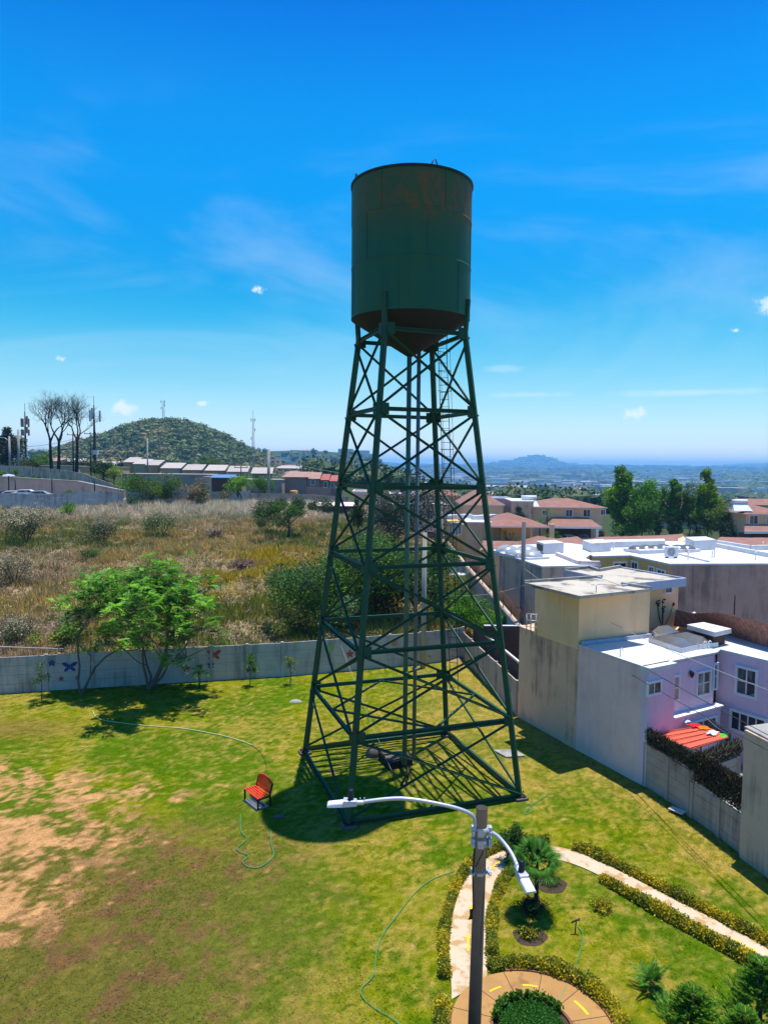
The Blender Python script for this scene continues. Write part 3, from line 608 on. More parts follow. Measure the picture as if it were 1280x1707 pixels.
def arm(pts, Y, headend, hdir):
    P_ = [D(x, y, yy) for (x, y), yy in zip(pts, Y)]
    mb = MB(); sm = []
    for i in range(len(P_) - 1):
        a_, b_ = P_[max(i - 1, 0)], P_[min(i + 2, len(P_) - 1)]
        for q in range(6):
            t = q / 6; t2, t3 = t * t, t * t * t
            sm.append(.5 * ((2 * P_[i]) + (-a_ + P_[i + 1]) * t + (2 * a_ - 5 * P_[i] + 4 * P_[i + 1] - b_) * t2 + (-a_ + 3 * P_[i] - 3 * P_[i + 1] + b_) * t3))
    sm.append(P_[-1]); mb.tube(sm, .028, 12); ar = child(mb, 'arm', M['lamp_metal'], lamp)
    e = P_[-1]; d = (P_[-1] - P_[-2]); d.z *= .3; d.normalize(); s_ = Vector((-d.y, d.x, 0)).normalized()
    loc = lamp.location
    def loc_mb(m_): m_.v = [tuple(Vector(v) - loc) for v in m_.v]; return m_
    mb = MB(); u = s_.cross(d).normalized(); u = u if u.z > 0 else -u
    def blk(t0, t1, w0, w1, h0, h1):
        vs = []
        for t, w_, h_ in ((t0, w0, h0), (t1, w1, h1)):
            for x, y in ((-1, 0), (1, 0), (1, 1), (-1, 1)): vs.append(e + d * t + s_ * x * w_ / 2 * (.82 if y else 1) + u * (y * h_ - .035))
        mb.add(vs, [(3, 2, 1, 0), (4, 5, 6, 7), (0, 1, 5, 4), (1, 2, 6, 5), (2, 3, 7, 6), (3, 0, 4, 7)])
    mb.tube([e - d * .1, e + d * .05], .036, 10)
    blk(.0, .20, .12, .17, .08, .095); blk(.20, .44, .17, .165, .055, .035)
    h = loc_mb(mb).build('luminaire', M['lamp_metal'], ar, bevel=.008)
    mb = MB(); mb.beam(e + d * .205 + u * .022, e + d * .42 + u * .004, .12, .008); loc_mb(mb).build('heat_sink', M['white_trim'], h)
    mb = MB(); mb.beam(e + d * .22 - u * .038, e + d * .42 - u * .038, .12, .006); loc_mb(mb).build('lens', M['window_glass'], h)
    mb = MB(); b = e + d * .09 + u * .05; mb.tube([b, b + Vector((0, 0, .035)), b + Vector((0, 0, .04)), b + Vector((0, 0, .15)), b + Vector((0, 0, .155))], [.045, .045, .04, .04, .03], 14); loc_mb(mb).build('photocell', M['black'], h)
    mb = MB()
    for t in (-.11, -.05): mb.tube([e + d * t + u * .03, e + d * t + u * .075], .008, 6)
    loc_mb(mb).build('bolt', M['lamp_metal'], ar)
arm([(792, 1385), (791, 1366), (779, 1354), (740, 1342), (668, 1331), (595, 1338)], [10.45, 10.44, 10.43, 10.42, 10.42, 10.42], None, None)
arm([(812, 1385), (828, 1393), (845, 1412), (856, 1430), (864, 1450)], [10.44, 10.42, 10.30, 10.12, 9.95], None, None)
mb = MB(); mb.tube([Vector((PT.x - .10, PT.y - .06, PT.z - .5)), Vector((PT.x - .13, PT.y - .08, PT.z - 1.0)), Vector((PT.x - .11, PT.y - .08, PT.z - 1.5)), Vector((PT.x - .17, PT.y - .06, PT.z - 1.7))], .012, 6)
mb.tube([Vector((PT.x + .02, PT.y - .12, PT.z - .6)), Vector((PT.x - .09, PT.y - .11, PT.z - .85))], .008, 6); child(mb, 'cable', M['black'], lamp)
mb = MB(); b = Vector((PT.x - .14, PT.y - .06, PT.z - 1.62)); mb.box(tuple(b), (.035, .035, .14), .3); child(mb, 'connector', M['black'], lamp)

# ================================================================ bench
bc = G(431, 1343); bx_, by_ = G(408, 1336), G(436, 1352)
ang = math.atan2(by_.y - bx_.y, by_.x - bx_.x)
bench = empty('park_bench', bc + Vector((-.24, .05, 0)), math.radians(-52), 'red slatted park bench with an arched back beside the tank shadow', 'bench')
W2 = .54
mb = MB()
for i in range(5): mb.box((0, -.02 + i * .105, .43), (2 * W2, .066, .028))
mb.build('seat', M['bench_red'], bench, bevel=.006)
mb = MB(); mb.add([], [])
for i in range(9):
    x = -W2 + .09 + i * (2 * W2 - .18) / 8; top = .74 + .17 * math.cos(x / W2 * 1.3)
    mb.beam((x, .46, .46), (x, .55, top), .075, .022, 0, (0, 1, 0))
mb.beam((-W2, .475, .50), (W2, .475, .50), .03, .07)
pts = [(x, .57, .75 + .17 * math.cos(x / W2 * 1.3)) for x in np.linspace(-W2, W2, 13)]
for a_, b_ in zip(pts[:-1], pts[1:]): mb.beam(a_, b_, .035, .10)
mb.build('backrest', M['bench_red'], bench, bevel=.005)
for s in (-1, 1):
    mb = MB(); x = s * (W2 - .03); mb.beam((x, -.03, 0), (x, -.03, .415), .055, .055, 0, (1, 0, 0)); mb.build('leg', M['dark_bark'], bench, bevel=.004)
    mb = MB(); mb.beam((x, .50, 0), (x, .45, .42), .055, .055, 0, (1, 0, 0)); mb.beam((x, .45, .42), (x, .55, .80), .05, .06, 0, (1, 0, 0)); mb.build('leg', M['dark_bark'], bench, bevel=.004)
    mb = MB(); mb.beam((x, -.03, .39), (x, .46, .39), .04, .06); mb.build('seat_frame', M['dark_bark'], bench)
mb = MB(); mb.beam((-W2, .2, .12), (W2, .2, .12), .04, .04); mb.build('stretcher', M['dark_bark'], bench)
mb = MB(); mb.box((0, .04, 0), (.95, .52, .05)); pal = mb.build('bench_pad', M['concrete'], bevel=.01); pal.location = bench.location + Vector((.10, .04, .03)); pal.rotation_euler = bench.rotation_euler
tag(pal, 'pale concrete pad striped by shadow under the red bench', 'slab')

# ================================================================ hoses
def hose(name, px, m, rad, label):
    P_ = [G(x, y, .03) for x, y in px]; sm = []
    for i in range(len(P_) - 1):
        a_, b_ = P_[max(i - 1, 0)], P_[min(i + 2, len(P_) - 1)]
        for q in range(8):
            t = q / 8; t2, t3 = t * t, t * t * t
            sm.append(.5 * ((2 * P_[i]) + (-a_ + P_[i + 1]) * t + (2 * a_ - 5 * P_[i] + 4 * P_[i + 1] - b_) * t2 + (-a_ + 3 * P_[i] - 3 * P_[i + 1] + b_) * t3))
    sm.append(P_[-1]); mb = MB(); mb.tube(sm, rad, 6); tag(mb.build(name, m, loc=P_[0]), label, 'hose')
hose('garden_hose', [(155, 1184), (165, 1198), (210, 1206), (262, 1211), (310, 1215), (370, 1226), (405, 1236), (420, 1242)], M['hose_pale'], .022, 'pale yellow garden hose running under the leafy trees across the grass')
hose('garden_hose', [(420, 1242), (436, 1256), (444, 1276), (442, 1292)], M['pole'], .010, 'thin grey hose end trailing down towards the red bench')
hose('garden_hose', [(401, 1358), (402, 1385), (411, 1398), (396, 1413), (400, 1420), (414, 1426), (405, 1436), (412, 1444), (430, 1446), (448, 1436), (456, 1424), (452, 1404), (452, 1384)], M['hose_green'], .013, 'thin green hose looping on the grass in front of the bench')
hose('garden_hose', [(757, 1452), (720, 1466), (690, 1490), (660, 1528), (640, 1555), (628, 1585), (622, 1625), (605, 1645), (603, 1660), (625, 1680), (652, 1696), (672, 1712)], M['hose_green'], .011, 'long green hose curving over the lawn left of the lamp pole')
hose('garden_hose', [(868, 1350), (880, 1340), (888, 1350), (874, 1358), (884, 1344), (905, 1330), (912, 1322)], M['hose_green'], .012, 'green hose tangled round the right tower foot')
hose('garden_hose', [(962, 1544), (971, 1560), (962, 1600), (948, 1630), (940, 1652), (925, 1680), (905, 1700)], M['hose_green'], .011, 'green hose from the sprinkler across the hedge onto the round bed')
c = G(958, 1556); mb = MB(); mb.tube([c, c + Vector((.02, 0, .35)), c + Vector((.1, -.05, .40))], .016, 6); mb.tube([c + Vector((-.1, 0, .30)), c + Vector((.12, 0, .42))], .02, 6)
tag(mb.build('sprinkler', M['dark_metal'], loc=c), 'small dark sprinkler riser on the lawn inside the path loop', 'sprinkler')

# ================================================================ foliage
def leaf_quads(cen, size, rng, aspect=.5, flat=0., up=None):
    n = len(cen); d = rng.normal(size=(n, 3)); d[:, 2] *= (1 - flat); d /= np.linalg.norm(d, axis=1)[:, None] + 1e-9
    if up is not None: d[:, 2] = np.abs(d[:, 2]) * up + .2; d /= np.linalg.norm(d, axis=1)[:, None]
    q = rng.normal(size=(n, 3)); s = np.cross(d, q); s /= np.linalg.norm(s, axis=1)[:, None] + 1e-9
    L_ = (size * rng.uniform(.7, 1.3, n))[:, None]; W_ = L_ * aspect * .5
    V = np.stack([cen, cen + d * L_ * .5 + s * W_, cen + d * L_, cen + d * L_ * .5 - s * W_], 1); return V
def pick(pal, n, rng, jit=.25):
    p = np.array(pal); c = p[rng.integers(0, len(p), n)]; return c * rng.uniform(1 - jit, 1 + jit, (n, 1))
def clusters(rng, centres, rad, per, squash=.8):
    n = len(centres); d = rng.normal(size=(n, per, 3)); d /= np.linalg.norm(d, axis=2)[..., None]; r_ = rng.random((n, per, 1)) ** .4
    rad = np.broadcast_to(np.asarray(rad, float).reshape(-1, 1, 1), (n, 1, 1)); o = d * r_ * rad; o[..., 2] *= squash; return (centres[:, None] + o).reshape(-1, 3)
def blob_pts(rng, c, rx_, ry_, rz_, n, shell=.5, seedn=0):
    d = rng.normal(size=(n * 2, 3)); d /= np.linalg.norm(d, axis=1)[:, None]; r_ = (shell + (1 - shell) * rng.random(n * 2)) 
    k = .72 + .5 * np.sin(d[:, 0] * 4 + seedn) * np.cos(d[:, 2] * 5 + seedn * 2) + .18 * np.sin(d[:, 1] * 7 + seedn * 3)
    r_ = r_ * np.clip(k, .45, 1.15); p = d * r_[:, None] * np.array([rx_, ry_, rz_]); return (p + np.array(c))[:n]
def grow(rng, base, dirv, length, rad, depth, spread, out, tips, up=.25, kink=.18):
    p = Vector(base); d = Vector(dirv).normalized(); pts = [p.copy()]; rs = [rad]; seg = 4
    for i in range(seg):
        d = (d + Vector(rng.normal(0, kink, 3)) + Vector((0, 0, up * .25))).normalized(); p = p + d * length / seg; pts.append(p.copy()); rs.append(rad * (1 - .42 * (i + 1) / seg))
        if depth > 0 and i >= 1 and rng.random() < .55:
            s = Vector(rng.normal(0, 1, 3)); s = (s - d * s.dot(d)).normalized(); grow(rng, p, (d + s * spread), length * rng.uniform(.55, .8), rs[-1] * .65, depth - 1, spread, out, tips, up, kink)
    out.append((pts, rs))
    if depth <= 0: tips.append(p.copy()); return
    for j in range(2 + (rng.random() < .5)):
        s = Vector(rng.normal(0, 1, 3)); s = (s - d * s.dot(d)).normalized(); grow(rng, p, (d + s * spread), length * rng.uniform(.6, .85), rs[-1] * .8, depth - 1, spread, out, tips, up, kink)
def wood(out, name, m, root, n=7):
    mb = MB()
    for pts, rs in out: mb.tube(pts, [max(q, .006) for q in rs], n if rs[0] > .05 else 5, cap=False)
    return child(mb, name, m, root)
def crown(V, col, root, m='leaf', name='crown'):
    V = V - np.array(root.location)[None, None]; return quads(name, V, col, M[m], root)
GREEN = [(.06, .17, .010), (.09, .23, .012), (.13, .28, .018), (.04, .11, .010)]
BRIGHT = [(.12, .32, .012), (.16, .40, .015), (.21, .46, .03), (.08, .22, .012), (.05, .15, .01)]
DARK = [(.02, .05, .014), (.03, .07, .018), (.045, .09, .025), (.015, .035, .012)]
OLIVE = [(.08, .10, .025), (.10, .13, .03), (.06, .085, .02), (.14, .15, .05)]
HEDGE = [(.50, .40, .012), (.62, .48, .02), (.36, .34, .02), (.20, .24, .015), (.12, .15, .015)]
CREAM = [(.60, .52, .32), (.50, .42, .24), (.68, .60, .42), (.30, .26, .14)]
STRAW = [(.42, .31, .18), (.34, .24, .14), (.50, .40, .27), (.26, .18, .11), (.22, .16, .12)]
def tufted_tree(seed, base, stems, depth, length, rad, label, tuft=.42, fr=8, palette=BRIGHT, group=None, extra=None, spread=.75, bark='grey_bark'):
    """feathery-leaved tree: every twig tip carries a flat whorl of drooping compound fronds"""
    rng = rnd(seed); root = empty('tree', base, 0, label, 'tree', group); out, tips = [], []
    for dv, l_, r_ in stems: grow(rng, base, dv, l_, r_, depth, spread, out, tips, .75)
    wood(out, 'trunk', M[bark], root); T = np.array([tuple(t) for t in tips])
    T = np.concatenate([T] + [T[rng.integers(0, len(T), len(T))] + rng.normal(0, tuft * .8, (len(T), 3)) * [1, 1, .9] for _ in range(extra or 1)])
    n = len(T); th = rng.uniform(0, 2 * PI, (n, fr)); dr = rng.uniform(-.55, .75, (n, fr)); ln = tuft * rng.uniform(.65, 1.25, (n, fr)); Vs = []
    d = np.stack([np.cos(th) * np.cos(dr), np.sin(th) * np.cos(dr), np.sin(dr)], -1); sd = np.stack([-np.sin(th), np.cos(th), np.zeros_like(th)], -1)
    c = T[:, None] + d * 0
    for j in range(4):           # pinnate leaflets in pairs along each frond
        t0 = .2 + j * .2; bpt = c + d * (ln * t0)[..., None] - np.array([0, 0, 1.]) * ((ln * t0 ** 2) * .35)[..., None]
        for s in (-1, 1):
            tip = bpt + sd * (s * ln * .30 * (1.1 - t0 * .7))[..., None] + d * (ln * .16)[..., None]; wv = d * (ln * .10)[..., None]
            mid = (bpt + tip) / 2
            Vs.append(np.stack([bpt, mid + wv * 1.2, tip, mid - wv * 1.2], -2).reshape(-1, 4, 3))
    V = np.concatenate(Vs); cl = pick(palette, n, rng, .2); col = np.tile(np.repeat(cl, fr, 0), (8, 1)) * rng.uniform(.8, 1.2, (len(V), 1))
    crown(V, col, root); return root, T
def leafy_tree(seed, base, h, rx_, rz_, label, pal=GREEN, n=9000, leaf=.16, m='leaf', trunk=.12, cz=None, kind='tree', name='tree', nclump=26, group=None, bark='bark', aspect=.5, tall=False, cat='tree', ry_=None):
    rng = rnd(seed); base = Vector(base); root = empty(name, base, rng.uniform(0, 0), label, cat, group); cz = cz or h - rz_
    out, tips = [], []; top = base + Vector((rng.normal(0, .05) * h, 0, cz * .75))
    out.append(([base - Vector((0, 0, .2)), base.lerp(top, .5) + Vector((rng.normal(0, .04) * h, 0, 0)), top], [trunk, trunk * .8, trunk * .6]))
    cl = blob_pts(rng, (base.x, base.y, base.z + cz), rx_ * .98, (ry_ or rx_) * .98, rz_ * 1.02, nclump, .5, seed)
    if tall: f_ = np.clip((cl[:, 2] - (base.z + cz - rz_)) / (2 * rz_), 0, 1); cl[:, :2] = np.array([base.x, base.y]) + (cl[:, :2] - np.array([base.x, base.y])) * (1.35 - 1.2 * f_)[:, None]
    else: cl[:, :2] = np.array([base.x, base.y]) + (cl[:, :2] - np.array([base.x, base.y])) * 1.22
    for p in cl[: min(len(cl), 14)]:
        q = Vector(p); out.append(([base.lerp(top, rng.uniform(.4, 1)), top.lerp(q, .4) + Vector((0, 0, -.05 * h)), q], [trunk * .4, trunk * .25, trunk * .1]))
    wood(out, 'trunk', M[bark], root, 6)
    P_ = clusters(rng, cl, rng.uniform(.30, .55, len(cl)) * min(rx_, rz_) * 1.05 * ((1.1 - .65 * f_) if tall else 1.), n // len(cl), .85); leaf = leaf * 1.25
    V = leaf_quads(P_, leaf, rng, aspect); per = n // len(cl); cc_ = np.repeat(pick(pal, len(cl), rng, .12), per, 0); col = cc_ * .5 + pick(pal, len(V), rng, .25) * .5
    crown(V, col, root, m); return root

# ---- trees and shrubs on the lawn
jb = G(248, 1150)
tufted_tree(7, jb, [((.75, .0, 1), 3.0, .14), ((-.1, .1, 1), 2.6, .08), ((1.1, -.2, .85), 2.9, .08), ((.3, .4, 1), 2.8, .07)], 3, 2.6, .14, 'large leafy bright green tree with a leaning trunk by the back wall', tuft=.50, extra=1, spread=.85)
tb = G(135, 1160)
tufted_tree(12, tb, [((-.28, 0, 1), 3.2, .07), ((.22, 0, 1), 3.2, .07), ((.5, .1, .9), 2.2, .04)], 2, 2.6, .07, 'slender forked tree left of the large leafy tree by the wall', tuft=.46, extra=3, spread=.75)
def palm(seed, base, h, nfr, fl, trunk, label, fan=False, name='palm_tree', arch=.55):
    rng = rnd(seed); root = empty(name, base, 0, label, 'palm'); base = Vector(base); c = base + Vector((0, 0, h))
    mb = MB(); mb.tube([base - Vector((0, 0, .1)), base + Vector((.02, 0, h * .5)), c], [trunk * 1.2, trunk, trunk * .9], 9); child(mb, 'trunk', M['dark_bark'], root)
    Vs = []; 
    for i in range(nfr):
        th = rng.uniform(0, 2 * PI); el = rng.uniform(-.35, 1.35); L_ = fl * rng.uniform(.75, 1.1); hd = np.array([math.cos(th), math.sin(th), 0]); sd = np.array([-math.sin(th), math.cos(th), 0])
        pt = lambda t: np.array(c) + hd * L_ * t * math.cos(el) + np.array([0, 0, 1]) * (L_ * t * math.sin(el) - arch * L_ * t * t)
        if fan:
            hub = pt(.5); a = hd * math.cos(el) + np.array([0, 0, math.sin(el)])
            wv = sd * .012; Vs.append([np.array(c) - wv, np.array(c) + wv, hub + wv, hub - wv])
            for k in range(18):
                f = (k / 17 - .5) * 2.7; d = a * math.cos(f) + sd * math.sin(f); tip = hub + d * L_ * .62 - np.array([0, 0, .12 * L_]); q = np.cross(d, [0, 0, 1]); q = q / (np.linalg.norm(q) + 1e-6) * .02
                mid = (hub + tip) / 2 + np.array([0, 0, .05 * L_]); Vs.append([hub, mid + q, tip, mid - q])
        else:
            for k in range(16):
                t = .12 + k * .055; b = pt(t); d = pt(t + .03) - b; d /= np.linalg.norm(d)
                for s in (-1, 1):
                    tip = b + sd * s * L_ * .26 * (1.15 - t) + d * L_ * .16 - np.array([0, 0, .05 * L_]); mid = (b + tip) / 2; Vs.append([b, mid + d * .02, tip, mid - d * .02])
    V = np.array(Vs); crown(V, pick([(.06, .20, .015), (.09, .26, .02), (.04, .14, .012)], len(V), rng), root, name='fronds'); return root
palm(3, G(332, 1146), .95, 16, .78, .05, 'small palm with a round head of fronds in front of the back wall')
palm(4, G(892, 1520) + Vector((0, 0, 0)), 1.5, 38, .76, .06, 'fan palm growing inside the path loop beside the lamp', fan=True)
def sapling(seed, px, h, label, pal=GREEN, n=420, leaf=.14, r_=.32, thin=False):
    rng = rnd(seed); b = G(*px); root = empty('sapling', b, 0, label, 'sapling'); out = [([b, b + Vector((.03, 0, h * .5)), b + Vector((0, 0, h))], [.03, .024, .012])]; cl = []
    for i in range(6):
        z = h * rng.uniform(.5, 1.); th = rng.uniform(0, 2 * PI); q = b + Vector((math.cos(th) * r_ * .7, math.sin(th) * r_ * .7, z)); cl.append(tuple(q)); out.append(([b + Vector((0, 0, z - .25)), q], [.012, .006]))
    cl.append(tuple(b + Vector((0, 0, h)))); wood(out, 'trunk', M['grey_bark'], root, 5); P_ = clusters(rng, np.array(cl), r_ * .55, n // 7)
    V = leaf_quads(P_, leaf, rng, .5); crown(V, pick(pal, len(V), rng, .3), root)
sapling(5, (417, 1144), 1.75, 'staked dark-leaved sapling near the middle of the back wall', GREEN)
sapling(6, (484, 1142), 1.55, 'yellowish sapling nearest the tower in front of the back wall', [(.16, .24, .03), (.22, .28, .05), (.10, .16, .02)], 300, .11)
sapling(8, (70, 1168), 1.9, 'thin wispy sapling at the left end of the back wall', [(.07, .14, .03), (.10, .17, .05)], 500, .10, .45)
def shrub(seed, c, r_, h, label, pal=DARK, n=2600, leaf=.07, m='leaf', name='shrub', cat='shrub', group=None, flat=.0, ry_=None):
    rng = rnd(seed); root = empty(name, c, 0, label, cat, group); c = Vector(c); mb = MB()
    for i in range(7):
        th = i * .9; mb.tube([c, c + Vector((math.cos(th) * r_ * .5, math.sin(th) * r_ * .5, h * .6))], [.02, .008], 5, cap=False)
    child(mb, 'stem', M['bark'], root); P_ = blob_pts(rng, (c.x, c.y, c.z + h * .5), r_, ry_ or r_, h * .55, n, .35, seed); P_[:, 2] = np.maximum(P_[:, 2], c.z + .02)
    V = leaf_quads(P_, leaf, rng, .55); crown(V, pick(pal, len(V), rng, .3), root, m, 'foliage'); return root
shrub(1, G(856, 1440), .52, 1.2, 'dark rounded shrub beside the bend of the path behind the lamp pole', GREEN[:2] + DARK, 9000, .07)
shrub(2, G(885, 1520), .48, .42, 'low dark clipped shrub at the foot of the fan palm', DARK, 3600, .05)
shrub(3, G(1003, 1517), .40, .30, 'round yellowish shrub ring on the lawn right of the fan palm', HEDGE, 2600, .05)
shrub(4, G(880, 1560), .36, .2, 'sparse yellowish plant on the lawn below the fan palm', HEDGE + DARK, 1300, .06)
shrub(5, G(917, 1474), .38, .16, 'low sparse plant in a bare patch behind the fan palm', OLIVE + DARK, 900, .06)
for i, (p, rad, lb) in enumerate([((917, 1476), .5, 'bare soil patch round the sparse plant behind the palm'), ((882, 1562), .45, 'bare soil patch round the plant below the palm')]):
    c = G(*p); mb = MB(); n = 26; mb.add([(c.x, c.y, .03)] + [(c.x + rad * (1 + .12 * math.sin(a * 3 + i)) * math.cos(a), c.y + rad * math.sin(a) * .85, .012) for a in [2 * PI * q / n for q in range(n)]], [(0, q + 1, (q + 1) % n + 1) for q in range(n)])
    tag(mb.build('soil_patch', M['soil']), lb, None, None, 'structure')
# flower bed inside the ring
mb = MB(); n = 40; mb.add([(RC.x, RC.y, .08)] + [(RC.x + (RI - .06) * math.cos(2 * PI * q / n), RC.y + (RI - .06) * math.sin(2 * PI * q / n), .02) for q in range(n)], [(0, q + 1, (q + 1) % n + 1) for q in range(n)])
tag(mb.build('flower_bed', M['soil']), 'round soil bed in the middle of the ring path', None, None, 'structure')
rng = rnd(90); n = 26000; a = rng.uniform(0, 2 * PI, n); q = np.sqrt(rng.random(n)) * .68; cen = np.stack([RC.x + q * np.cos(a), RC.y + q * np.sin(a), .06 + rng.random(n) * .10], -1)
tag(quads('ground_cover', leaf_quads(cen, .045, rng, .6), pick([(.04, .17, .015), (.06, .22, .02), (.03, .11, .012)], n, rng), M['leaf']), 'dense dark green ground cover filling the round bed', None, None, 'stuff')
bedpl = []
for i in range(11):
    a = math.radians(35 + i * 13); c = RC + Vector((.82 * math.cos(a), .82 * math.sin(a), .02)); bedpl.append(c)
    lb = 'small leafy plant on the rim of the round flower bed'
    o = shrub(100 + i, c, .11, .30, lb, GREEN, 260, .07, name='bed_plant', cat='plant', group='plants along the back rim of the round bed')
# hedges
def hedge(seed, pts, w_, h, label, pal=HEDGE, dens=2600, name='hedge'):
    rng = rnd(seed); P_ = np.array([(p[0], p[1]) for p in pts]); d = np.r_[0, np.cumsum(np.hypot(*np.diff(P_, axis=0).T))]; Lg = d[-1]; n = int(dens * Lg)
    s = rng.uniform(0, Lg, n); lump = .70 + .55 * np.interp(s, np.linspace(0, Lg, max(3, int(Lg * 2.6))), rng.random(max(3, int(Lg * 2.6)))); cx = np.interp(s, d, P_[:, 0]); cy = np.interp(s, d, P_[:, 1])
    dx = np.interp(s + .05, d, P_[:, 0]) - np.interp(s - .05, d, P_[:, 0]); dy = np.interp(s + .05, d, P_[:, 1]) - np.interp(s - .05, d, P_[:, 1]); l_ = np.hypot(dx, dy) + 1e-6
    t = rng.uniform(0, PI, n); rad = rng.random(n) ** .35; o_ = np.cos(t) * rad * w_ * lump; z = np.sin(t) * rad * h * lump
    cen = np.stack([cx - dy / l_ * o_, cy + dx / l_ * o_, z + .01], -1) + rng.normal(0, .018, (n, 3)); cen[:, 2] = np.maximum(cen[:, 2], .01)
    c = Vector((P_[len(P_) // 2][0], P_[len(P_) // 2][1], 0)); root = empty(name, c, 0, label, 'hedge')
    mb = MB(); k = int(Lg * 5) + 2
    for q in np.linspace(0, Lg, k): x, y = np.interp(q, d, P_[:, 0]), np.interp(q, d, P_[:, 1]); mb.tube([(x, y, -.02), (x + rng.normal(0, .05), y + rng.normal(0, .05), h * .6)], .01, 4, cap=False)
    child(mb, 'stems', M['bark'], root); V = leaf_quads(cen, .062, rng, .65); yel = sstep(.38, .62, fbm(cen[:, 0], cen[:, 1], 60 + seed, 3, 2.4))[:, None]; col = pick(pal[:3], n, rng, .3) * yel + pick(pal[2:], n, rng, .3) * (1 - yel)
    crown(V, col, root, 'leaf', 'foliage')
def offset(P_, o_):
    P_ = np.array(P_); t = np.gradient(P_, axis=0); t /= np.linalg.norm(t, axis=1)[:, None]; return P_ + np.stack([-t[:, 1], t[:, 0]], -1) * o_
hedge(1, offset(A_[3:39], .15), .15, .30, 'yellow-green hedge along the outer left edge of the curving path')
hedge(2, offset(A_[41:], .17), .18, .30, 'yellow-green hedge along the far edge of the path towards the wall')
hedge(3, offset(B_[4:34], -.15), .14, .26, 'yellow-green hedge along the inner left edge of the curving path')
hedge(4, offset(B_[42:], -.16), .17, .30, 'yellow-green hedge along the near edge of the path right of the palm')
hedge(5, [(RC.x + 2.02 * math.cos(a), RC.y + 2.02 * math.sin(a)) for a in np.linspace(math.radians(110), math.radians(-50), 40)], .19, .30, 'yellow-green hedge curving round the top of the ring path')
hedge(6, [(RC.x + 2.02 * math.cos(a), RC.y + 2.02 * math.sin(a)) for a in np.linspace(math.radians(162), math.radians(235), 20)], .17, .28, 'short yellow-green hedge on the left side of the ring path')
# feathery conifer and cycad in the near right corner
def conifer(seed, base, h, rad, label, name='conifer'):
    rng = rnd(seed); base = Vector(base); root = empty(name, base, 0, label, 'conifer'); mb = MB(); mb.tube([base, base + Vector((0, 0, h))], [.1, .02], 7); child(mb, 'trunk', M['bark'], root)
    nb = 260; z = rng.random(nb) ** .8 * h * .95 + .08; th = rng.uniform(0, 2 * PI, nb); L_ = rad * (1 - z / h * .85) * rng.uniform(.7, 1.15, nb); V = []
    for i in range(nb):
        hd = np.array([math.cos(th[i]), math.sin(th[i]), .55]); hd /= np.linalg.norm(hd); o_ = np.array([base.x, base.y, base.z + z[i]]); sd = np.array([-math.sin(th[i]), math.cos(th[i]), 0])
        k = 46; t = rng.uniform(.25, 1, k); a = rng.normal(0, .5, (k, 2)); b = o_ + hd * L_[i] * t[:, None]; dr = hd + sd * a[:, :1] + np.array([0, 0, 1]) * (a[:, 1:] * .5 + .25); dr /= np.linalg.norm(dr, axis=1)[:, None]
        ln = .16 * (1.1 - .5 * t)[:, None]; q = np.cross(dr, rng.normal(size=(k, 3))); q /= np.linalg.norm(q, axis=1)[:, None]; V.append(np.stack([b, b + dr * ln * .5 + q * .012, b + dr * ln, b + dr * ln * .5 - q * .012], 1))
    V = np.concatenate(V); crown(V, pick([(.12, .28, .02), (.18, .38, .025), (.24, .44, .04), (.06, .15, .015)], len(V), rng), root, 'leaf', 'crown')
conifer(1, G(1150, 1765), 1.45, 1.1, 'feathery green conifer left of two in the near right corner')
conifer(2, G(1262, 1745), 1.9, 1.15, 'taller feathery conifer at the right edge of the near corner')
conifer(3, G(1235, 1800), 1.4, 1.0, 'low feathery conifer nearest the camera in the right corner')
palm(9, G(1085, 1652), .18, 20, .75, .07, 'small cycad with stiff arching fronds beside the corner conifers', name='cycad', arch=.3)

# ================================================================ walls
def wall_run(pts, h, label, mat, name='precast_wall', post=.16, bay=2.05, rows=5, zf=None, cap=None, th=.07, posth=.05):
    """precast posts with horizontal slabs; one thing, posts and bays its parts"""
    zf = zf or (lambda x, y: 0.); root = empty(name, pts[0], 0, label, 'wall'); P_ = [Vector((p[0], p[1], 0)) for p in pts]; bays = []
    for a_, b_ in zip(P_[:-1], P_[1:]):
        n = max(1, round((b_ - a_).length / bay))
        for i in range(n): bays.append((a_.lerp(b_, i / n), a_.lerp(b_, (i + 1) / n)))
    for i, (a_, b_) in enumerate(bays):
        za, zb = zf(a_.x, a_.y), zf(b_.x, b_.y); mb = MB(); d = (b_ - a_).normalized()
        hh = h(i / len(bays)) if callable(h) else h; rh = hh / rows
        for r_ in range(rows):
            z = r_ * rh + rh / 2; mb.beam(a_ + d * post * .5 + Vector((0, 0, za + z)), b_ - d * post * .5 + Vector((0, 0, zb + z)), th * (1 - .12 * (r_ % 2)), rh - .012)
        child(mb, 'slab_panel', mat, root)
        mb = MB(); mb.beam(a_ + Vector((0, 0, za - .2)), a_ + Vector((0, 0, za + hh + posth)), post, post, 0, tuple(d)); child(mb, 'post', mat, root)
    a_ = P_[-1]; mb = MB(); z = zf(a_.x, a_.y); mb.box((a_.x, a_.y, z + (hh + posth) / 2), (post, post, hh + posth)); child(mb, 'post', mat, root)
    return root
bw = wall_run(WALL, lambda t: 1.93 + .14 * t, 'long bluish grey precast wall with painted butterflies behind the lawn', M['precast'], rows=4)
def on_wall(px, py, A, B):
    """point of the vertical plane through A,B seen at a pixel -> (distance along, height)"""
    r_ = ray(px, py); d = (B - A); d.z = 0; d.normalize(); den = r_.x * d.y - r_.y * d.x
    t = (A.x * d.y - A.y * d.x) / den; p = Vector((r_.x * t, r_.y * t, CAMH + r_.z * t)); return (p - A).dot(d), p.z, d
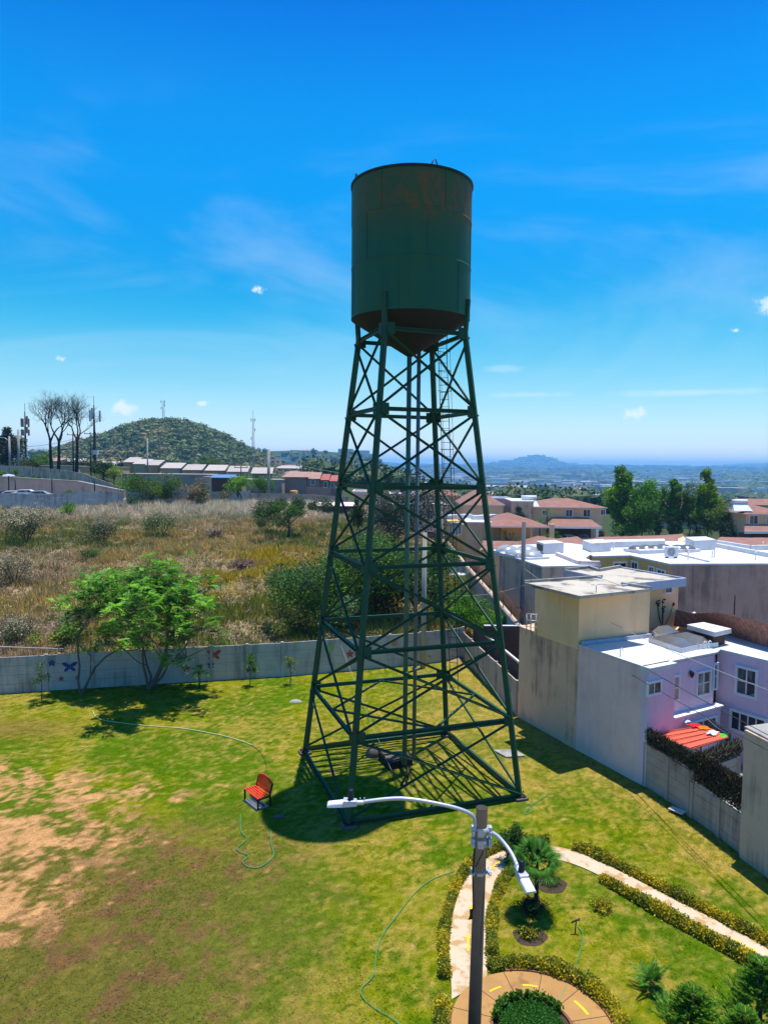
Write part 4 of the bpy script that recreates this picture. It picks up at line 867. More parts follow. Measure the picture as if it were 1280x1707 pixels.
def mural(px, py, size, m, label, kind='butterfly'):
    for A, B in zip(WALL[:-1], WALL[1:]):
        s, z, d = on_wall(px, py, A, B)
        if 0 <= s <= Vector((B.x - A.x, B.y - A.y, 0)).length: break
    nrm = Vector((d.y, -d.x, 0)); c = A + d * s + nrm * .048; c.z = z; mb = MB()
    def ell(cx, cz, a_, b_, rot, n=14):
        vs = []
        for i in range(n):
            t = 2 * PI * i / n; u, v = a_ * math.cos(t), b_ * math.sin(t); vs.append(c + d * (cx + u * math.cos(rot) - v * math.sin(rot)) + Vector((0, 0, cz + u * math.sin(rot) + v * math.cos(rot))))
        mb.add(vs, [tuple(range(n))])
    if kind == 'butterfly':
        for s_ in (-1, 1): ell(s_ * .42 * size, .25 * size, .42 * size, .22 * size, s_ * .6); ell(s_ * .33 * size, -.28 * size, .34 * size, .18 * size, -s_ * .75)
        c = c + nrm * .004; ell(0, 0, .06 * size, .40 * size, 0)
    elif kind == 'flower':
        for k in range(5): a_ = 2 * PI * k / 5 + .3; ell(.34 * size * math.cos(a_), .34 * size * math.sin(a_), .3 * size, .17 * size, a_); c = c + nrm * .002
    else: mb.add([c + d * x * size + Vector((0, 0, z_ * size)) for x, z_ in ((-.55, -.4), (.55, -.4), (.55, .45), (-.55, .45))], [(0, 1, 2, 3)])
    child(mb, 'painted_' + kind, m, bw)
PB, PR, PG, PO = (surf('blue_mural_paint', (.03, .06, .24)), surf('red_mural_paint', (.42, .07, .06)), surf('green_mural_paint', (.30, .42, .16)), surf('orange_mural_paint', (.38, .24, .14)))
mural(117, 1111, .48, PB, ''); mural(357, 1091, .5, PR, ''); mural(311, 1114, .36, PR, '', 'flower'); mural(300, 1096, .36, surf('teal_mural_paint', (.05, .30, .22)), '')
mural(352, 1109, .25, PB, ''); mural(548, 1081, .5, PG, '', 'square'); mural(583, 1090, .38, PR, '', 'flower'); mural(655, 1072, .42, PO, '', 'square'); mural(87, 1105, .3, PB, '', 'flower'); mural(130, 1129, .22, PR, '', 'flower'); mural(103, 1131, .24, PR, '', 'flower')
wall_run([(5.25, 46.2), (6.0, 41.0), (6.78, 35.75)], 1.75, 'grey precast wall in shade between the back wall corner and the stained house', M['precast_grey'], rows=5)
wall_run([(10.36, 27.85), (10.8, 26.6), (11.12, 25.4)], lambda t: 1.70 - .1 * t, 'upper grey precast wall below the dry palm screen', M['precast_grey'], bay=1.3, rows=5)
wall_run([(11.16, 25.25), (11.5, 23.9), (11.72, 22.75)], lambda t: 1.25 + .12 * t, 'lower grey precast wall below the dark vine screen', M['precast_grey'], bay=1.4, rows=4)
def screen(seed, A, B, z0, z1, label, name, dens=2600, pal=None, ln=.30, lean=.5, zz=None):
    rng = rnd(seed); A, B = Vector(A), Vector(B); root = empty(name, A, 0, label, 'screen'); Lg = (B - A).length; n = int(Lg * dens); t = rng.random(n); d = (B - A).normalized()
    mb = MB(); k = max(2, int(Lg / .9) + 1)
    for i in range(k): p = A.lerp(B, i / (k - 1)); mb.tube([p + Vector((0, 0, z0 - .3)), p + Vector((0, 0, z1 + .08))], .022, 6)
    for z in (z0 + .05, z1 - .1): mb.tube([A + Vector((0, 0, z)), B + Vector((0, 0, z))], .012, 5)
    child(mb, 'frame', M['dark_metal'], root)
    cen = np.array(A)[None] + np.array(B - A)[None] * t[:, None]; cen[:, 2] = z0 + rng.random(n) ** .85 * (z1 - z0); cen[:, :2] += rng.normal(0, .06, (n, 2))
    dr = np.array(d)[None] * rng.normal(lean, .35, (n, 1)) + np.array([0, 0, 1.]) * rng.uniform(.1, 1, (n, 1)) + rng.normal(0, .15, (n, 3)); dr /= np.linalg.norm(dr, axis=1)[:, None]
    q = np.cross(dr, rng.normal(size=(n, 3))); q /= np.linalg.norm(q, axis=1)[:, None]; l_ = ln * rng.uniform(.4, 1.1, (n, 1)); V = np.stack([cen, cen + dr * l_ * .5 + q * .014, cen + dr * l_, cen + dr * l_ * .5 - q * .014], 1)
    crown(V, pick(pal, n, rng, .4), root, 'needle', 'foliage')
DRYF = [(.05, .055, .03), (.035, .03, .02), (.09, .075, .05), (.022, .03, .016), (.16, .13, .09)]
screen(1, (10.4, 27.8, 0), (11.14, 25.35, 0), 1.70, 2.2, 'dry brown palm-leaf screen on top of the upper precast wall', 'palm_leaf_screen', 2600, DRYF)
screen(2, (11.18, 25.2, 0), (11.74, 22.75, 0), 1.35, 2.45, 'dark vine-covered mesh fence on the lower precast wall', 'vine_screen', 5200, [(.03, .025, .018), (.016, .014, .012), (.055, .035, .02), (.02, .03, .012), (.20, .14, .07)], .12, .2)
screen(3, (11.3, 25.9, 0), (13.9, 27.6, 0), 1.35, 1.85, 'dry palm-leaf screen dividing the patio from the next yard', 'palm_leaf_screen', 1700, DRYF)
wall_run([(11.35, 25.95), (13.9, 27.6)], 1.3, 'sunlit yard wall beneath the dividing palm-leaf screen', M['concrete'], bay=1.3, rows=4)
mb = MB(); mb.prism([(11.72, 22.62), (11.55, 22.60), (12.6, 18.2), (16, 19), (15.2, 23.9)], -.2, 4.2, 0)
t = empty('boundary_building', (11.72, 22.6, 0), 0, 'tall stained concrete wall with a sheet roof at the right edge', 'building'); child(mb, 'wall', M['greige_wall'], t, .01)
mb = MB(); mb.prism([(11.62, 22.75), (12.55, 18.1), (16.1, 19), (15.3, 24.0)], 4.203, 4.26); child(mb, 'roof', M['concrete'], t)
c = G(1128, 1356); mb = MB(); mb.box((0, 0, .12), (.55, .32, .03), -.9); o = mb.build('loose_board', M['pink_roof']); o.location = c; tag(o, 'small loose board lying by the shaded wall foot', 'board')

# ================================================================ buildings
def ccw(poly):
    n = len(poly); ar = sum(poly[i][0] * poly[(i + 1) % n][1] - poly[(i + 1) % n][0] * poly[i][1] for i in range(n)); return poly if ar > 0 else poly[::-1]
def win(root, A, B, rect, kind='window', curtain=False, nv=1, nh=0, trim='white_trim', tw_=.09, out=1):
    """window on the vertical plane A-B from the pixel rectangle of its glass"""
    A, B = Vector((A[0], A[1], 0)), Vector((B[0], B[1], 0)); x0, y0, x1, y1 = rect; s0, _, d = on_wall(x0, (y0 + y1) / 2, A, B); s1, _, _ = on_wall(x1, (y0 + y1) / 2, A, B)
    z0 = on_wall((x0 + x1) / 2, y1, A, B)[1]; z1 = on_wall((x0 + x1) / 2, y0, A, B)[1]; return win_m(root, A, d, min(s0, s1), max(s0, s1), z0, z1, curtain, nv, nh, trim, tw_)
def win_m(root, A, d, s0, s1, z0, z1, curtain=False, nv=1, nh=0, trim='white_trim', tw_=.09, name='window'):
    nrm = Vector((d.y, -d.x, 0)); 
    if (A + d * (s0 + s1) / 2).dot(nrm) > 0: nrm = -nrm          # face the side the camera is on
    P = lambda s, z, o=0.: A + d * s + nrm * o + Vector((0, 0, z)); mb = MB()
    for za, zb in ((z0 - tw_ / 2, z0 - tw_ / 2), (z1 + tw_ / 2, z1 + tw_ / 2)): mb.beam(P(s0 - tw_, za, .03), P(s1 + tw_, zb, .03), .08, tw_)
    for s in (s0 - tw_ / 2, s1 + tw_ / 2): mb.beam(P(s, z0, .028), P(s, z1, .028), tw_, .074, 0, tuple(nrm))
    for i in range(nv): s = s0 + (s1 - s0) * (i + 1) / (nv + 1); mb.beam(P(s, z0, .022), P(s, z1, .022), .05, .03, 0, tuple(nrm))
    for i in range(nh): z = z0 + (z1 - z0) * (i + .62) / (nh + .24); mb.beam(P(s0, z, .020), P(s1, z, .020), .03, .05)
    f = child(mb, name, M[trim], root); mb = MB(); a, b, c_, e = (P(s0, z0, .006), P(s1, z0, .006), P(s1, z1, .006), P(s0, z1, .006))
    mb.beam(P((s0 + s1) / 2, z0, .0), P((s0 + s1) / 2, z1, .0), s1 - s0, .016, 0, tuple(nrm)); mb.v = [tuple(Vector(v) - root.location) for v in mb.v]
    if root.rotation_euler.z: raise RuntimeError('rotated root')
    mb.build('pane', M['curtain_glass' if curtain else 'window_glass'], f); return f
def house(name, loc, label, cat='house', group=None): return empty(name, (loc[0], loc[1], loc[2] if len(loc) > 2 else 0), 0, label, cat, group)
def part(root, name, m, fn, bevel=0.):
    mb = MB(); fn(mb); return child(mb, name, M[m] if isinstance(m, str) else m, root, bevel)
def edge_strip(mb, pts, z, h, w_=.12):
    for a_, b_ in zip(pts[:-1], pts[1:]): mb.beam((a_[0], a_[1], z + h / 2), (b_[0], b_[1], z + h / 2), w_, h)
def g2(px, py, z): p = G(px, py, z); return (p.x, p.y)
def dome_row(root, pts, z, r_, mat, name='skylight'):
    for px, py in pts:
        p = G(px, py, z); mb = MB(); mb.box((p.x, p.y, z + .04), (r_ * 2.0, r_ * 2.2, .22), .45); o = child(mb, 'skylight_curb', M['white_roof'], root)
        mb = MB(); mb.lathe([(r_ * 1.0, .14), (r_ * .93, r_ * .28), (r_ * .7, r_ * .48), (r_ * .4, r_ * .60), (.001, r_ * .64)], (p.x, p.y, z), 18); mb.v = [tuple(Vector(v) - root.location) for v in mb.v]; mb.build('skylight_dome', M[mat], o)

# H1 : stained house with lilac and pink walls and a cream roof block
A1, B1, C1, D1 = (6.78, 35.5), (8.6, 31.38), (10.18, 28.0), (14.08, 30.35)
E1, W1 = (14.62, 30.75), (16.9, 27.2)
h1 = house('courtyard_house', (8.6, 31.4), 'house with a stained side wall, pink facade, white roof and cream rooftop block')
part(h1, 'side_wall', 'beige_wall', lambda m: m.prism([A1, B1, (12.3, 32.95), (9.6, 37.8)], -.3, 4.60, 0))
part(h1, 'patio_side_wall', 'lilac_wall', lambda m: m.prism([B1, C1, (14.0, 30.3), (15.0, 31.9), (12.3, 32.95)], -.3, 4.66, 0))
part(h1, 'wing_wall', 'pink_wall', lambda m: m.prism([(14.5, 30.9), (16.75, 27.35), (21, 30), (18.4, 34.8), (14.9, 32.4)], -.3, 4.62, 0))
dv = Vector((D1[0] - C1[0], D1[1] - C1[1], 0)).normalized(); nv_ = Vector((dv.y, -dv.x, 0)); C1v = Vector((*C1, 0)); Lf = (Vector((*D1, 0)) - C1v).length
def fac(m, s0, s1, z0, z1, o0, o1):
    q = [C1v + dv * s0 + nv_ * o0, C1v + dv * s1 + nv_ * o0, C1v + dv * s1 + nv_ * o1, C1v + dv * s0 + nv_ * o1]; m.prism([(p.x, p.y) for p in q], z0, z1)
sL = on_wall(1112, 1150, C1v, Vector((*D1, 0)))[0]; zL = 2.42
part(h1, 'facade', 'pink_wall', lambda m: (fac(m, 0, sL, -.2, 4.56, .0, .34), fac(m, sL, Lf + .1, -.2, zL, .0, .34), fac(m, sL, Lf, zL, 4.6, .0, .03)))
part(h1, 'ledge', 'white_trim', lambda m: fac(m, sL + .002, Lf + .25, zL + .003, zL + .07, .032, .40))
part(h1, 'roof', 'white_roof', lambda m: (m.prism([B1, (C1[0] + .04, C1[1] - .06), (D1[0] + .1, D1[1] - .08), (15.4, 31.9), (12.3, 33.0), (12.3, 34.5), (9.2, 33.5)], 4.665, 4.74), fac(m, -.02, sL + .02, 4.563, 4.74, -.02, .40),
                                             m.prism([(14.5, 30.86), (16.75, 27.3), (21.05, 30), (18.4, 35), (15.42, 33.0), (15.42, 31.9)], 4.625, 4.735)))
part(h1, 'parapet', 'bluish_trim', lambda m: edge_strip(m, [(8.72, 31.25), (12.30, 32.85)], 4.745, .16, .14))
cq = [(8.58, 31.40), (12.25, 32.96), (10.95, 35.9), (7.25, 34.3)]
part(h1, 'roof_block', 'cream_wall', lambda m: m.prism(cq, 4.5, 7.04, 0))
t2 = G(1128, 1040, 4.7); part(h1, 'stair_tower', 'cream_wall', lambda m: m.prism([(12.0, 34.3), (t2.x, t2.y), (t2.x - 1.9, t2.y + 3.6), (9.9, 37.4)], 4.5, 6.98, 0))
S1 = [g2(*p, 7.2) for p in ((874, 970), (966, 992.5), (1084, 980.5), (1036, 973), (1003, 961))]
S2 = [g2(*p, 7.25) for p in ((940, 949), (982, 945), (998, 950), (1033, 944), (1142, 963), (1037, 974), (1002, 961.5))]
part(h1, 'slab_roof', 'slab_roof', lambda m: (m.prism(S1, 7.045, 7.15), m.prism(S2, 6.985, 7.17)))
part(h1, 'fascia', 'bluish_trim', lambda m: (edge_strip(m, [S2[5], S2[4], S2[3]], 6.84, .40, .10), edge_strip(m, [S2[6], S2[0]], 6.84, .40, .10)))
part(h1, 'slab_upstand', 'concrete', lambda m: (edge_strip(m, [S1[4], S1[0]], 7.152, .12, .12), edge_strip(m, [S1[3], S1[2]], 7.152, .12, .12), edge_strip(m, [S2[0], S2[1], S2[2], S2[3]], 7.172, .14, .14), edge_strip(m, [S1[0], S1[1], S1[2]], 7.152, .03, .08)))
C1o = C1v + nv_ * .34; D1o = Vector((*D1, 0)) + nv_ * .34; C1i = C1v + nv_ * .03; D1i = Vector((*D1, 0)) + nv_ * .03
win(h1, C1o, D1o, (1079, 1138, 1099, 1155)); win(h1, C1i, D1i, (1114, 1129, 1129, 1166), curtain=True, nh=1); win(h1, C1i, D1i, (1161, 1121, 1181, 1156), curtain=True, nh=1); win(h1, C1i, D1i, (1188.5, 1108, 1192.5, 1146), nv=0, nh=1)
Wv = (Vector((14.5, 30.9, 0)), Vector((16.75, 27.35, 0)))
win(h1, *Wv, (1229, 1116, 1259, 1158), nh=1, tw_=.11); win(h1, *Wv, (1219, 1193, 1274, 1222), nv=3, tw_=.11)
win(h1, C1o, D1o, (1150, 1201, 1190, 1216), nv=1)
win(h1, Vector((12.0, 34.3, 0)), Vector((t2.x, t2.y, 0)), (1107, 979, 1118, 987), nv=0, tw_=.07)
s, z, d_ = on_wall(1149, 1124, C1i, D1i); p = C1i + d_ * s + Vector((0, 0, z)); part(h1, 'wall_lamp', 'black', lambda m: (m.lathe([(.03, -.12), (.09, .0), (.10, .1), (.03, .16)], (p.x + .05, p.y - .1, z), 8), m.beam(p + Vector((0, 0, .15)), p + Vector((.05, -.1, .15)), .03, .03)))
for pl in ([(1080, 1061), (1136, 1079), (1164, 1073), (1117, 1056)], [(1118, 1056), (1165, 1073), (1197, 1069), (1149, 1051)], [(1083, 1047), (1096, 1056), (1132, 1051), (1112, 1040)]):
    q = [g2(*p, 5.0) for p in pl]; cx_ = sum(p[0] for p in q) / 4; cy_ = sum(p[1] for p in q) / 4; q = [(cx_ + (a - cx_) * .97, cy_ + (b - cy_) * .97) for a, b in q]
    q2 = [(cx_ + (a - cx_) * .5, cy_ + (b - cy_) * .5) for a, b in q]
    f_ = part(h1, 'skylight_curb', 'white_roof', lambda m: m.prism([(cx_ + (a - cx_) * 1.02, cy_ + (b - cy_) * 1.02) for a, b in q], 4.74, 4.95))
    mb = MB(); mb.add([(a, b, 4.955) for a, b in q] + [(a, b, 5.13) for a, b in q2], [(0, 1, 5, 4), (1, 2, 6, 5), (2, 3, 7, 6), (3, 0, 4, 7), (4, 5, 6, 7)], 0, True); mb.v = [tuple(Vector(v) - h1.location) for v in mb.v]; mb.build('skylight_dome', M['skylight'], f_)
cp = [g2(*p, 5.45) for p in ((1144, 1041), (1172, 1037), (1219, 1048), (1191, 1054))]; cx_ = sum(p[0] for p in cp) / 4; cy_ = sum(p[1] for p in cp) / 4
part(h1, 'roof_hatch', 'brown_wall', lambda m: m.prism([(cx_ + (a - cx_) * .72, cy_ + (b - cy_) * .72) for a, b in cp], 4.74, 5.25)); part(h1, 'hatch_cover', 'white_roof', lambda m: m.prism(cp, 5.25, 5.45), .03)
for q in ((1033, 1094), (1172, 1082), (1180, 1081)):
    p = G(*q, 4.74); part(h1, 'vent_pipe', 'white_trim', lambda m: m.tube([p, p + Vector((0, 0, .28)), p + Vector((.06, 0, .34)), p + Vector((.12, 0, .28))], .025, 8))
p = G(993, 988, 7.2); part(h1, 'antenna', 'lamp_metal', lambda m: (m.tube([p, p + Vector((0, 0, .35))], .02, 6), m.tube([p + Vector((-.22, 0, .33)), p + Vector((.25, .05, .36))], .015, 6)))
part(h1, 'roof_railing', 'lamp_metal', lambda m: [m.tube([G(x, 1058, 4.6), G(x, 1058, 4.6) + Vector((0, 0, 1.0))], .03, 6) for x in (877, 884, 893)] + [m.tube([G(876, 1058, 4.6) + Vector((0, 0, h)), G(895, 1060, 4.6) + Vector((0, 0, h))], .02, 6) for h in (.4, .7, 1.0)])
def weeds(root, c, d, seed):
    rng = rnd(seed); mb = MB(); nrm = Vector((d.y, -d.x, 0)); nrm = -nrm if c.dot(nrm) > 0 else nrm
    for i in range(6):
        x = rng.normal(0, .25); hh = rng.uniform(.5, 1.3); p0 = c + d * x * .3 + nrm * .04; p1 = c + d * x * 2 + Vector((0, 0, hh)) + nrm * .05; mb.tube([p0, p0.lerp(p1, .5) + d * x * .4, p1], .018, 4); 
        for j in range(7): q = p1 + d * rng.normal(0, .07) + Vector((0, 0, rng.normal(0, .08))); mb.beam(q, q + Vector((.05, 0, .07)), .05, .03)
    return child(mb, 'dry_climber', M['dark_bark'], root)
p = G(1103, 1044, 4.75); weeds(h1, Vector((p.x, p.y - .0, 4.75)), (t2 - Vector((12.0, 34.3, 4.7))).normalized(), 5)

# brown shingle roof house behind H1
h1b = house('shingle_roof_house', (17.5, 36), 'low house with a reddish brown shingle roof behind the white roof and skylights')
R1 = [G(1126, 1016, 5.7), G(1152, 1022.5, 5.6), G(1196, 1021, 5.9), G(1300, 1045, 5.9)]; R2 = [G(1122, 1044, 4.78), G(1190, 1052, 4.78), G(1232, 1064, 4.78), G(1300, 1086, 4.78)]
def rf(m):
    v = R1 + R2 + [p + Vector((1.8, 3.2, -.9)) for p in R1]; m.add(v, [(4, 5, 1, 0), (5, 6, 2, 1), (6, 7, 3, 2), (0, 1, 9, 8), (1, 2, 10, 9), (2, 3, 11, 10)])
part(h1b, 'roof', 'shingle', rf)
part(h1b, 'wall', 'tan_wall', lambda m: m.prism([(R2[0].x + .3, R2[0].y + .6), (R2[2].x, R2[2].y + .4), (R2[3].x, R2[3].y + .5), (R1[3].x + 1.5, R1[3].y + 2.6), (R1[0].x + 1.4, R1[0].y + 2.6)], -.3, 4.5))
for q in ((1156, 1030), (1168, 1032), (1229, 1044), (1240, 1047)):
    p = G(*q, 5.3); part(h1b, 'roof_vent', 'lamp_metal', lambda m: (m.tube([p - Vector((0, 0, .3)), p + Vector((0, 0, .15))], .06, 8), m.lathe([(.12, 0), (.13, .1), (.07, .18), (.001, .2)], (p.x, p.y, p.z + .1), 10)))
p = G(1223, 1025, 5.85); part(h1b, 'roof_post', 'dark_metal', lambda m: m.tube([p, p + Vector((0, 0, .9))], .03, 6))
# patio things
tag(part(None, 'patio', 'concrete', lambda m: m.prism([(10.6, 27.4), (11.9, 23.2), (16.2, 26.5), (14.4, 30.4)], -.1, .06)) if False else MB().prism([(10.7, 27.6), (12.0, 23.3), (16.4, 26.6), (14.3, 30.2)], -.1, .05).build('patio', M['concrete']), 'concrete patio floor behind the precast walls', None, None, 'structure')
op = [G(*p, 2.15) for p in ((1088, 1218), (1139, 1209.5), (1169, 1210), (1187, 1216), (1214, 1229), (1154, 1243))]
ort = house('patio_canopy', (op[0].x, op[0].y, 0), 'orange plastic roof over the patio below the pink facade', 'canopy')
part(ort, 'canopy_sheet', 'orange_sheet', lambda m: m.prism([(p.x, p.y) for p in op], [2.0, 2.12, 2.14, 2.12, 1.98, 1.94], [2.03, 2.15, 2.17, 2.15, 2.01, 1.97]), 0)
def ribs(m):
    for i in range(5): a_ = op[0].lerp(op[5], i / 4.2 + .02); b_ = op[2].lerp(op[4], i / 4.2 + .02); m.beam(a_ + Vector((0, 0, -.09)), b_ + Vector((0, 0, .0)), .03, .03)
part(ort, 'rib', 'orange_sheet', ribs)
for p in op[::2]: part(ort, 'post', 'dark_metal', lambda m: m.tube([(p.x, p.y, 0), (p.x, p.y, 1.95)], .03, 6))
pb = [G(*p, 2.05) for p in ((1062, 1215), (1082, 1217), (1138, 1208.5), (1118, 1204))]
tag(MB().prism([(p.x, p.y) for p in pb], 1.98, 2.08).build('plywood_sheet', M['concrete']), 'dusty beige sheet roof between the pink facade and the orange canopy', 'roof sheet')
def cloth(px, py, sx, sy, col, label, z=2.16, seed=1, hang=0.):
    rng = rnd(seed); p = G(px, py, z); n = 13; vs = []; hh = fbm(np.arange(n)[:, None] * .4 + seed + 0 * np.arange(n)[None], np.arange(n)[None] * .4 + 0 * np.arange(n)[:, None], seed, 3, 1.)
    for i in range(n):
        for j in range(n): a_, b_ = (i / (n - 1) - .5), (j / (n - 1) - .5); k = 1 - .35 * (hh[j, i] - .5) * 2; vs.append((a_ * sx * k, b_ * sy * k, .02 + max(0, .14 * hh[i, j] * (1 - (2 * a_) ** 2) * (1 - (2 * b_) ** 2)) ))
    mb = MB(); mb.add(vs, [(i * n + j, (i + 1) * n + j, (i + 1) * n + j + 1, i * n + j + 1) for i in range(n - 1) for j in range(n - 1)], 0, False)
    o = mb.build('clothing', surf('cloth_' + label.split()[0], col, None, .9, 0, 9)); s_ = o.modifiers.new('thickness', 'SOLIDIFY'); s_.thickness = .02; o.location = p + Vector((0, 0, .0)); o.rotation_euler = (0, 0, rng.uniform(0, 1)); tag(o, label, 'laundry', 'laundry drying on the orange canopy')
cloth(1158, 1210, .55, .36, (.70, .01, .03), 'crumpled red clothing drying at the back edge of the orange canopy', seed=2)
cloth(1173, 1214, .42, .3, (.80, .20, .01), 'crumpled orange clothing next to the red clothing on the canopy', seed=3)
cloth(1187, 1222, .50, .34, (.75, .70, .78), 'white clothing laid at the right edge of the orange canopy', seed=4)
cloth(1205, 1227, .36, .22, (.05, .62, .04), 'bright green clothing at the right corner of the orange canopy', 2.12, seed=5)
cloth(1143, 1203, .34, .24, (.62, .62, .72), 'pale blue clothing behind the red clothing by the pink facade', 2.2, seed=6)
a_, b_ = G(1175, 1196, 2.4), G(1215, 1226, 2.1); mb = MB(); mb.tube([a_, a_.lerp(b_, .5) + Vector((0, 0, -.06)), b_], .015, 5)
for i in range(7):
    p = a_.lerp(b_, .12 + i * .12); mb.add([p, p + Vector((.17, -.10, 0)), p + Vector((.16, -.12, -.32)), p + Vector((0, -.02, -.36))], [(0, 1, 2, 3)])
tag(mb.build('washing_line', surf('grey_washing', (.20, .20, .20), (.08, .09, .07), .9, 0, 7), loc=a_), 'washing line of grey and dark clothes beside the orange canopy', 'washing line')
# low dark yard behind the right wall near the corner
yd = house('courtyard_shed', (7.8, 40), 'low dark brown yard walls with a pale roof slab behind the grey precast wall', 'outbuilding')
part(yd, 'wall', 'brown_wall', lambda m: (m.prism([(5.75, 45.6), (7.1, 36.2), (7.35, 36.2), (6.0, 45.7)], 0, 2.35), m.prism([(6.4, 45.2), (10, 45.2), (10, 45.5), (6.4, 45.5)], 0, 2.4)))
part(yd, 'coping', 'white_trim', lambda m: (m.beam((5.9, 45.4, 2.38), (7.22, 36.2, 2.38), .10, .05), m.beam((6.4, 45.32, 2.44), (10, 45.32, 2.44), .2, .05)))
part(yd, 'roof', 'white_roof', lambda m: m.prism([(7.6, 40.4), (7.9, 36.9), (11, 38), (10.5, 41)], .5, 1.35))

# H2 grey wall / white roof house behind
Z2 = 5.6; P2 = [g2(*p, Z2) for p in ((832, 921), (903, 944), (1001, 942), (975, 930), (1003, 912), (945, 905), (852, 909))]
h2 = house('grey_walled_house', P2[1], 'house with a tall stained grey side wall, white roof and three pale domed skylights')
part(h2, 'wall', 'greige_wall', lambda m: m.prism(P2, -.3, Z2 - .1)); part(h2, 'roof', 'white_roof', lambda m: m.prism(P2, Z2 - .1, Z2 + .003)); 
part(h2, 'parapet', 'pink_roof', lambda m: edge_strip(m, [g2(*p, Z2) for p in ((928, 926), (966, 941), (999, 941.5))], Z2 + .006, .25, .3))
q = [g2(*p, Z2) for p in ((890, 940), (905, 943), (950, 941), (915, 932))]; part(h2, 'roof_patch', 'pink_roof', lambda m: m.prism(q, Z2 + .004, Z2 + .012))
dome_row(h2, [(845, 921), (861, 926), (884, 930), (878, 921)], Z2, .95, 'skylight_pale')
q = [g2(*p, Z2) for p in ((893, 919), (906, 924), (939, 922), (924, 917))]; part(h2, 'roof_box', 'white_roof', lambda m: m.prism(q, Z2, Z2 + .85), .03)
q2 = on_wall(894, 915, Vector((*q[0], 0)), Vector((*q[1], 0))); part(h2, 'box_louvre', 'dark_metal', lambda m: m.beam(Vector((*q[0], Z2 + .45)).lerp(Vector((*q[1], Z2 + .45)), .15) + Vector((-.02, -.02, 0)), Vector((*q[0], Z2 + .45)).lerp(Vector((*q[1], Z2 + .45)), .85) + Vector((-.02, -.02, 0)), .06, .45))
# H2 front facade window and lower blue trimmed block
# H3 ochre facade, grey flank, white roof
Z3 = 5.6; P3 = [g2(*p, Z3) for p in ((1115, 939.5), (1300, 939), (1300, 915), (1215, 906), (1120, 902), (1004, 905), (968, 916), (988, 927), (1050, 925.5))]
h3 = house('ochre_house', P3[0], 'ochre fronted house with tall grey flank wall and broad white roof')
part(h3, 'wall', 'olive_wall', lambda m: m.prism([P3[0]] + [(P3[1][0], P3[1][1] + .3)] + P3[2:], -.3, Z3 - .12)); part(h3, 'roof', 'white_roof', lambda m: m.prism(P3, Z3 - .12, Z3))
part(h3, 'flank_wall', 'grey_wall', lambda m: m.prism([(P3[0][0], P3[0][1] - .02), (P3[1][0], P3[1][1] - .02), (P3[1][0], P3[1][1] + .2), (P3[0][0] + .2, P3[0][1] + .2)], -.3, Z3 - .122))
part(h3, 'side_block', 'olive_wall', lambda m: m.prism([g2(988, 927, Z3), g2(925, 931, Z3), g2(935, 922, Z3), g2(975, 916, Z3)], -.3, Z3 - .5))
win(h3, Vector((*P3[7], 0)), Vector((*P3[8], 0)), (1023, 939, 1042, 946), nv=1, tw_=.12); fa = (Vector((*P3[8], 0)), Vector((*P3[0], 0)))
for rct in ((1053, 938, 1062, 948), (1082, 946, 1089, 953), (1096, 951, 1108, 958)): win(h3, *fa, rct, nv=1, tw_=.12)
q = [g2(*p, Z3) for p in ((1052, 919), (1066, 924), (1110, 922), (1093, 917))]; part(h3, 'skylight_curb', 'white_roof', lambda m: m.prism(q, Z3, Z3 + .3))
dome_row(h3, [(1061, 918), (1076, 917), (1091, 917.5), (1105, 916), (1130, 917), (1144, 917)], Z3 + .1, .72, 'skylight')
p = G(1118, 930, Z3); a_ = house('air_conditioner', (p.x, p.y, Z3), 'white air conditioner unit on the broad white roof', 'air conditioner')
part(a_, 'casing', 'white_trim', lambda m: m.box((p.x, p.y, Z3 + .48), (.95, .40, .78), 0), .03)
part(a_, 'fan_grille', 'dark_metal', lambda m: (m.lathe([(.30, -.206), (.31, -.20)], (0, 0, 0), 4), None) if False else [m.tube([(p.x - .08 + r_ * math.cos(t), p.y - .215, Z3 + .48 + r_ * math.sin(t)) for t in np.linspace(0, 2 * PI, 17)], .012, 5) for r_ in (.08, .15, .22, .29)])
part(a_, 'feet', 'dark_metal', lambda m: [m.box((p.x + s * .33, p.y, Z3 + .045), (.08, .4, .09)) for s in (-1, 1)])
for nm, pl, hgt in (('roof_box', ((970, 915), (985, 921), (1018, 919), (1003, 913)), .75), ('roof_box', ((1141, 911), (1155, 918), (1192, 916), (1175, 910)), .85), ('roof_upstand', ((1008, 909), (1010, 913), (1108, 911), (1106, 907)), .5)):
    q = [g2(*p, Z3) for p in pl]; part(h3, nm, 'white_roof', lambda m: m.prism(q, Z3, Z3 + hgt), .02)
part(h3, 'roof_kerb', 'white_roof', lambda m: edge_strip(m, [g2(*p, Z3) for p in ((1193, 912), (1292, 931))], Z3, .35, .3)); part(h3, 'roof_kerb', 'white_roof', lambda m: edge_strip(m, [g2(*p, Z3) for p in ((1128, 924), (1180, 937))], Z3, .12, .2)); part(h3, 'roof_kerb', 'white_roof', lambda m: (edge_strip(m, [g2(*p, Z3) for p in ((1195, 908), (1250, 917), (1290, 916))], Z3, .4, .3)))
for q in ((1146, 933), (1186, 930), (1190, 929), (1258, 933), (1022, 916), (1270, 915)):
    p = G(*q, Z3); part(h3, 'vent_pipe', 'white_trim', lambda m: m.tube([p, p + Vector((0, 0, .55)), p + Vector((.1, 0, .62))], .045, 6))
part(h3, 'gutter_shadow_band', 'brown_wall', lambda m: m.prism([g2(*p, Z3) for p in ((1193, 914), (1240, 921), (1300, 921), (1300, 917), (1250, 917))], Z3 + .002, Z3 + .02)) if False else None
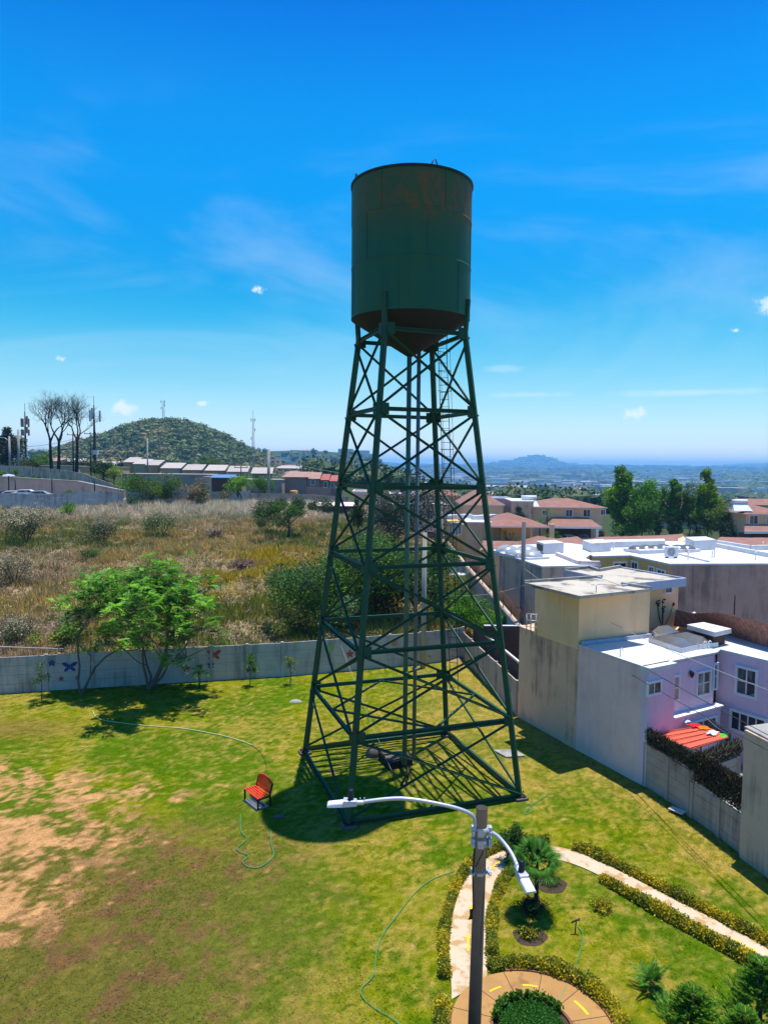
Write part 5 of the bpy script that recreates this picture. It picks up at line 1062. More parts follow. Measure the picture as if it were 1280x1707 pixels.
# hip-roof helper
def hip(m, c, w_, d_, yaw, ze, zr, over=.5, th=.14):
    cr, sr = math.cos(yaw), math.sin(yaw); f = lambda x, y, z: (c[0] + x * cr - y * sr, c[1] + x * sr + y * cr, z); a, b = w_ / 2 + over, d_ / 2 + over; k = max(0, a - b) if a > b else 0; kk = max(0, b - a) if b > a else 0
    e = [f(-a, -b, ze), f(a, -b, ze), f(a, b, ze), f(-a, b, ze)]; lo = [f(-a, -b, ze - th), f(a, -b, ze - th), f(a, b, ze - th), f(-a, b, ze - th)]
    r_ = [f(-k, -kk, zr), f(k, kk, zr)]
    if k >= kk: fs = [(0, 1, 5, 4), (1, 2, 5), (2, 3, 4, 5), (3, 0, 4)]
    else: fs = [(0, 1, 4), (1, 2, 5, 4), (2, 3, 5), (3, 0, 4, 5)]
    m.add(e + r_, fs, 0); m.add(e + lo, [(0, 4, 5, 1), (1, 5, 6, 2), (2, 6, 7, 3), (3, 7, 4, 0), (4, 7, 6, 5)], 1)
def rect(c, w_, d_, yaw):
    cr, sr = math.cos(yaw), math.sin(yaw); return [(c[0] + x * cr - y * sr, c[1] + x * sr + y * cr) for x, y in ((-w_ / 2, -d_ / 2), (w_ / 2, -d_ / 2), (w_ / 2, d_ / 2), (-w_ / 2, d_ / 2))]
def box_house(name, px0, px1, ytop, Y, depth, label, wall='tan_wall', roof='white_roof', kind='flat', rise=1.2, wins=(), base=None, cat='house', group=None, yaw=0., parapet=.0, trim=None, curtain=False, nv=1, over=.35):
    """front face spans the pixel columns px0..px1 at distance Y, eave seen at row ytop"""
    a_, b_ = D(px0, ytop, Y), D(px1, ytop, Y); w_ = (b_ - a_).length; c = (a_ + b_) / 2; zt = c.z; b0 = Hs(c.x, c.y + 2) - .5 if base is None else base
    cc_ = (c.x - math.sin(yaw) * depth / 2, c.y + math.cos(yaw) * depth / 2); root = house(name, (c.x, c.y, b0 + .5), label, cat, group); po = rect(cc_, w_, depth, yaw)
    part(root, 'wall', wall, lambda m: m.prism(po, b0, zt - .02))
    mb = MB()
    if kind == 'flat':
        mb.prism(rect(cc_, w_ + over * .5, depth + over * .5, yaw), zt - .018, zt + .12)
        if parapet: edge_strip(mb, [*rect(cc_, w_ + .05, depth + .05, yaw), rect(cc_, w_ + .05, depth + .05, yaw)[0]], zt + .122, parapet, .2)
        child(mb, 'roof', M[roof], root)
    elif kind == 'hip': hip(mb, cc_, w_, depth, yaw, zt + .08, zt + rise, over); child(mb, 'roof', [M[roof], M[trim or 'white_trim']], root)
    elif kind == 'shed':
        q = rect(cc_, w_ + .6, depth + .8, yaw); mb.prism(q, [zt - .01, zt - .01, zt + rise, zt + rise], [zt + .1, zt + .1, zt + rise + .1, zt + rise + .1]); child(mb, 'roof', M[roof], root)
        part(root, 'gable_wall', wall, lambda m: m.prism(rect(cc_, w_ - .02, depth - .02, yaw), zt - .03, [zt - .012, zt - .012, zt + rise - .05, zt + rise - .05]))
    elif kind == 'gable':
        cr, sr = math.cos(yaw), math.sin(yaw); f = lambda x, y, z: (cc_[0] + x * cr - y * sr, cc_[1] + x * sr + y * cr, z); a, b = w_ / 2 + over, depth / 2 + over
        for dz in (0, .1): mb.add([f(-a, -b, zt - .1 + dz), f(a, -b, zt - .1 + dz), f(a, 0, zt + rise + dz), f(-a, 0, zt + rise + dz), f(a, b, zt - .1 + dz), f(-a, b, zt - .1 + dz)], [(0, 1, 2, 3), (3, 2, 4, 5)])
        child(mb, 'roof', M[roof], root)
        part(root, 'gable_wall', wall, lambda m: m.add([f(-w_ / 2, -depth / 2, zt - .03), f(-w_ / 2, depth / 2, zt - .03), f(-w_ / 2, 0, zt + rise - .08), f(w_ / 2, -depth / 2, zt - .03), f(w_ / 2, depth / 2, zt - .03), f(w_ / 2, 0, zt + rise - .08)], [(0, 2, 1), (3, 4, 5), (0, 3, 5, 2), (1, 2, 5, 4)]))
    A, B = Vector((*po[0], 0)), Vector((*po[1], 0))
    for rct in wins: win(root, A, B, rct, curtain=curtain, nv=nv, tw_=.12)
    return root, po, zt
# villa with car port
YV = 121.
hv, po, zt = box_house('villa', 886, 1003, 846, YV, 9, 'two storey beige villa with brown hip roof and car port beside the tall trees', 'tan_wall', 'shingle', 'hip', 1.35, ((943, 850, 953, 861), (972, 850, 983, 861), (1001, 850, 1008, 858), (904, 851, 912, 859)), 0., over=.7)
part(hv, 'side_block', 'beige_wall', lambda m: m.prism([(D(853, 840, YV - 2).x, YV - 2), (D(889, 840, YV - 2).x, YV - 1.9), (D(889, 840, YV).x, YV + 8), (D(853, 840, YV).x, YV + 8)], -.3, D(860, 836, YV).z))
part(hv, 'terrace_roof', 'white_roof', lambda m: m.prism([(D(852, 840, YV - 2).x, YV - 2.2), (D(890, 840, YV - 2).x, YV - 2.0), (D(902, 840, YV).x, YV + 8), (D(853, 840, YV).x, YV + 8.1)], D(860, 836, YV).z, D(860, 834, YV).z))
zc_ = D(930, 877, 117).z; xa, xb = D(921, 877, 117).x, D(995, 877, 117).x
def port(m):
    z1 = D(950, 862, 121).z; m.add([(xa - .6, 116.4, zc_), (xb + .6, 116.4, zc_), (xb - .4, 121.0, z1), (xa + .9, 121.0, z1), (xa - .6, 121.0, zc_), (xb + .6, 121., zc_)], [(0, 1, 2, 3), (0, 3, 4), (1, 5, 2)])
part(hv, 'car_port_roof', 'shingle', port); part(hv, 'car_port_fascia', 'white_trim', lambda m: m.prism([(xa - .62, 116.38), (xb + .62, 116.38), (xb + .62, 120.9), (xa - .62, 120.9)], zc_ - .32, zc_ - .005))
for x in (xa, xb): part(hv, 'car_port_post', 'white_trim', lambda m: m.box((x, 117., zc_ / 2 - .16), (.4, .4, zc_ - .33)))
part(hv, 'car_port_wall', 'brown_wall', lambda m: m.box(((xa + xb) / 2, 120.6, 1.4), (xb - xa, .3, 2.8)))
tag(MB().prism([(xa - 2, 100), (xb + 3, 100), (xb + 2, 120.4), (xa - .5, 120.4)], -.2, .05).build('driveway', M['concrete']), 'driveway in front of the car port', None, None, 'structure')
def car(x, y, z, yaw, paint, label, name='parked_car'):
    root = empty(name, (x, y, z), yaw, label, 'car'); prof = [(-2.1, .35), (-2.15, .75), (-1.95, .95), (-1.3, 1.02), (-.75, 1.42), (.85, 1.46), (1.65, 1.05), (2.1, .95), (2.15, .4)]
    mb = MB(); ws = [.86, .88, .86, .84, .68, .68, .82, .84, .86]; n = len(prof); vs = [(p[0], s * w_, p[1]) for s in (-1, 1) for p, w_ in zip(prof, ws)]
    mb.add(vs, [(i, i + 1, n + i + 1, n + i) for i in range(n - 1)] + [(n - 1, 0, n, 2 * n - 1), tuple(range(n))[::-1], tuple(range(n, 2 * n))]); mb.build('body', M[paint], root, bevel=.07)
    mb = MB(); mb.add([(-1.24, s * .78, 1.05) for s in (-1, 1)] + [(-.80, s * .66, 1.40) for s in (1, -1)], [(0, 1, 2, 3)]); mb.v = [(a - .03, b, c + .02) for a, b, c in mb.v]; mb.build('windscreen', M['window_glass'], root)
    for s in (-1, 1):
        mb = MB(); mb.add([(-1.1, s * .845, 1.03), (1.4, s * .845, 1.06), (.82, s * .70, 1.42), (-.7, s * .70, 1.38)], [(0, 1, 2, 3)]); mb.build('side_window', M['window_glass'], root)
        for xx in (-1.35, 1.35): mb = MB(); mb.tube([(xx, s * .72, .33), (xx, s * .90, .33)], .33, 16); mb.build('wheel', M['black'], root)
        mb = MB(); mb.box((-2.10, s * .62, .74), (.12, .36, .16)); mb.build('headlight', M['lamp_metal'], root)
    mb = MB(); mb.box((-2.14, 0, .55), (.06, 1.0, .2)); mb.build('grille', M['black'], root); return root
car(D(951, 895, 116.5).x, 117.4, .05, PI / 2 + .12, 'car_white', 'white car parked on the left under the car port'); car(D(975, 895, 117).x, 118.2, .05, PI / 2 - .05, 'car_silver', 'silver car parked on the right under the car port')
def heater(px, py, Y, label):
    p = D(px, py, Y); root = house('solar_water_heater', (p.x, p.y, p.z), label, 'solar heater')
    part(root, 'collector', 'white_roof', lambda m: m.add([p + Vector((-1.5, -1, -.9)), p + Vector((1.5, -1, -.9)), p + Vector((1.1, .4, .3)), p + Vector((-1.1, .4, .3)), p + Vector((-1.5, .9, -.9)), p + Vector((1.5, .9, -.9))], [(0, 1, 2, 3), (0, 3, 4), (1, 5, 2), (4, 3, 2, 5)]))
    part(root, 'tank', 'white_trim', lambda m: m.tube([p + Vector((-1.25, .5, .55)), p + Vector((1.25, .5, .55))], .36, 12))
heater(882, 835, 121.5, 'white solar water heater on the flat roof left of the villa roof')
hr, po, zt = box_house('villa', 1243, 1310, 857, 116, 9, 'beige villa with a brown roof at the right edge beyond the blue-grey spruce', 'tan_wall', 'shingle', 'hip', 1.2, ((1249, 860, 1262, 873), (1278, 860, 1292, 873)), 0., over=.6)
part(hr, 'porch_roof', 'shingle', lambda m: m.add([(D(1238, 885, 113).x, 112.6, D(1238, 885, 113).z), (D(1310, 887, 113).x, 112.6, D(1310, 885, 113).z), (D(1310, 870, 116).x, 115.95, D(1310, 874, 116).z), (D(1240, 870, 116).x, 115.95, D(1240, 874, 116).z)], [(0, 1, 2, 3)]))
part(hr, 'porch_fascia', 'white_trim', lambda m: m.beam((D(1238, 885, 113).x, 112.6, D(1238, 887, 113).z), (D(1310, 887, 113).x, 112.6, D(1310, 887, 113).z), .2, .4))
part(hr, 'porch_wall', 'brown_wall', lambda m: m.box((D(1275, 885, 115).x, 115.4, 1.2), (8, .3, 2.4)))
heater(1234, 842, 117, 'white solar water heater on the villa at the right edge')
# ochre house left of the villa
ho, po, zt = box_house('ochre_fronted_house', 776, 834, 872, 82, 10, 'beige and ochre house with white roof behind right tower leg', 'tan_wall', 'white_roof', 'flat', wins=((764, 872, 768, 890), (754, 872, 758, 890)), base=0., over=.3)
part(ho, 'front_room', 'olive_wall', lambda m: m.prism([(D(834, 880, 81).x, 80.6), (D(882, 880, 81).x, 80.6), (D(882, 880, 81).x, 88), (D(834, 880, 81).x, 88)], -.3, D(850, 878, 81).z))
mb = MB(); hip(mb, (D(853, 880, 84).x, 85.), 5.2, 9, 0, D(850, 876, 81).z, D(850, 856, 85).z, .9); child(mb, 'hip_roof', [M['shingle'], M['white_trim']], ho)
part(ho, 'left_room', 'olive_wall', lambda m: m.prism([(D(748, 880, 86).x, 86), (D(776, 880, 82).x, 82.02), (D(776, 880, 82).x, 92), (D(748, 880, 86).x, 92)], -.3, D(776, 872, 82).z - .2))
fa = (Vector((D(748, 880, 86).x, 86, 0)), Vector((D(776, 880, 82).x, 82.02, 0)))
for rct in ((750, 873, 756, 893), (761, 873, 765, 892)): win(ho, *fa, rct, tw_=.12)
part(ho, 'roof_clutter', 'white_roof', lambda m: [m.box((D(x, 870, 86).x, 86 + (i % 3), zt + .35), (1.3, 1, .5), .3) for i, x in enumerate((745, 760, 780, 795, 812, 822))])
weeds(ho, Vector((D(848, 900, 80.5).x, 80.55, D(848, 902, 80.5).z)), Vector((1, 0, 0)), 9)
# brown shingle roofs between
def roofslab(name, pts, label, zs, wall='tan_wall'):
    P_ = [G(x, y, z) for (x, y), z in zip(pts, zs)]; root = house(name, (P_[0].x, P_[0].y, 0), label); c = sum(P_, Vector()) / len(P_); return root, P_
for nm, front, ridge, label in (('brown_roof_house', [(800, 917), (872, 918), (905, 921), (965, 914), (985, 909)], [(806, 902), (862, 903), (896, 893), (930, 905), (965, 900)], 'low brown roofed house wing in front of the villa driveway'),
                               ('brown_roof_house', [(925, 917), (985, 912), (1060, 908), (1120, 906), (1150, 903)], [(958, 903), (1000, 895), (1060, 894), (1110, 897), (1140, 899)], 'long brown hip roof between the white roofs and the tall trees'),
                               ('brown_roof_house', [(1180, 909), (1215, 910), (1250, 911), (1300, 911)], [(1205, 902), (1232, 897), (1262, 896), (1300, 897)], 'brown hip roof behind the white roofs at the right edge')):
    F_ = [G(*p, 4.1) for p in front]; R_ = [D(*p, max(f.y + 5, 12)) for p, f in zip(ridge, F_)]; root = house(nm, (F_[0].x, F_[0].y, 0), label); n = len(F_)
    Bk = [Vector((r_.x * 1.05, r_.y + 5, 4.1)) for r_ in R_]
    part(root, 'roof', 'shingle', lambda m: m.add(F_ + R_ + Bk, [(i, i + 1, n + i + 1, n + i) for i in range(n - 1)] + [(n + i, n + i + 1, 2 * n + i + 1, 2 * n + i) for i in range(n - 1)] + [(0, n, 2 * n), (n - 1, 3 * n - 1, 2 * n - 1)]))
    part(root, 'wall', 'tan_wall', lambda m: [m.prism([(F_[i].x, F_[i].y + .3), (F_[i + 1].x, F_[i + 1].y + .3), (Bk[i + 1].x, Bk[i + 1].y - .3), (Bk[i].x, Bk[i].y - .3)], 0, 4.0) for i in range(n - 1)])
# row beyond the tower
box_house('flat_roof_house', 588, 637, 823, 112, 9, 'plain beige flat roofed house left of the front tower leg', 'tan_wall', 'pink_roof', 'flat', parapet=.25)
box_house('flat_roof_house', 625, 742, 846, 99, 10, 'grey two storey house with a pinkish parapet behind the dark tree', 'lilac_wall', 'pink_roof', 'flat', wins=((638, 857, 646, 863), (690, 856, 700, 862), (712, 852, 722, 862), (726, 852, 736, 862)), parapet=.35)
box_house('flat_roof_house', 650, 700, 826, 122, 9, 'small ochre flat roofed house beyond the grey house', 'olive_wall', 'pink_roof', 'flat', wins=((657, 829, 668, 835),), parapet=.2)
box_house('hip_roof_house', 690, 765, 826, 132, 12, 'brown roofed house beyond the tower centre pipes', 'tan_wall', 'shingle', 'hip', 2.0, wins=((700, 829, 708, 837), (728, 829, 736, 837)))
box_house('flat_roof_house', 700, 745, 845, 107, 8, 'cream house with a stepped white roof behind the ladder', 'cream_wall', 'white_roof', 'flat', parapet=.2)
box_house('hip_roof_house', 772, 838, 842, 120, 14, 'brown roofed house beyond the right tower leg', 'tan_wall', 'shingle', 'hip', 2.2)
box_house('flat_roof_house', 822, 852, 834, 133, 8, 'small white roofed house left of the villa terrace', 'lilac_wall', 'white_roof', 'flat', parapet=.3)
box_house('hip_roof_house', 1085, 1215, 846, 150, 12, 'brown roofed house half hidden by the tall trees', 'tan_wall', 'shingle', 'hip', 1.8)
box_house('gabled_house', 1245, 1300, 842, 150, 10, 'house roof peeping over the right edge villa', 'tan_wall', 'shingle', 'gable', 1.0)
box_house('shed', 528, 590, 844, 104, 4, 'low pink roofed shed beside the left tower leg', 'brown_wall', 'pink_roof', 'shed', .3)
# rose houses at centre left
box_house('rose_house', 472, 512, 796, 150, 12, 'plain rose walled house with a clay roof left of the tower', 'rose_wall', 'clay', 'shed', 1.0)
box_house('rose_house', 513, 531, 798, 150, 9, 'rose terraced house with one dark window beside the plain rose house', 'rose_wall', 'clay', 'gable', 1.2, wins=((519, 800, 524, 808),))
box_house('rose_house', 531, 546, 800, 152, 9, 'red roofed middle house of the rose terrace', 'rose_wall', 'shingle_red', 'gable', 1.1, wins=((540, 803, 545, 812),))
box_house('rose_house', 547, 562, 802, 154, 9, 'red roofed end house of the rose terrace by the tower leg', 'rose_wall', 'shingle_red', 'gable', 1.1, wins=((552, 805, 556, 813),))
def simple(name, label, cat, mat, fn, loc, bevel=0.): mb = MB(); fn(mb); o = mb.build(name, M[mat] if isinstance(mat, str) else mat, loc=loc, bevel=bevel); tag(o, label, cat); return o
p = D(531, 832, 138); simple('yard_wall', 'rose yard wall with dark gates in front of the rose terrace', 'wall', 'rose_wall', lambda m: (m.box((p.x, 138, p.z + .9), (4.6, .2, 2.6)),), (p.x, 138, p.z))
p = D(490, 832, 136); simple('water_drum', 'orange yard drum left of the rose yard wall', 'drum', surf('ochre_plastic', (.55, .28, .07)), lambda m: m.lathe([(.7, 0), (.74, .1), (.72, .8), (.74, 1.5), (.6, 1.65), (.001, 1.7)], (p.x, 136, p.z), 16), (p.x, 136, p.z))
# left row
rowl = [((205, 227), 771, 'leftmost pale sheet roof of the house row below the wooded hill'), ((222, 246), 774, 'second pale sheet roof from the left in the hill-foot house row'), ((243, 266), 776, 'third house of the hill-foot row with a bright roof'),
        ((268, 303), 781, 'fourth house of the hill-foot row with a white sheet roof'), ((305, 338), 784, 'fifth house of the hill-foot row with a tan roof'), ((342, 376), 785, 'sixth house of the hill-foot row with an orange wall'), ((379, 414), 787, 'seventh house of the hill-foot row with a broad white roof'), ((419, 455), 790, 'last house of the hill-foot row beside the concrete pole')]
for i, ((a, b), y, lb) in enumerate(rowl):
    box_house('hill_foot_house', a + 2, b - 3, y, 182 - i * 3, 8, lb, ('orange_wall', 'tan_wall', 'orange_wall', 'tan_wall', 'orange_wall', 'orange_wall', 'tan_wall', 'rose_wall')[i], ('dull_white', 'metal_sheet', 'dull_white', 'metal_sheet', 'dull_white', 'metal_sheet', 'dull_white', 'dull_white')[i], 'shed', 1.3, group='row of houses at the foot of the hill', yaw=.12, wins=(((a + b) / 2 - 2, y + 4, (a + b) / 2 + 2, y + 8),) if i > 3 else ())
for i, (a, b, y, Yd, lb) in enumerate([(66, 96, 769, 215, 'brick coloured house behind the dead trees at the left'), (100, 128, 770, 225, 'white roofed house between the dead tree trunks'), (128, 152, 772, 220, 'tan house right of the dead trees'), (155, 185, 775, 210, 'grey roofed house behind the dark bush at the left'), (186, 206, 776, 200, 'small house just left of the hill-foot row')]):
    box_house('hill_foot_house', a, b, y, Yd, 9, lb, ('orange_wall', 'beige_wall', 'orange_wall', 'rose_wall', 'tan_wall')[i], ('clay', 'white_roof', 'metal_sheet', 'metal_sheet', 'white_roof')[i], 'shed', 1.0, yaw=.1)
box_house('low_building', 55, 130, 777, 160, 5, 'long tan yard wall building behind the dead trees', 'tan_wall', 'metal_sheet', 'flat')
box_house('low_building', 134, 203, 779, 158, 5, 'low brownish building below the telecom mast', 'orange_wall', 'metal_sheet', 'flat')
box_house('low_building', 204, 352, 791, 140, 6, 'long low grey building behind the scrub bushes', 'grey_wall', 'metal_sheet', 'flat')
box_house('low_building', 338, 400, 796, 137, 6, 'long low tan building under the hill-foot row', 'beige_wall', 'metal_sheet', 'flat')
box_house('shed', 353, 386, 797, 128, 3, 'small shed with a blue sheet roof at the field edge', 'brown_wall', 'blue_sheet', 'shed', .5)
box_house('low_building', 400, 470, 800, 145, 6, 'grey yard building behind the concrete pole', 'grey_wall', 'metal_sheet', 'flat')

# ================================================================ far walls, fences, poles
zf = lambda x, y: Hs(x, y)
fw = [HG(x, y, 60) for x, y in ((-60, 851), (100, 848), (205, 846))]
wall_run([(p.x, p.y) for p in fw], 2.35, 'blue-grey precast wall across the top left of the weedy field', M['precast'], bay=3.2, rows=4, zf=zf)
fw = [HG(x, y, 60) for x, y in ((206, 846), (350, 845), (414, 842))]
wall_run([(p.x, p.y + 1.5) for p in fw], 2.3, 'grey precast wall behind the scrub bushes at the top of the field', M['precast'], bay=3.2, rows=4, zf=zf)
fw = [HG(x, y, 60) for x, y in ((416, 842), (470, 841), (520, 843), (580, 848))]
wall_run([(p.x, p.y + 1.) for p in fw], 1.9, 'grey precast wall in front of the rose terrace', M['precast_grey'], bay=3.2, rows=4, zf=zf)
q = [D(-60, 790, 133), D(0, 795, 131), D(130, 803, 129), D(208, 819, 126)]
rw = house('retaining_wall', (q[1].x, q[1].y, 5), 'grey retaining wall with a pale coping above the parked cars', 'wall')
part(rw, 'wall_face', 'grey_wall', lambda m: [m.prism([(a.x, a.y), (b.x, b.y), (b.x, b.y + .5), (a.x, a.y + .5)], 4, [a.z, b.z, b.z, a.z] if True else 0) for a, b in zip(q[:-1], q[1:])])
part(rw, 'coping', 'concrete', lambda m: [m.beam(a + Vector((0, .2, .08)), b + Vector((0, .2, .08)), .8, .16) for a, b in zip(q[:-1], q[1:])])
q = [D(-60, 777, 140), D(0, 776, 138), D(40, 777, 137), D(100, 783, 136), D(140, 789, 135), D(204, 813, 133)]; qb = [D(-60, 790, 140), D(0, 789, 138), D(40, 790, 137), D(100, 796, 136), D(140, 802, 135), D(204, 826, 133)]
pf = house('plank_fence', (q[1].x, q[1].y, 8), 'pale vertical slab fence stepping down the slope above the retaining wall', 'fence')
k = 0
for (a, b), (c, d) in zip(zip(q[:-1], q[1:]), zip(qb[:-1], qb[1:])):
    n = max(2, int((b - a).length / 1.5))
    for i in range(n):
        u, v = i / n, (i + 1) / n - .10 / n; P_ = [c.lerp(d, u) - Vector((0, 0, 1)), c.lerp(d, v) - Vector((0, 0, 1)), a.lerp(b, v), a.lerp(b, u)]; k += 1
        part(pf, 'fence_slab', 'greige_wall', lambda m: m.add(P_ + [p + Vector((0, .14, 0)) for p in P_], [(0, 1, 2, 3), (7, 6, 5, 4), (3, 2, 6, 7), (0, 3, 7, 4), (1, 5, 6, 2)]))
for i, (x, pnt, lb) in enumerate(((2, 'car_blue', 'dark blue car at the left edge behind the far wall'), (20, 'car_white', 'white car second from the left edge behind the far wall'), (42, 'car_white', 'white car in the middle of the far car park'), (64, 'car_silver', 'silver car at the right end of the far car park'))):
    p = D(x, 818, 118); z = D(x, 818 if i != 2 else 816, 118).z - 1.46; car(p.x, 118, z, .1 + .05 * i, pnt, lb)
tag(MB().prism([(-90, 112), (-44, 116), (-44, 129), (-90, 131)], 3, D(42, 818, 118).z - 1.5).build('car_park', M['concrete']), 'raised car park behind the far wall', None, None, 'structure')
def pole(name, px, ytop, ybase, Y, rad, label, mat='concrete', lampside=0, cross=False, cat='utility pole', base=None):
    t_ = D(px, ytop, Y); z0 = (Hs(t_.x, Y) if base is None else base) - .3; root = empty(name, (t_.x, Y, z0 + .3), 0, label, cat)
    part(root, 'shaft', mat, lambda m: m.tube([(t_.x, Y, z0), (t_.x, Y, t_.z)], [rad * 1.35, rad], 12))
    if lampside: part(root, 'lamp_arm', 'lamp_metal', lambda m: (m.tube([(t_.x, Y, t_.z - .9), (t_.x + lampside * .9, Y, t_.z - .35), (t_.x + lampside * 2.0, Y, t_.z - .3)], .05, 6), m.box((t_.x + lampside * 2.3, Y, t_.z - .3), (.75, .28, .12))))
    if cross: part(root, 'crossarm', 'dark_metal', lambda m: (m.beam((t_.x - 1.2, Y, t_.z - .35), (t_.x + 1.2, Y, t_.z - .35), .12, .12), [m.tube([(t_.x + s, Y, t_.z - .3), (t_.x + s, Y, t_.z)], .05, 5) for s in (-1.05, 0, 1.05)]))
    return t_
c1 = pole('concrete_pole', 708, 888, 1130, 44.1, .13, 'grey concrete pole standing just in front of the back wall behind the tower', base=0)
c2 = pole('concrete_pole', 873, 870, 1050, 46.6, .13, 'dark concrete pole rising beside the stained house and the grey wall', 'dark_pole', base=0)
pole('concrete_pole', 448, 749, 828, 124, .22, 'tall concrete pole at the far end of the field', 'concrete')
pole('concrete_pole', 735, 838, 940, 78, .16, 'concrete pole behind the back leg of the tower', 'concrete'); pole('concrete_pole', 706, 838, 880, 104, .18, 'pole beside the grey house behind the tower pipes', 'concrete')
pole('lamp_post', 246, 731, 800, 150, .13, 'street lamp post in front of the wooded hill', 'concrete', 1, cat='lamp post'); pole('lamp_post', 31, 716, 775, 142, .2, 'pale lamp post right of the dark tree at the left edge', 'concrete', 0, cat='lamp post')
pole('lamp_post', 16, 727, 775, 141, .17, 'shorter pale lamp post in front of the dark tree', 'concrete', -1, cat='lamp post'); pole('crossarm_pole', 122, 722, 780, 148, .12, 'thin pole with a crossarm among the dead trees', 'dark_metal', cross=True); pole('crossarm_pole', 151, 720, 800, 139, .10, 'thin pole with a crossarm beside the telecom mast', 'dark_metal', cross=True)
pole('crossarm_pole', 402, 776, 835, 126, .10, 'short pole with a coil at the far field edge', 'dark_metal', cross=True)
for x, y0, Yd, lb in ((15, 793, 121, 'black garden lamp with a round hood at the left edge'), (26, 799, 127, 'thin black post on the retaining wall at the left'), (87, 797, 126, 'thin black post in the middle of the retaining wall'), (158, 797, 123, 'thin black post at the lower end of the retaining wall')):
    t_ = D(x, y0, Yd); root = empty('garden_lamp', (t_.x, Yd, t_.z - 3.4), 0, lb, 'lamp post'); part(root, 'shaft', 'black', lambda m: m.tube([(t_.x, Yd, t_.z - 3.6), (t_.x, Yd, t_.z)], .10, 6))
    if x == 15: part(root, 'hood', 'bluish_trim', lambda m: m.lathe([(1.0, -.05), (.8, .15), (.001, .3)], tuple(t_), 14))
for i in range(5):
    x = 1215 if i == 0 else None
# telecom masts
def mast(px, ytop, Y, wid, label, kind, base=None):
    t_ = D(px, ytop, Y); z0 = (Hs(t_.x, Y) if base is None else base); root = empty('telecom_mast', (t_.x, Y, z0), 0, label, 'telecom mast'); Hh = t_.z - z0
    if kind == 'lattice':
        def f(m):
            n = max(6, int(Hh / (wid * 1.4)));
            for k in range(3):
                a = 2 * PI * k / 3 + .3; b = a + 2 * PI / 3; P_ = lambda q, z: Vector((t_.x + math.cos(q) * wid * (1 - .35 * z / Hh), Y + math.sin(q) * wid * (1 - .35 * z / Hh), z0 + z)); r_ = wid * .09
                m.tube([P_(a, -1), P_(a, Hh)], r_, 4)
                for i in range(n): m.tube([P_(a, Hh * i / n), P_(b, Hh * (i + 1) / n)], r_ * .6, 3); m.tube([P_(b, Hh * i / n), P_(a, Hh * (i + 1) / n)], r_ * .6, 3); m.tube([P_(a, Hh * i / n), P_(b, Hh * i / n)], r_ * .5, 3)
        part(root, 'lattice', 'white_lattice' if Y > 200 else 'dark_metal', f)
        for s, zz in ((1, Hh * .96), (-1, Hh * .96), (1, Hh * .8), (-1, Hh * .66)): part(root, 'antenna', 'lamp_metal', lambda m: m.box((t_.x + s * wid * 1.1, Y, z0 + zz), (wid * .4, wid * .4, wid * 1.6)))
    else:
        part(root, 'pole', 'dark_metal', lambda m: m.tube([(t_.x, Y, z0 - 1), (t_.x, Y, z0 + Hh * .55), (t_.x, Y, t_.z)], [.32, .24, .12], 10))
        rows = ((-.16, 1.9), (-.30, 1.4)) if kind == 'drum' else ((-.16, 2.3),)
        for fz, hh in rows:
            for k in range(3 if kind == 'panel' else 5):
                a = 2 * PI * k / (3 if kind == 'panel' else 5) + .2; rad = 1.15 if kind == 'panel' else .75
                part(root, 'antenna', 'grey_wall' if kind == 'drum' else 'lamp_metal', lambda m: (m.box((t_.x + math.cos(a) * rad, Y + math.sin(a) * rad, t_.z + Hh * fz + (k == 1) * .6), (.36, .32, hh), a), m.beam((t_.x, Y, t_.z + Hh * fz), (t_.x + math.cos(a) * rad, Y + math.sin(a) * rad, t_.z + Hh * fz), .08, .08)))
        part(root, 'equipment_box', 'white_trim', lambda m: m.box((t_.x + .4, Y - .3, z0 + Hh * .32), (.9, .6, .9)))
    part(root, 'lightning_rod', 'dark_metal', lambda m: m.tube([(t_.x, Y, t_.z), (t_.x, Y, t_.z + .12 * Hh)], .05, 4))
mast(42, 686, 165, 1, 'dark telecom mast with a cluster of antennas beside the left edge tree', 'drum'); mast(157, 675, 152, 1, 'telecom mast with tall panel antennas right of the dead trees', 'panel')
mast(272, 668, 700, 1.5, 'blue-grey lattice tower on top of the wooded hill', 'lattice', base=Hs(D(272, 700, 700).x, 700)); mast(422, 696, 265, .6, 'thin white lattice mast rising from behind the right foot of the hill', 'lattice')
# dead trees
for i, (x, lean, hh, sd, lb) in enumerate(((95, -.06, 12.6, 3, 'leftmost of the three bare dead trees'), (100, .05, 12.8, 14, 'tallest bare dead tree in the middle of the three'), (128, .06, 11.0, 25, 'rightmost of the three bare dead trees with a forked top'))):
    x = (87, 98, 128)[i]; b = D(x, 782, 150); b.z = min(b.z, Hs(b.x, b.y)); b.z = Hs(b.x, 150); rng = rnd(sd); root = empty('dead_tree', b, 0, lb, 'tree', 'dead trees on the left skyline'); out, tips = [], []
    ztop = D(x, 668, 150).z - b.z; s_ = ztop * .42; out.append(([b, b + Vector((lean * 3, 0, s_ * .5)), b + Vector((lean * 4, 0, s_))], [.38, .30, .26])); top = b + Vector((lean * 4, 0, s_))
    for dv in ((-.35, .1, 1), (.30, -.1, 1), (.05, .3, 1)): grow(rng, top, dv, ztop * .25, .20, 4, .62, out, tips, .28, .16)
    wood(out, 'trunk', M['dark_bark'], root, 6)
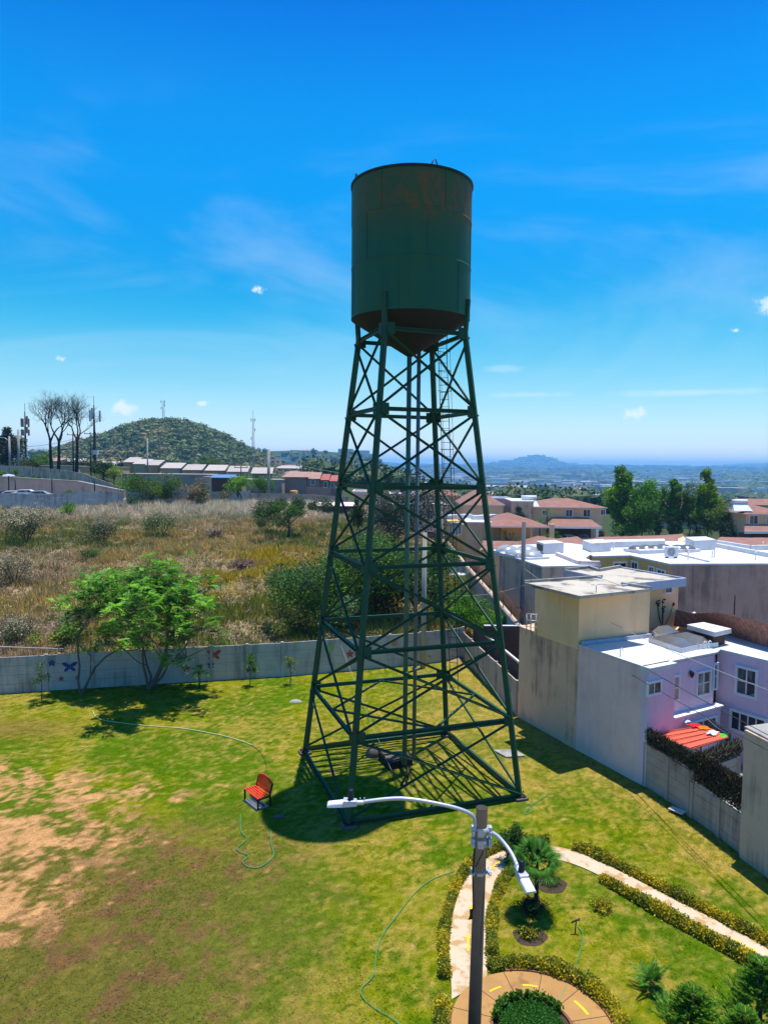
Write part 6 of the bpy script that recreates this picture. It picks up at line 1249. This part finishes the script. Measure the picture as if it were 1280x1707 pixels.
# ================================================================ vegetation, middle distance
def bush(seed, px, py, rpx, hpx, label, pal, n=2600, leaf=.16, m='leaf', cat='bush', name='bush', squash=1., flowers=None, Y=None):
    b = HG(px, py, 41) if Y is None else Vector((D(px, py, Y).x, Y, Hs(D(px, py, Y).x, Y))); k = b.y / FOC; r_ = rpx * k; h = hpx * k
    rng = rnd(seed); root = empty(name, b, 0, label, cat); mb = MB()
    for i in range(8): th = i * .785; mb.tube([b - Vector((0, 0, .2)), b + Vector((math.cos(th) * r_ * .35, math.sin(th) * r_ * .35, h * .55)), b + Vector((math.cos(th + .3) * r_ * .7, math.sin(th) * r_ * .7, h * .85))], [.05, .035, .012], 5, cap=False)
    child(mb, 'stem', M['bark'], root); cl = blob_pts(rng, (b.x, b.y, b.z + h * .5), r_ * .85, r_ * .8, h * .48, 22, .4, seed); P_ = clusters(rng, cl, rng.uniform(.2, .42, 22) * min(r_, h), n // 22, .8); P_[:, 2] = np.maximum(P_[:, 2], b.z)
    V = leaf_quads(P_, leaf, rng, .5); col = np.repeat(pick(pal, 22, rng, .2), n // 22, 0) * .5 + pick(pal, len(V), rng, .3) * .5
    crown(V, col, root, m, 'foliage')
    if flowers:
        k = n // 3; P_ = clusters(rng, cl + [0, 0, min(r_, h) * .22], rng.uniform(.2, .42, 22) * min(r_, h), k // 22, .6); crown(leaf_quads(P_, leaf * .75, rng, .8), pick(flowers, len(P_), rng, .2), root, 'leaf', 'flowers')
OLB = OLIVE + GREEN[:1]
bush(1, 45, 903, 52, 62, 'cream flowering shrub at the upper left of the field', DARK + OLIVE, 3600, .18, flowers=CREAM)
bush(2, 170, 905, 42, 42, 'brownish flowering shrub in the upper field', OLIVE + DARK, 2600, .16, flowers=[(.30, .24, .17), (.36, .30, .2)])
bush(3, 268, 898, 48, 50, 'wide green shrub with cream tips in the upper field', GREEN + OLIVE, 3200, .16, flowers=CREAM[:2] + STRAW)
bush(4, 115, 858, 17, 26, 'small bright green bush against the far wall', BRIGHT, 1200, .18)
bush(5, 25, 970, 55, 50, 'pale flowering weeds at the left edge of the field', OLIVE + STRAW, 2600, .14, flowers=CREAM + STRAW)
bush(6, 150, 935, 30, 25, 'low green weeds in the middle of the field', OLIVE + GREEN, 1200, .14)
bush(7, 35, 1075, 45, 50, 'cream flowering shrub behind the left end of the back wall', OLIVE + DARK, 2600, .11, flowers=CREAM)
bush(8, 120, 1072, 62, 34, 'yellow-green grass clump behind the left end of the back wall', [(.20, .26, .02), (.14, .20, .02), (.28, .30, .05)], 3000, .2)
bush(9, 360, 895, 26, 22, 'dry straw coloured clump on the field slope', STRAW, 900, .2)
bush(10, 405, 945, 34, 18, 'heap of reddish brush cuttings in the field', [(.30, .17, .13), (.20, .12, .09), (.38, .25, .2)], 1500, .18, name='brush_heap', cat='brush heap')
bush(11, 330, 1000, 30, 24, 'dry brown bush behind the big leafy tree', STRAW, 900, .15)
bush(12, 165, 770, 1, 1, '', DARK, 22) if False else None
leafy_tree(31, Vector((D(480, 890, 86).x, 86, Hs(D(480, 890, 86).x, 86))), 5.3, 5.4, 1.9, 'solitary flat crowned tree standing in the yellow field', GREEN + OLIVE + DARK, 13000, .15, trunk=.16, cz=3.6, bark='bark')
def at_g(px, py, Y): x = D(px, py, Y).x; return Vector((x, Y, Hs(x, Y)))
leafy_tree(32, at_g(250, 840, 112), 6.2, 5.6, 2.8, 'big olive scrub tree in front of the long grey building', OLIVE + GREEN, 9500, .2, cz=3.2, name='scrub_tree'); leafy_tree(33, at_g(330, 840, 112), 4.6, 4.2, 2.0, 'brownish scrub tree right of the big olive one', OLIVE + STRAW + DARK, 5500, .2, cz=2.3, name='scrub_tree')
leafy_tree(34, at_g(399, 838, 118), 5.2, 2.3, 1.7, 'small bright green tree beside the pole at the field edge', [(.16, .34, .02), (.22, .42, .04), (.10, .24, .02)], 3600, .18, cz=3.8, bark='dark_bark'); leafy_tree(35, at_g(440, 825, 128), 4.6, 2.6, 1.6, 'green bush tree behind the concrete pole', GREEN, 2600, .2, cz=3)
leafy_tree(36, at_g(128, 838, 110), 2.6, 1.3, 1.4, 'small dark bush against the retaining wall', DARK + GREEN, 1100, .18, cz=1.5); 
leafy_tree(37, at_g(15, 780, 155), 10.5, 5.5, 4.8, 'big dark tree at the left edge of the skyline', DARK + [(.06, .05, .03)], 11000, .3, 'needle', .3, cz=5.8, tall=True)
leafy_tree(38, at_g(70, 770, 190), 6.0, 3.6, 2.6, 'light green round tree behind the dead trees', GREEN, 3000, .3, cz=4); leafy_tree(39, at_g(172, 792, 141), 5.2, 2.8, 2.2, 'dark green bush below the telecom mast', DARK + GREEN[:1], 4600, .22, cz=2.6); leafy_tree(40, at_g(192, 792, 140), 4.4, 1.5, 1.3, 'bright yellow-green bush right of the dark one', [(.26, .34, .03), (.34, .40, .05), (.16, .24, .02)], 1600, .18, cz=3)
for i, (x, Yd, h_, lb) in enumerate(((60, 168, 4.5, 'rounded tree left of the dead trees'), (112, 172, 5, 'dark tree between the second and third dead trees'), (142, 176, 5.5, 'tree at the foot of the telecom mast'), (178, 170, 4.6, 'bushy tree right of the telecom mast'), (8, 160, 4, 'low tree below the big dark tree at the left edge'), (212, 192, 5, 'tree rising behind the leftmost hill-foot roof'), (352, 205, 6, 'light green tree above the middle of the hill-foot row'))):
    leafy_tree(140 + i, at_g(x, 780, Yd), h_, 3.4, h_ * .42, lb, (DARK + GREEN, DARK, OLIVE + DARK, GREEN, OLIVE, DARK, GREEN + OLIVE)[i], 2400, .3, cz=h_ * .55)
leafy_tree(41, at_g(42, 778, 145), 3.2, 2.8, 1.4, 'yellowish low bush under the dark telecom mast', OLIVE, 1500, .24, cz=2.)
for i, (x, y, rp, hp) in enumerate(((5, 790, 9, 10), (27, 788, 8, 12), (40, 794, 8, 7), (55, 795, 9, 7), (66, 795, 6, 6), (95, 799, 9, 7), (118, 801, 9, 9))):
    p = D(x, y + 4, 132); root = empty('planting', p, 0, '%s leafy plant in the bed above the retaining wall, %s' % (('tall', 'dark round', 'low', 'spreading', 'small', 'wide', 'bright')[i], ('at the left edge', 'beside the hooded lamp', 'left of the middle', 'near the middle', 'in the middle', 'right of the middle', 'at its right end')[i]), 'plant'); rng = rnd(300 + i); r_ = rp * 132 / FOC; h = hp * 132 / FOC
    P_ = blob_pts(rng, (p.x, p.y, p.z + h * .4), r_, r_ * .7, h * .6, 420, .3, i); crown(leaf_quads(P_, .24, rng), pick(GREEN, len(P_), rng, .3), root, 'leaf', 'foliage'); mb = MB(); mb.tube([p, p + Vector((0, 0, h * .5))], .05, 5); child(mb, 'stem', M['bark'], root)
# bushes behind the tower
leafy_tree(51, at_g(545, 1065, 52), 5.8, 3.9, 2.7, 'large green bush behind the back wall at the left tower leg', GREEN + [(.12, .2, .1), (.06, .13, .05)], 17000, .16, cz=2.8, nclump=46, name='large_bush', cat='bush'); leafy_tree(52, at_g(625, 1060, 53), 7.2, 4.3, 3.4, 'tall dense green bush behind the back wall in the middle of the tower', GREEN + DARK + [(.10, .18, .08)], 20000, .16, cz=3.6, nclump=54, name='large_bush', cat='bush')
leafy_tree(53, at_g(690, 1050, 54), 6.0, 3.2, 2.8, 'green bush behind the back wall right of the centre pipes', GREEN + DARK, 12000, .16, cz=3.1, name='large_bush', cat='bush'); leafy_tree(54, at_g(492, 1070, 50), 3.8, 2.1, 1.8, 'yellow-green bush behind the back wall left of the tower', [(.14, .18, .02), (.20, .22, .04), (.09, .13, .02)], 6000, .11, cz=1.5, name='bush', cat='bush')
leafy_tree(55, at_g(668, 960, 74), 8.6, 4.8, 4.0, 'dark grey-green tree in front of the grey house', [(.035, .055, .035), (.055, .075, .05), (.02, .03, .02), (.09, .11, .08)], 14000, .17, 'needle', .2, cz=4.6, nclump=40)
leafy_tree(56, at_g(595, 900, 88), 4.6, 1.6, 2.0, 'slim dark tree beside the plain beige house', DARK + GREEN[:1], 3600, .16, cz=2.7, tall=True); leafy_tree(57, at_g(720, 1000, 62), 4.4, 1.9, 1.6, 'mid green bush beside the back leg of the tower', GREEN + DARK, 5000, .15, cz=2.6, name='bush', cat='bush')
leafy_tree(58, at_g(775, 1050, 50.5), 3.6, 1.9, 1.5, 'bright green bush in front of the dark wire-topped wall', BRIGHT + GREEN, 7000, .13, cz=2., name='bush', cat='bush'); leafy_tree(59, at_g(815, 1055, 49), 2.6, 1.7, 1.1, 'low bright bush behind the right end of the back wall', BRIGHT + GREEN, 4200, .12, cz=1.5, name='bush', cat='bush')
leafy_tree(60, at_g(752, 1010, 60), 3.2, 1.8, 1.4, 'yellowish bush behind the ladder', [(.20, .24, .03), (.12, .2, .02), (.28, .28, .06)], 4200, .13, cz=1.6, name='bush', cat='bush')
bush(61, 560, 935, 20, 24, 'cream flowering weeds at the left tower leg', OLIVE + STRAW, 1100, .14, flowers=CREAM, Y=72); bush(62, 585, 1020, 16, 18, 'pale flowering weeds beside the large green bush', OLIVE, 900, .12, flowers=CREAM, Y=58); bush(63, 800, 1000, 26, 26, 'straggly weeds along the dark wire-topped wall', OLIVE + GREEN, 1300, .13, Y=54)
# wire topped wall
wt = [Vector((8.55, 45.4, 0)), Vector((7.9, 54, 0)), Vector((7.1, 64, 0)), Vector((6.4, 73.6, 0))]; zt_ = [2.35, 3.0, 3.8, 4.7]
rwt = house('boundary_wall', wt[0], 'dark streaked boundary wall topped with rusty razor wire right of the tower', 'wall')
part(rwt, 'wall_face', 'precast', lambda m: [m.prism([(a.x, a.y), (b.x, b.y), (b.x + .2, b.y), (a.x + .2, a.y)], -.5, [z0, z1, z1, z0] if False else [z0, z0, z1, z1][:0] or [z0, z1, z1, z0]) for (a, b), (z0, z1) in zip(zip(wt[:-1], wt[1:]), zip(zt_[:-1], zt_[1:]))])
part(rwt, 'coping', 'greige_wall', lambda m: [m.beam((a.x + .1, a.y, z0 + .04), (b.x + .1, b.y, z1 + .04), .34, .10) for (a, b), (z0, z1) in zip(zip(wt[:-1], wt[1:]), zip(zt_[:-1], zt_[1:]))])
def razor(m):
    for (a, b), (z0, z1) in zip(zip(wt[:-1], wt[1:]), zip(zt_[:-1], zt_[1:])):
        n = 16
        for i in range(n + 1):
            t = i / n; x, y, z = a.x + (b.x - a.x) * t + .1, a.y + (b.y - a.y) * t, z0 + (z1 - z0) * t
            if i % 4 == 0: m.tube([(x, y, z), (x, y, z + 1.15)], .03, 5)
            if i < n:
                for j in range(2):
                    yy = y + (b.y - a.y) / n * (j * .5); m.tube([(x + .28 * math.cos(q), yy + .02 * q, z + .78 + .28 * math.sin(q)) for q in np.linspace(0, 2 * PI, 11)], .012, 3)
        for hgt in (.4, .75, 1.1): m.tube([(a.x + .1, a.y, z0 + hgt), (b.x + .1, b.y, z1 + hgt)], .015, 4)
part(rwt, 'razor_wire', 'rusty', razor)
p = D(763, 962, 62); simple('satellite_dish', 'white round dish behind the wire-topped wall', 'dish', 'white_trim', lambda m: m.lathe([(.001, 0), (.4, .05), (.75, .2), (.8, .28)], tuple(p), 16), p)
# tall trees to the right
leafy_tree(71, at_g(1036, 897, 128), 14.6, 3.6, 6.9, 'largest of the tall green trees beside the villa', [(.10, .24, .012), (.16, .36, .015), (.035, .09, .010), (.22, .42, .02)], 26000, .34, trunk=.3, cz=7.6, nclump=90, tall=True); leafy_tree(72, at_g(1068, 897, 124), 11., 3.0, 5.2, 'bright green tree in front of the largest one', BRIGHT + GREEN, 12000, .32, cz=5.6, nclump=44)
leafy_tree(73, at_g(1121, 897, 128), 12.6, 2.1, 6.0, 'slender pointed tree in the middle of the tall tree group', GREEN + BRIGHT[:2], 11000, .32, cz=6.5, nclump=50, tall=True); leafy_tree(74, at_g(1146, 897, 126), 10.4, 1.8, 5.0, 'shorter slender tree right of the pointed one', GREEN + OLIVE, 7500, .22, cz=5.4, nclump=40)
leafy_tree(75, at_g(1176, 899, 125), 13.6, 3.1, 6.5, 'tall tree at the right of the group with a bent tip', [(.14, .27, .012), (.22, .38, .015), (.045, .10, .010), (.28, .40, .02)], 17000, .32, cz=7.0, nclump=66, tall=True); leafy_tree(76, at_g(1196, 900, 123), 8.0, 2.8, 3.7, 'yellow-green rounded tree at the foot of the bent tipped tree', [(.12, .20, .02), (.18, .27, .03), (.07, .12, .02)], 9000, .22, cz=4.2, nclump=34)
leafy_tree(77, at_g(1222, 895, 122), 7.4, 2.6, 3.6, 'blue-grey spruce right of the tall trees', [(.07, .10, .10), (.10, .13, .13), (.04, .06, .06)], 6500, .18, 'needle', cz=3.4, nclump=34)
leafy_tree(78, at_g(1097, 899, 130), 9.6, 2.4, 4.4, 'green tree filling the gap between the largest and the pointed tree', GREEN + BRIGHT[:1], 9000, .24, cz=5, nclump=40); leafy_tree(79, at_g(1160, 900, 129), 8.8, 2.2, 4.0, 'dark leafy tree behind the two slender ones', GREEN + DARK[:1], 7000, .24, cz=4.6, nclump=34)
for i, (x, yt, lb) in enumerate(((1097, 846, 'dark narrow cypress in the gap left of the pointed tree'), (1120, 855, 'dark narrow cypress in front of the pointed tree'), (865, 833, 'dark cypress beside the villa terrace'), (1215, 880, 'low dark shrub column by the spruce'))):
    b = at_g(x, 897, 119); h = D(x, yt, 119).z - b.z; leafy_tree(80 + i, b, h, .85 if i != 2 else 1.3, h * .5, lb, [(.012, .035, .01), (.02, .05, .015)], 3600, .14, 'needle', .1, cz=h * .5, nclump=24, name='cypress')
for i, (x, y, rp, hp, lb) in enumerate(((1085, 900, 14, 26, 'green shrub at the foot of the tall trees'), (1150, 900, 16, 22, 'dark shrub under the slender trees'), (1210, 902, 22, 14, 'low green bushes between the trees and the right villa'), (908, 885, 13, 24, 'leafy climbing shrub left of the car port'), (930, 895, 9, 22, 'clipped green vine column beside the car port'), (1001, 893, 10, 22, 'dry brown shrub right of the car port'), (1235, 896, 14, 10, 'bright green low shrub by the right villa'), (1022, 898, 14, 18, 'dark shrub below the largest tree'))):
    bush(90 + i, x, y, rp, hp, lb, (GREEN, DARK, GREEN, GREEN + BRIGHT, GREEN, OLIVE + DARK, BRIGHT, DARK)[i], 1500, .22, Y=115 + i % 3)
palm(31, at_g(911, 885, 117), 5.2, 18, 1.6, .1, 'slim palm in front of the villa corner window', name='palm_tree'); palm(32, at_g(899, 885, 116), 3.6, 16, 1.4, .1, 'shorter palm at the villa corner')
simple('gate_pillar', 'beige gate pillar left of the car port', 'pillar', 'tan_wall', lambda m: (m.box((D(919, 885, 114).x, 114, 1.7), (.7, .7, 3.4)), m.box((D(919, 885, 114).x, 114, 3.45), (.85, .85, .12))), (D(919, 885, 114).x, 114, 0))
# overhead cables
def cable(a, b, sag, label, m='cable', rad=.012):
    P_ = [a.lerp(b, i / 24) + Vector((0, 0, -4 * sag * (i / 24) * (1 - i / 24))) for i in range(25)]; mb = MB(); mb.tube(P_, rad, 5); tag(mb.build('power_cable', M[m], loc=a), label, 'cable')
cable(D(858, 1000, 44), D(1300, 1262, 19.6), .25, 'dark overhead cable crossing low in front of the pink facade'); cable(D(871, 985, 44), D(1300, 1236, 20), .25, 'upper dark overhead cable crossing the cream block')
cable(D(874, 948, 46.3), D(1300, 1158, 20), .5, 'pale overhead cable sagging across the cream block', 'pale_cable'); cable(D(757, 935, 60), D(872, 895, 46.5), .5, 'pale cable sagging to the top of the dark concrete pole', 'pale_cable'); cable(D(732, 990, 44), D(874, 975, 46.4), .35, 'pale cable between the two concrete poles', 'pale_cable')
cable(D(452, 760, 124), D(590, 790, 150), .6, 'thin cable running right from the tall far pole', 'pale_cable', .035); cable(D(-10, 742, 141), D(122, 732, 148), .8, 'thin cable between the left lamp posts and the crossarm pole', 'cable', .03)
cable(D(565, 1066, 44), D(655, 1290, 28), .15, 'thin guy wire inside the left of the tower', 'pale_cable', .008); cable(D(-5, 1078, 37), D(108, 1082, 40), .0, 'thin pale rail above the left end of the back wall', 'pale_cable', .035)

# ================================================================ field grass (stuff)
rng = rnd(70); n = 60000; az = rng.uniform(-.60, .14, n); yy = 43 + (rng.random(n) ** .8) * 78; xx = az * yy; keep = (xx < 7.5 - .02 * yy) & (yy > wy(np.clip(xx, -40, 5)) + .6) & (yy < 125); xx, yy = xx[keep], yy[keep]; n = len(xx); B = 5
zz = H(xx, yy); dn = fbm(xx, yy, 71, 5, .09); dn2 = fbm(xx, yy, 72, 4, .5)
tall = .22 + .5 * sstep(.42, .6, dn2) + .55 * sstep(96, 108, yy) * sstep(-50, -35, xx)
bx = np.repeat(xx, B) + rng.normal(0, .16, n * B); by = np.repeat(yy, B) + rng.normal(0, .16, n * B); bz = np.repeat(zz, B) - .05; hh = np.repeat(tall, B) * rng.uniform(.5, 1.25, n * B); w_ = rng.uniform(.02, .05, n * B) * (1 + by / 90)
th = rng.uniform(0, PI, n * B); ln = rng.normal(0, .22, (n * B, 2)) * hh[:, None]; V = np.zeros((n * B, 3, 3)); cx, sx = np.cos(th) * w_, np.sin(th) * w_
V[:, 0] = np.stack([bx - cx, by - sx, bz], -1); V[:, 1] = np.stack([bx + cx, by + sx, bz], -1); V[:, 2] = np.stack([bx + ln[:, 0], by + ln[:, 1], bz + hh], -1)
pal = np.array([(.60, .42, .20), (.40, .28, .18), (.62, .44, .05), (.20, .25, .03), (.86, .70, .50)]); 
yel = sstep(-24, -12, xx) * sstep(100, 75, yy) * .75 + sstep(.52, .66, fbm(xx, yy, 75, 4, .06)) * .5; grn = sstep(.46, .58, fbm(xx, yy, 76, 4, .11)) * .8; gry = sstep(.46, .6, dn) * sstep(72, 55, yy); bac = sstep(94, 104, yy)
c = pal[0] * np.ones((n, 3))
for k_, p_ in ((gry, 1), (yel, 2), (grn, 3), (bac * .8, 4)): c = c * (1 - k_[:, None]) + pal[p_] * k_[:, None]
c = np.repeat(c, B, 0) * rng.uniform(.55, 1.45, (n * B, 1)); tag(quads('dry_grass', V, c, M['grassleaf']), 'tall dry grass and weeds covering the sloping field', None, None, 'stuff')
# weeds: small leafy clumps through the field
n = 2600; az = rng.uniform(-.6, .10, n); yy = 45 + rng.random(n) * 68; xx = az * yy; keep = xx < 5.5 - .02 * yy; xx, yy = xx[keep], yy[keep]; n = len(xx); cen = np.stack([xx, yy, H(xx, yy) + .25], -1); P_ = clusters(rng, cen, rng.uniform(.25, .8, n), 46, .6)
cl = np.repeat(pick(OLIVE + OLIVE + STRAW + STRAW + STRAW + [(.12, .19, .03), (.28, .19, .10)], n, rng, .2), 46, 0) * rng.uniform(.7, 1.3, (len(P_), 1)); tag(quads('weeds', leaf_quads(P_, .17, rng, .4), cl, M['leaf']), 'scattered olive and brown weeds through the field grass', None, None, 'stuff')

# ================================================================ far woods and town
def ico(sub):
    bm = bmesh.new(); bmesh.ops.create_icosphere(bm, subdivisions=sub, radius=1); v = np.array([x.co[:] for x in bm.verts]); f = np.array([[q.index for q in x.verts] for x in bm.faces]); bm.free(); return v, f
def blobs(name, cen, rad, col, sub, label, seed, squash=.85):
    rng = rnd(seed); v, f = ico(sub); n = len(cen); k = len(v); jit = rng.uniform(.68, 1.25, (n, k, 1)); V = v[None] * jit * np.asarray(rad).reshape(-1, 1, 1); V[..., 2] *= squash; V = V + cen[:, None]
    T = V[:, f].reshape(-1, 3, 3); C_ = np.repeat(col, len(f), 0) * rng.uniform(.8, 1.2, (n * len(f), 1)); return tag(quads(name, T, C_, M['needle']), label, None, None, 'stuff')
rng = rnd(80); n = 5200; az = rng.uniform(-.47, -.14, n); yy = rng.uniform(440, 800, n); xx = az * yy; hz_ = H(xx, yy); keep = (hz_ > -14); xx, yy, hz_ = xx[keep], yy[keep], hz_[keep]; n = len(xx)
pal = np.array([(.060, .095, .012), (.085, .13, .015), (.035, .055, .010), (.14, .165, .02), (.25, .19, .035), (.20, .125, .035), (.29, .19, .06)]); br = sstep(.44, .56, fbm(xx, yy, 82, 4, .02)); pi = np.where(rng.random(n) < br * .95, rng.integers(3, 7, n), rng.integers(0, 4, n))
cen = np.stack([xx, yy, hz_ + 1.6], -1); rad = 1.3 + 3.6 * rng.random(n) ** 1.8; sub_c = np.concatenate([cen + rng.normal(0, 1, (n, 3)) * rad[:, None] * .5 * [1, 1, .4] for _ in range(2)]); OV = lambda c_, r_, k, sz: leaf_quads(clusters(rng, c_, r_ * 1.15, k, .85), sz, rng, .8); hc = (pal[pi] * .65 + .35 * np.array([.13, .15, .03])) * rng.uniform(.8, 1.25, (n, 1)); tag(quads('hill_foliage', OV(cen, rad, 44, 1.5), np.repeat(hc, 44, 0) * rng.uniform(.85, 1.25, (n * 44, 1)), M['needle']), 'leafy tree crowns covering the wooded hill', None, None, 'stuff')
rad = rad * .8; blobs('hill_woods', np.concatenate([cen, sub_c]), np.concatenate([rad, rad * .6, rad * .6]), np.tile(hc, (3, 1)) * rng.uniform(.85, 1.15, (3 * n, 1)), 1, 'mixed green and brown woodland covering the hill', 81)
n = 9000; r_ = np.exp(rng.uniform(math.log(235), math.log(2300), n)); az = rng.uniform(-.60, .62, n); xx, yy = r_ * np.sin(az), r_ * np.cos(az); hz_ = H(xx, yy); dens = fbm(xx, yy, 84, 4, .006); keep = (dens > .46) & ~((hz_ > 0) & (yy < 900) & (xx / yy < -.1)); xx, yy, hz_, r_ = xx[keep], yy[keep], hz_[keep], r_[keep]; n = len(xx)
rad = rng.uniform(2.6, 5.8, n) * (1 + r_ / 2500); cen = np.stack([xx, yy, hz_ + rad * .6], -1); pal = np.array([(.03, .07, .018), (.045, .09, .022), (.025, .05, .018), (.07, .10, .03)])
vc = pal[rng.integers(0, 4, n)]; nr_ = r_ < 750; tag(quads('valley_foliage', OV(cen[nr_], rad[nr_], 90, 1.1), np.repeat(vc[nr_], 90, 0) * rng.uniform(.7, 1.4, (nr_.sum() * 90, 1)), M['needle']), 'leafy tree crowns in the nearer valley', None, None, 'stuff'); rad = np.where(nr_, rad * .72, rad)
blobs('valley_woods', cen, rad, vc, 1, 'dark woods between the houses of the valley', 85)
n = 16000; r_ = np.exp(rng.uniform(math.log(1800), math.log(9500), n)); az = rng.uniform(-.60, .62, n); xx, yy = r_ * np.sin(az), r_ * np.cos(az); hz_ = H(xx, yy); rad = rng.uniform(7, 15, n) * (1 + r_ / 6000); cen = np.stack([xx, yy, hz_ + rad * .15], -1); keep = fbm(xx, yy, 86, 4, .0016) > .42
blobs('distant_woods', cen[keep], rad[keep], pal[rng.integers(0, 4, keep.sum())], 1, 'hazy blue woodland stretching to the skyline', 87, .6)
# small houses of the valley town: individual copies near, one mass far away
protos = []
for i, (wm, rm, kind) in enumerate((('white_trim', 'white_roof', 0), ('tan_wall', 'shingle', 1), ('white_trim', 'clay', 1), ('rose_wall', 'metal_sheet', 1), ('beige_wall', 'white_roof', 0), ('white_trim', 'metal_sheet', 1))):
    a, b, h = 6, 4.5, 5.0; mb = MB(); mb.prism([(-a, -b), (a, -b), (a, b), (-a, b)], -3, h, 0)
    if kind: mb.add([(-a - .5, -b - .5, h), (a + .5, -b - .5, h), (a + .5, b + .5, h), (-a - .5, b + .5, h), (-a - .5, 0, h + 2.2), (a + .5, 0, h + 2.2)], [(0, 1, 5, 4), (2, 3, 4, 5), (0, 4, 3), (1, 2, 5)], 1)
    else: mb.prism([(-a - .3, -b - .3), (a + .3, -b - .3), (a + .3, b + .3), (-a - .3, b + .3)], h, h + .4, 1)
    for s in (-3.4, 0, 3.4): mb.box((s, -b, 3.2), (1.4, .2, 1.3), 0, 2)
    protos.append((mb, [M[wm], M[rm], M['window_glass']]))
rng = rnd(95); meshes = []; cnt = 0; tries = 0
kinds = ('small white flat roofed house', 'small tan house with a brown roof', 'small white house with a clay roof', 'small rose house with a sheet roof', 'small beige flat roofed house', 'small white house with a pale sheet roof')
while cnt < 285 and tries < 20000:
    tries += 1; r_ = math.exp(rng.uniform(math.log(290), math.log(1500))); az = rng.uniform(-.22, .56); x, y = r_ * math.sin(az), r_ * math.cos(az)
    if float(fbm(np.array([x]), np.array([y]), 84, 4, .006)[0]) > .49 or (az < -.1 and y < 500): continue
    k = int(rng.integers(0, 6)); z = Hs(x, y); s_ = rng.uniform(1.0, 1.9) * (1 + r_ / 2500)
    if k >= len(meshes) or meshes[k] is None:
        while len(meshes) <= k: meshes.append(None)
    if meshes[k] is None:
        mb, ms = protos[k]; o = mb.build('valley_house', ms); meshes[k] = o
    else: o = meshes[k].copy(); C.objects.link(o)
    o.location = (x, y, z); o.rotation_euler = (0, 0, rng.uniform(-.6, .6)); o.scale = (s_, s_, 1.15); cnt += 1
    tag(o, kinds[k] + ' among the trees of the far valley', 'house', ('white flat', 'tan brown', 'white clay', 'rose', 'beige flat', 'pale sheet')[k] + ' roofed houses of the valley')
n = 7000; r_ = np.exp(rng.uniform(math.log(1450), math.log(8800), n)); az = rng.uniform(-.30, .60, n); xx, yy = r_ * np.sin(az), r_ * np.cos(az); keep = (fbm(xx, yy, 96, 4, .0022) + rng.normal(0, .05, n)) > .52; xx, yy, r_ = xx[keep], yy[keep], r_[keep]; n = len(xx); hz_ = H(xx, yy)
a, b = rng.uniform(6, 17, n) * (1 + r_ / 6000), rng.uniform(5, 11, n); h = rng.uniform(5, 11, n) * (1 + r_ / 4000); z0 = hz_ + r_ * .0006; cs = np.array([(-1, -1), (1, -1), (1, 1), (-1, 1)]); P_ = np.stack([xx[:, None] + cs[None, :, 0] * a[:, None], yy[:, None] + cs[None, :, 1] * b[:, None]], -1)
lo = np.concatenate([P_, np.repeat(z0[:, None, None] - 6, 4, 1)], -1); hi = np.concatenate([P_, np.repeat((z0 + h)[:, None, None], 4, 1)], -1)
Q = [hi] + [np.stack([lo[:, i], lo[:, (i + 1) % 4], hi[:, (i + 1) % 4], hi[:, i]], 1) for i in range(4)]; wc = np.array([(.72, .70, .68), (.55, .52, .48), (.78, .78, .80), (.48, .36, .30)])[rng.integers(0, 4, n)]; rc = np.array([(.70, .70, .74), (.36, .20, .15), (.55, .52, .50), (.75, .75, .78)])[rng.integers(0, 4, n)]
tag(quads('distant_town', np.concatenate(Q), np.concatenate([rc, wc, wc, wc, wc]), M['needle']), 'mass of tiny pale buildings spread across the hazy plain', None, None, 'stuff')
for i, (x, y0, y1, wpx, dist, lb) in enumerate(((541, 763, 773, 8, 6500, 'pair of hazy tower blocks on the skyline left of the tower'), (554, 762, 772, 7, 6500, 'hazy tower block on the skyline just left of the tower leg'), (617, 763, 773, 4, 6500, 'thin hazy tower block seen between the tower legs'), (993, 774, 782, 5, 7000, 'hazy tower block on the skyline left of the tallest tree'), (1081, 778, 785, 8, 7000, 'low hazy block on the skyline right of the tallest tree'), (1188, 777, 787, 8, 7000, 'hazy pair of blocks on the skyline at the right'), (1198, 780, 788, 7, 7050, 'lower hazy block beside the pair at the right'))):
    t_, b_ = D(x, y0, dist), D(x, y1, dist); wd = wpx * dist / FOC; g_ = Hs(t_.x, dist)
    def f(m):
        m.box((t_.x, dist, (t_.z + g_) / 2 - 5), (wd, wd * .7, t_.z - g_ + 10)); m.box((t_.x + wd * .1, dist, t_.z + wd * .08), (wd * .5, wd * .4, wd * .16))
        for k in range(int(max(2, (t_.z - b_.z) / 8))): m.box((t_.x, dist - wd * .352, t_.z - 4 - k * 8), (wd * .86, .8, 2.5))
    mb = MB(); f(mb); tag(mb.build('tower_block', M['grey_wall'], loc=(t_.x, dist, g_)), lb, 'building')

# ================================================================ haze
hm, t = new_mat('haze'); pv = mk(t, 'ShaderNodeVolumePrincipled', {'Color': (.24, .58, 1., 1), 'Density': 1.7e-4, 'Anisotropy': .1}); mk(t, 'ShaderNodeOutputMaterial', {1: pv.outputs[0]})
mb = MB(); zt_h = float(GZ.max()) + 6; mb.box((0, 0, (zt_h - 70) / 2), (28400, 28400, zt_h + 70)); tag(mb.build('haze', hm), 'pale blue haze filling the valley air', None, None, 'stuff')
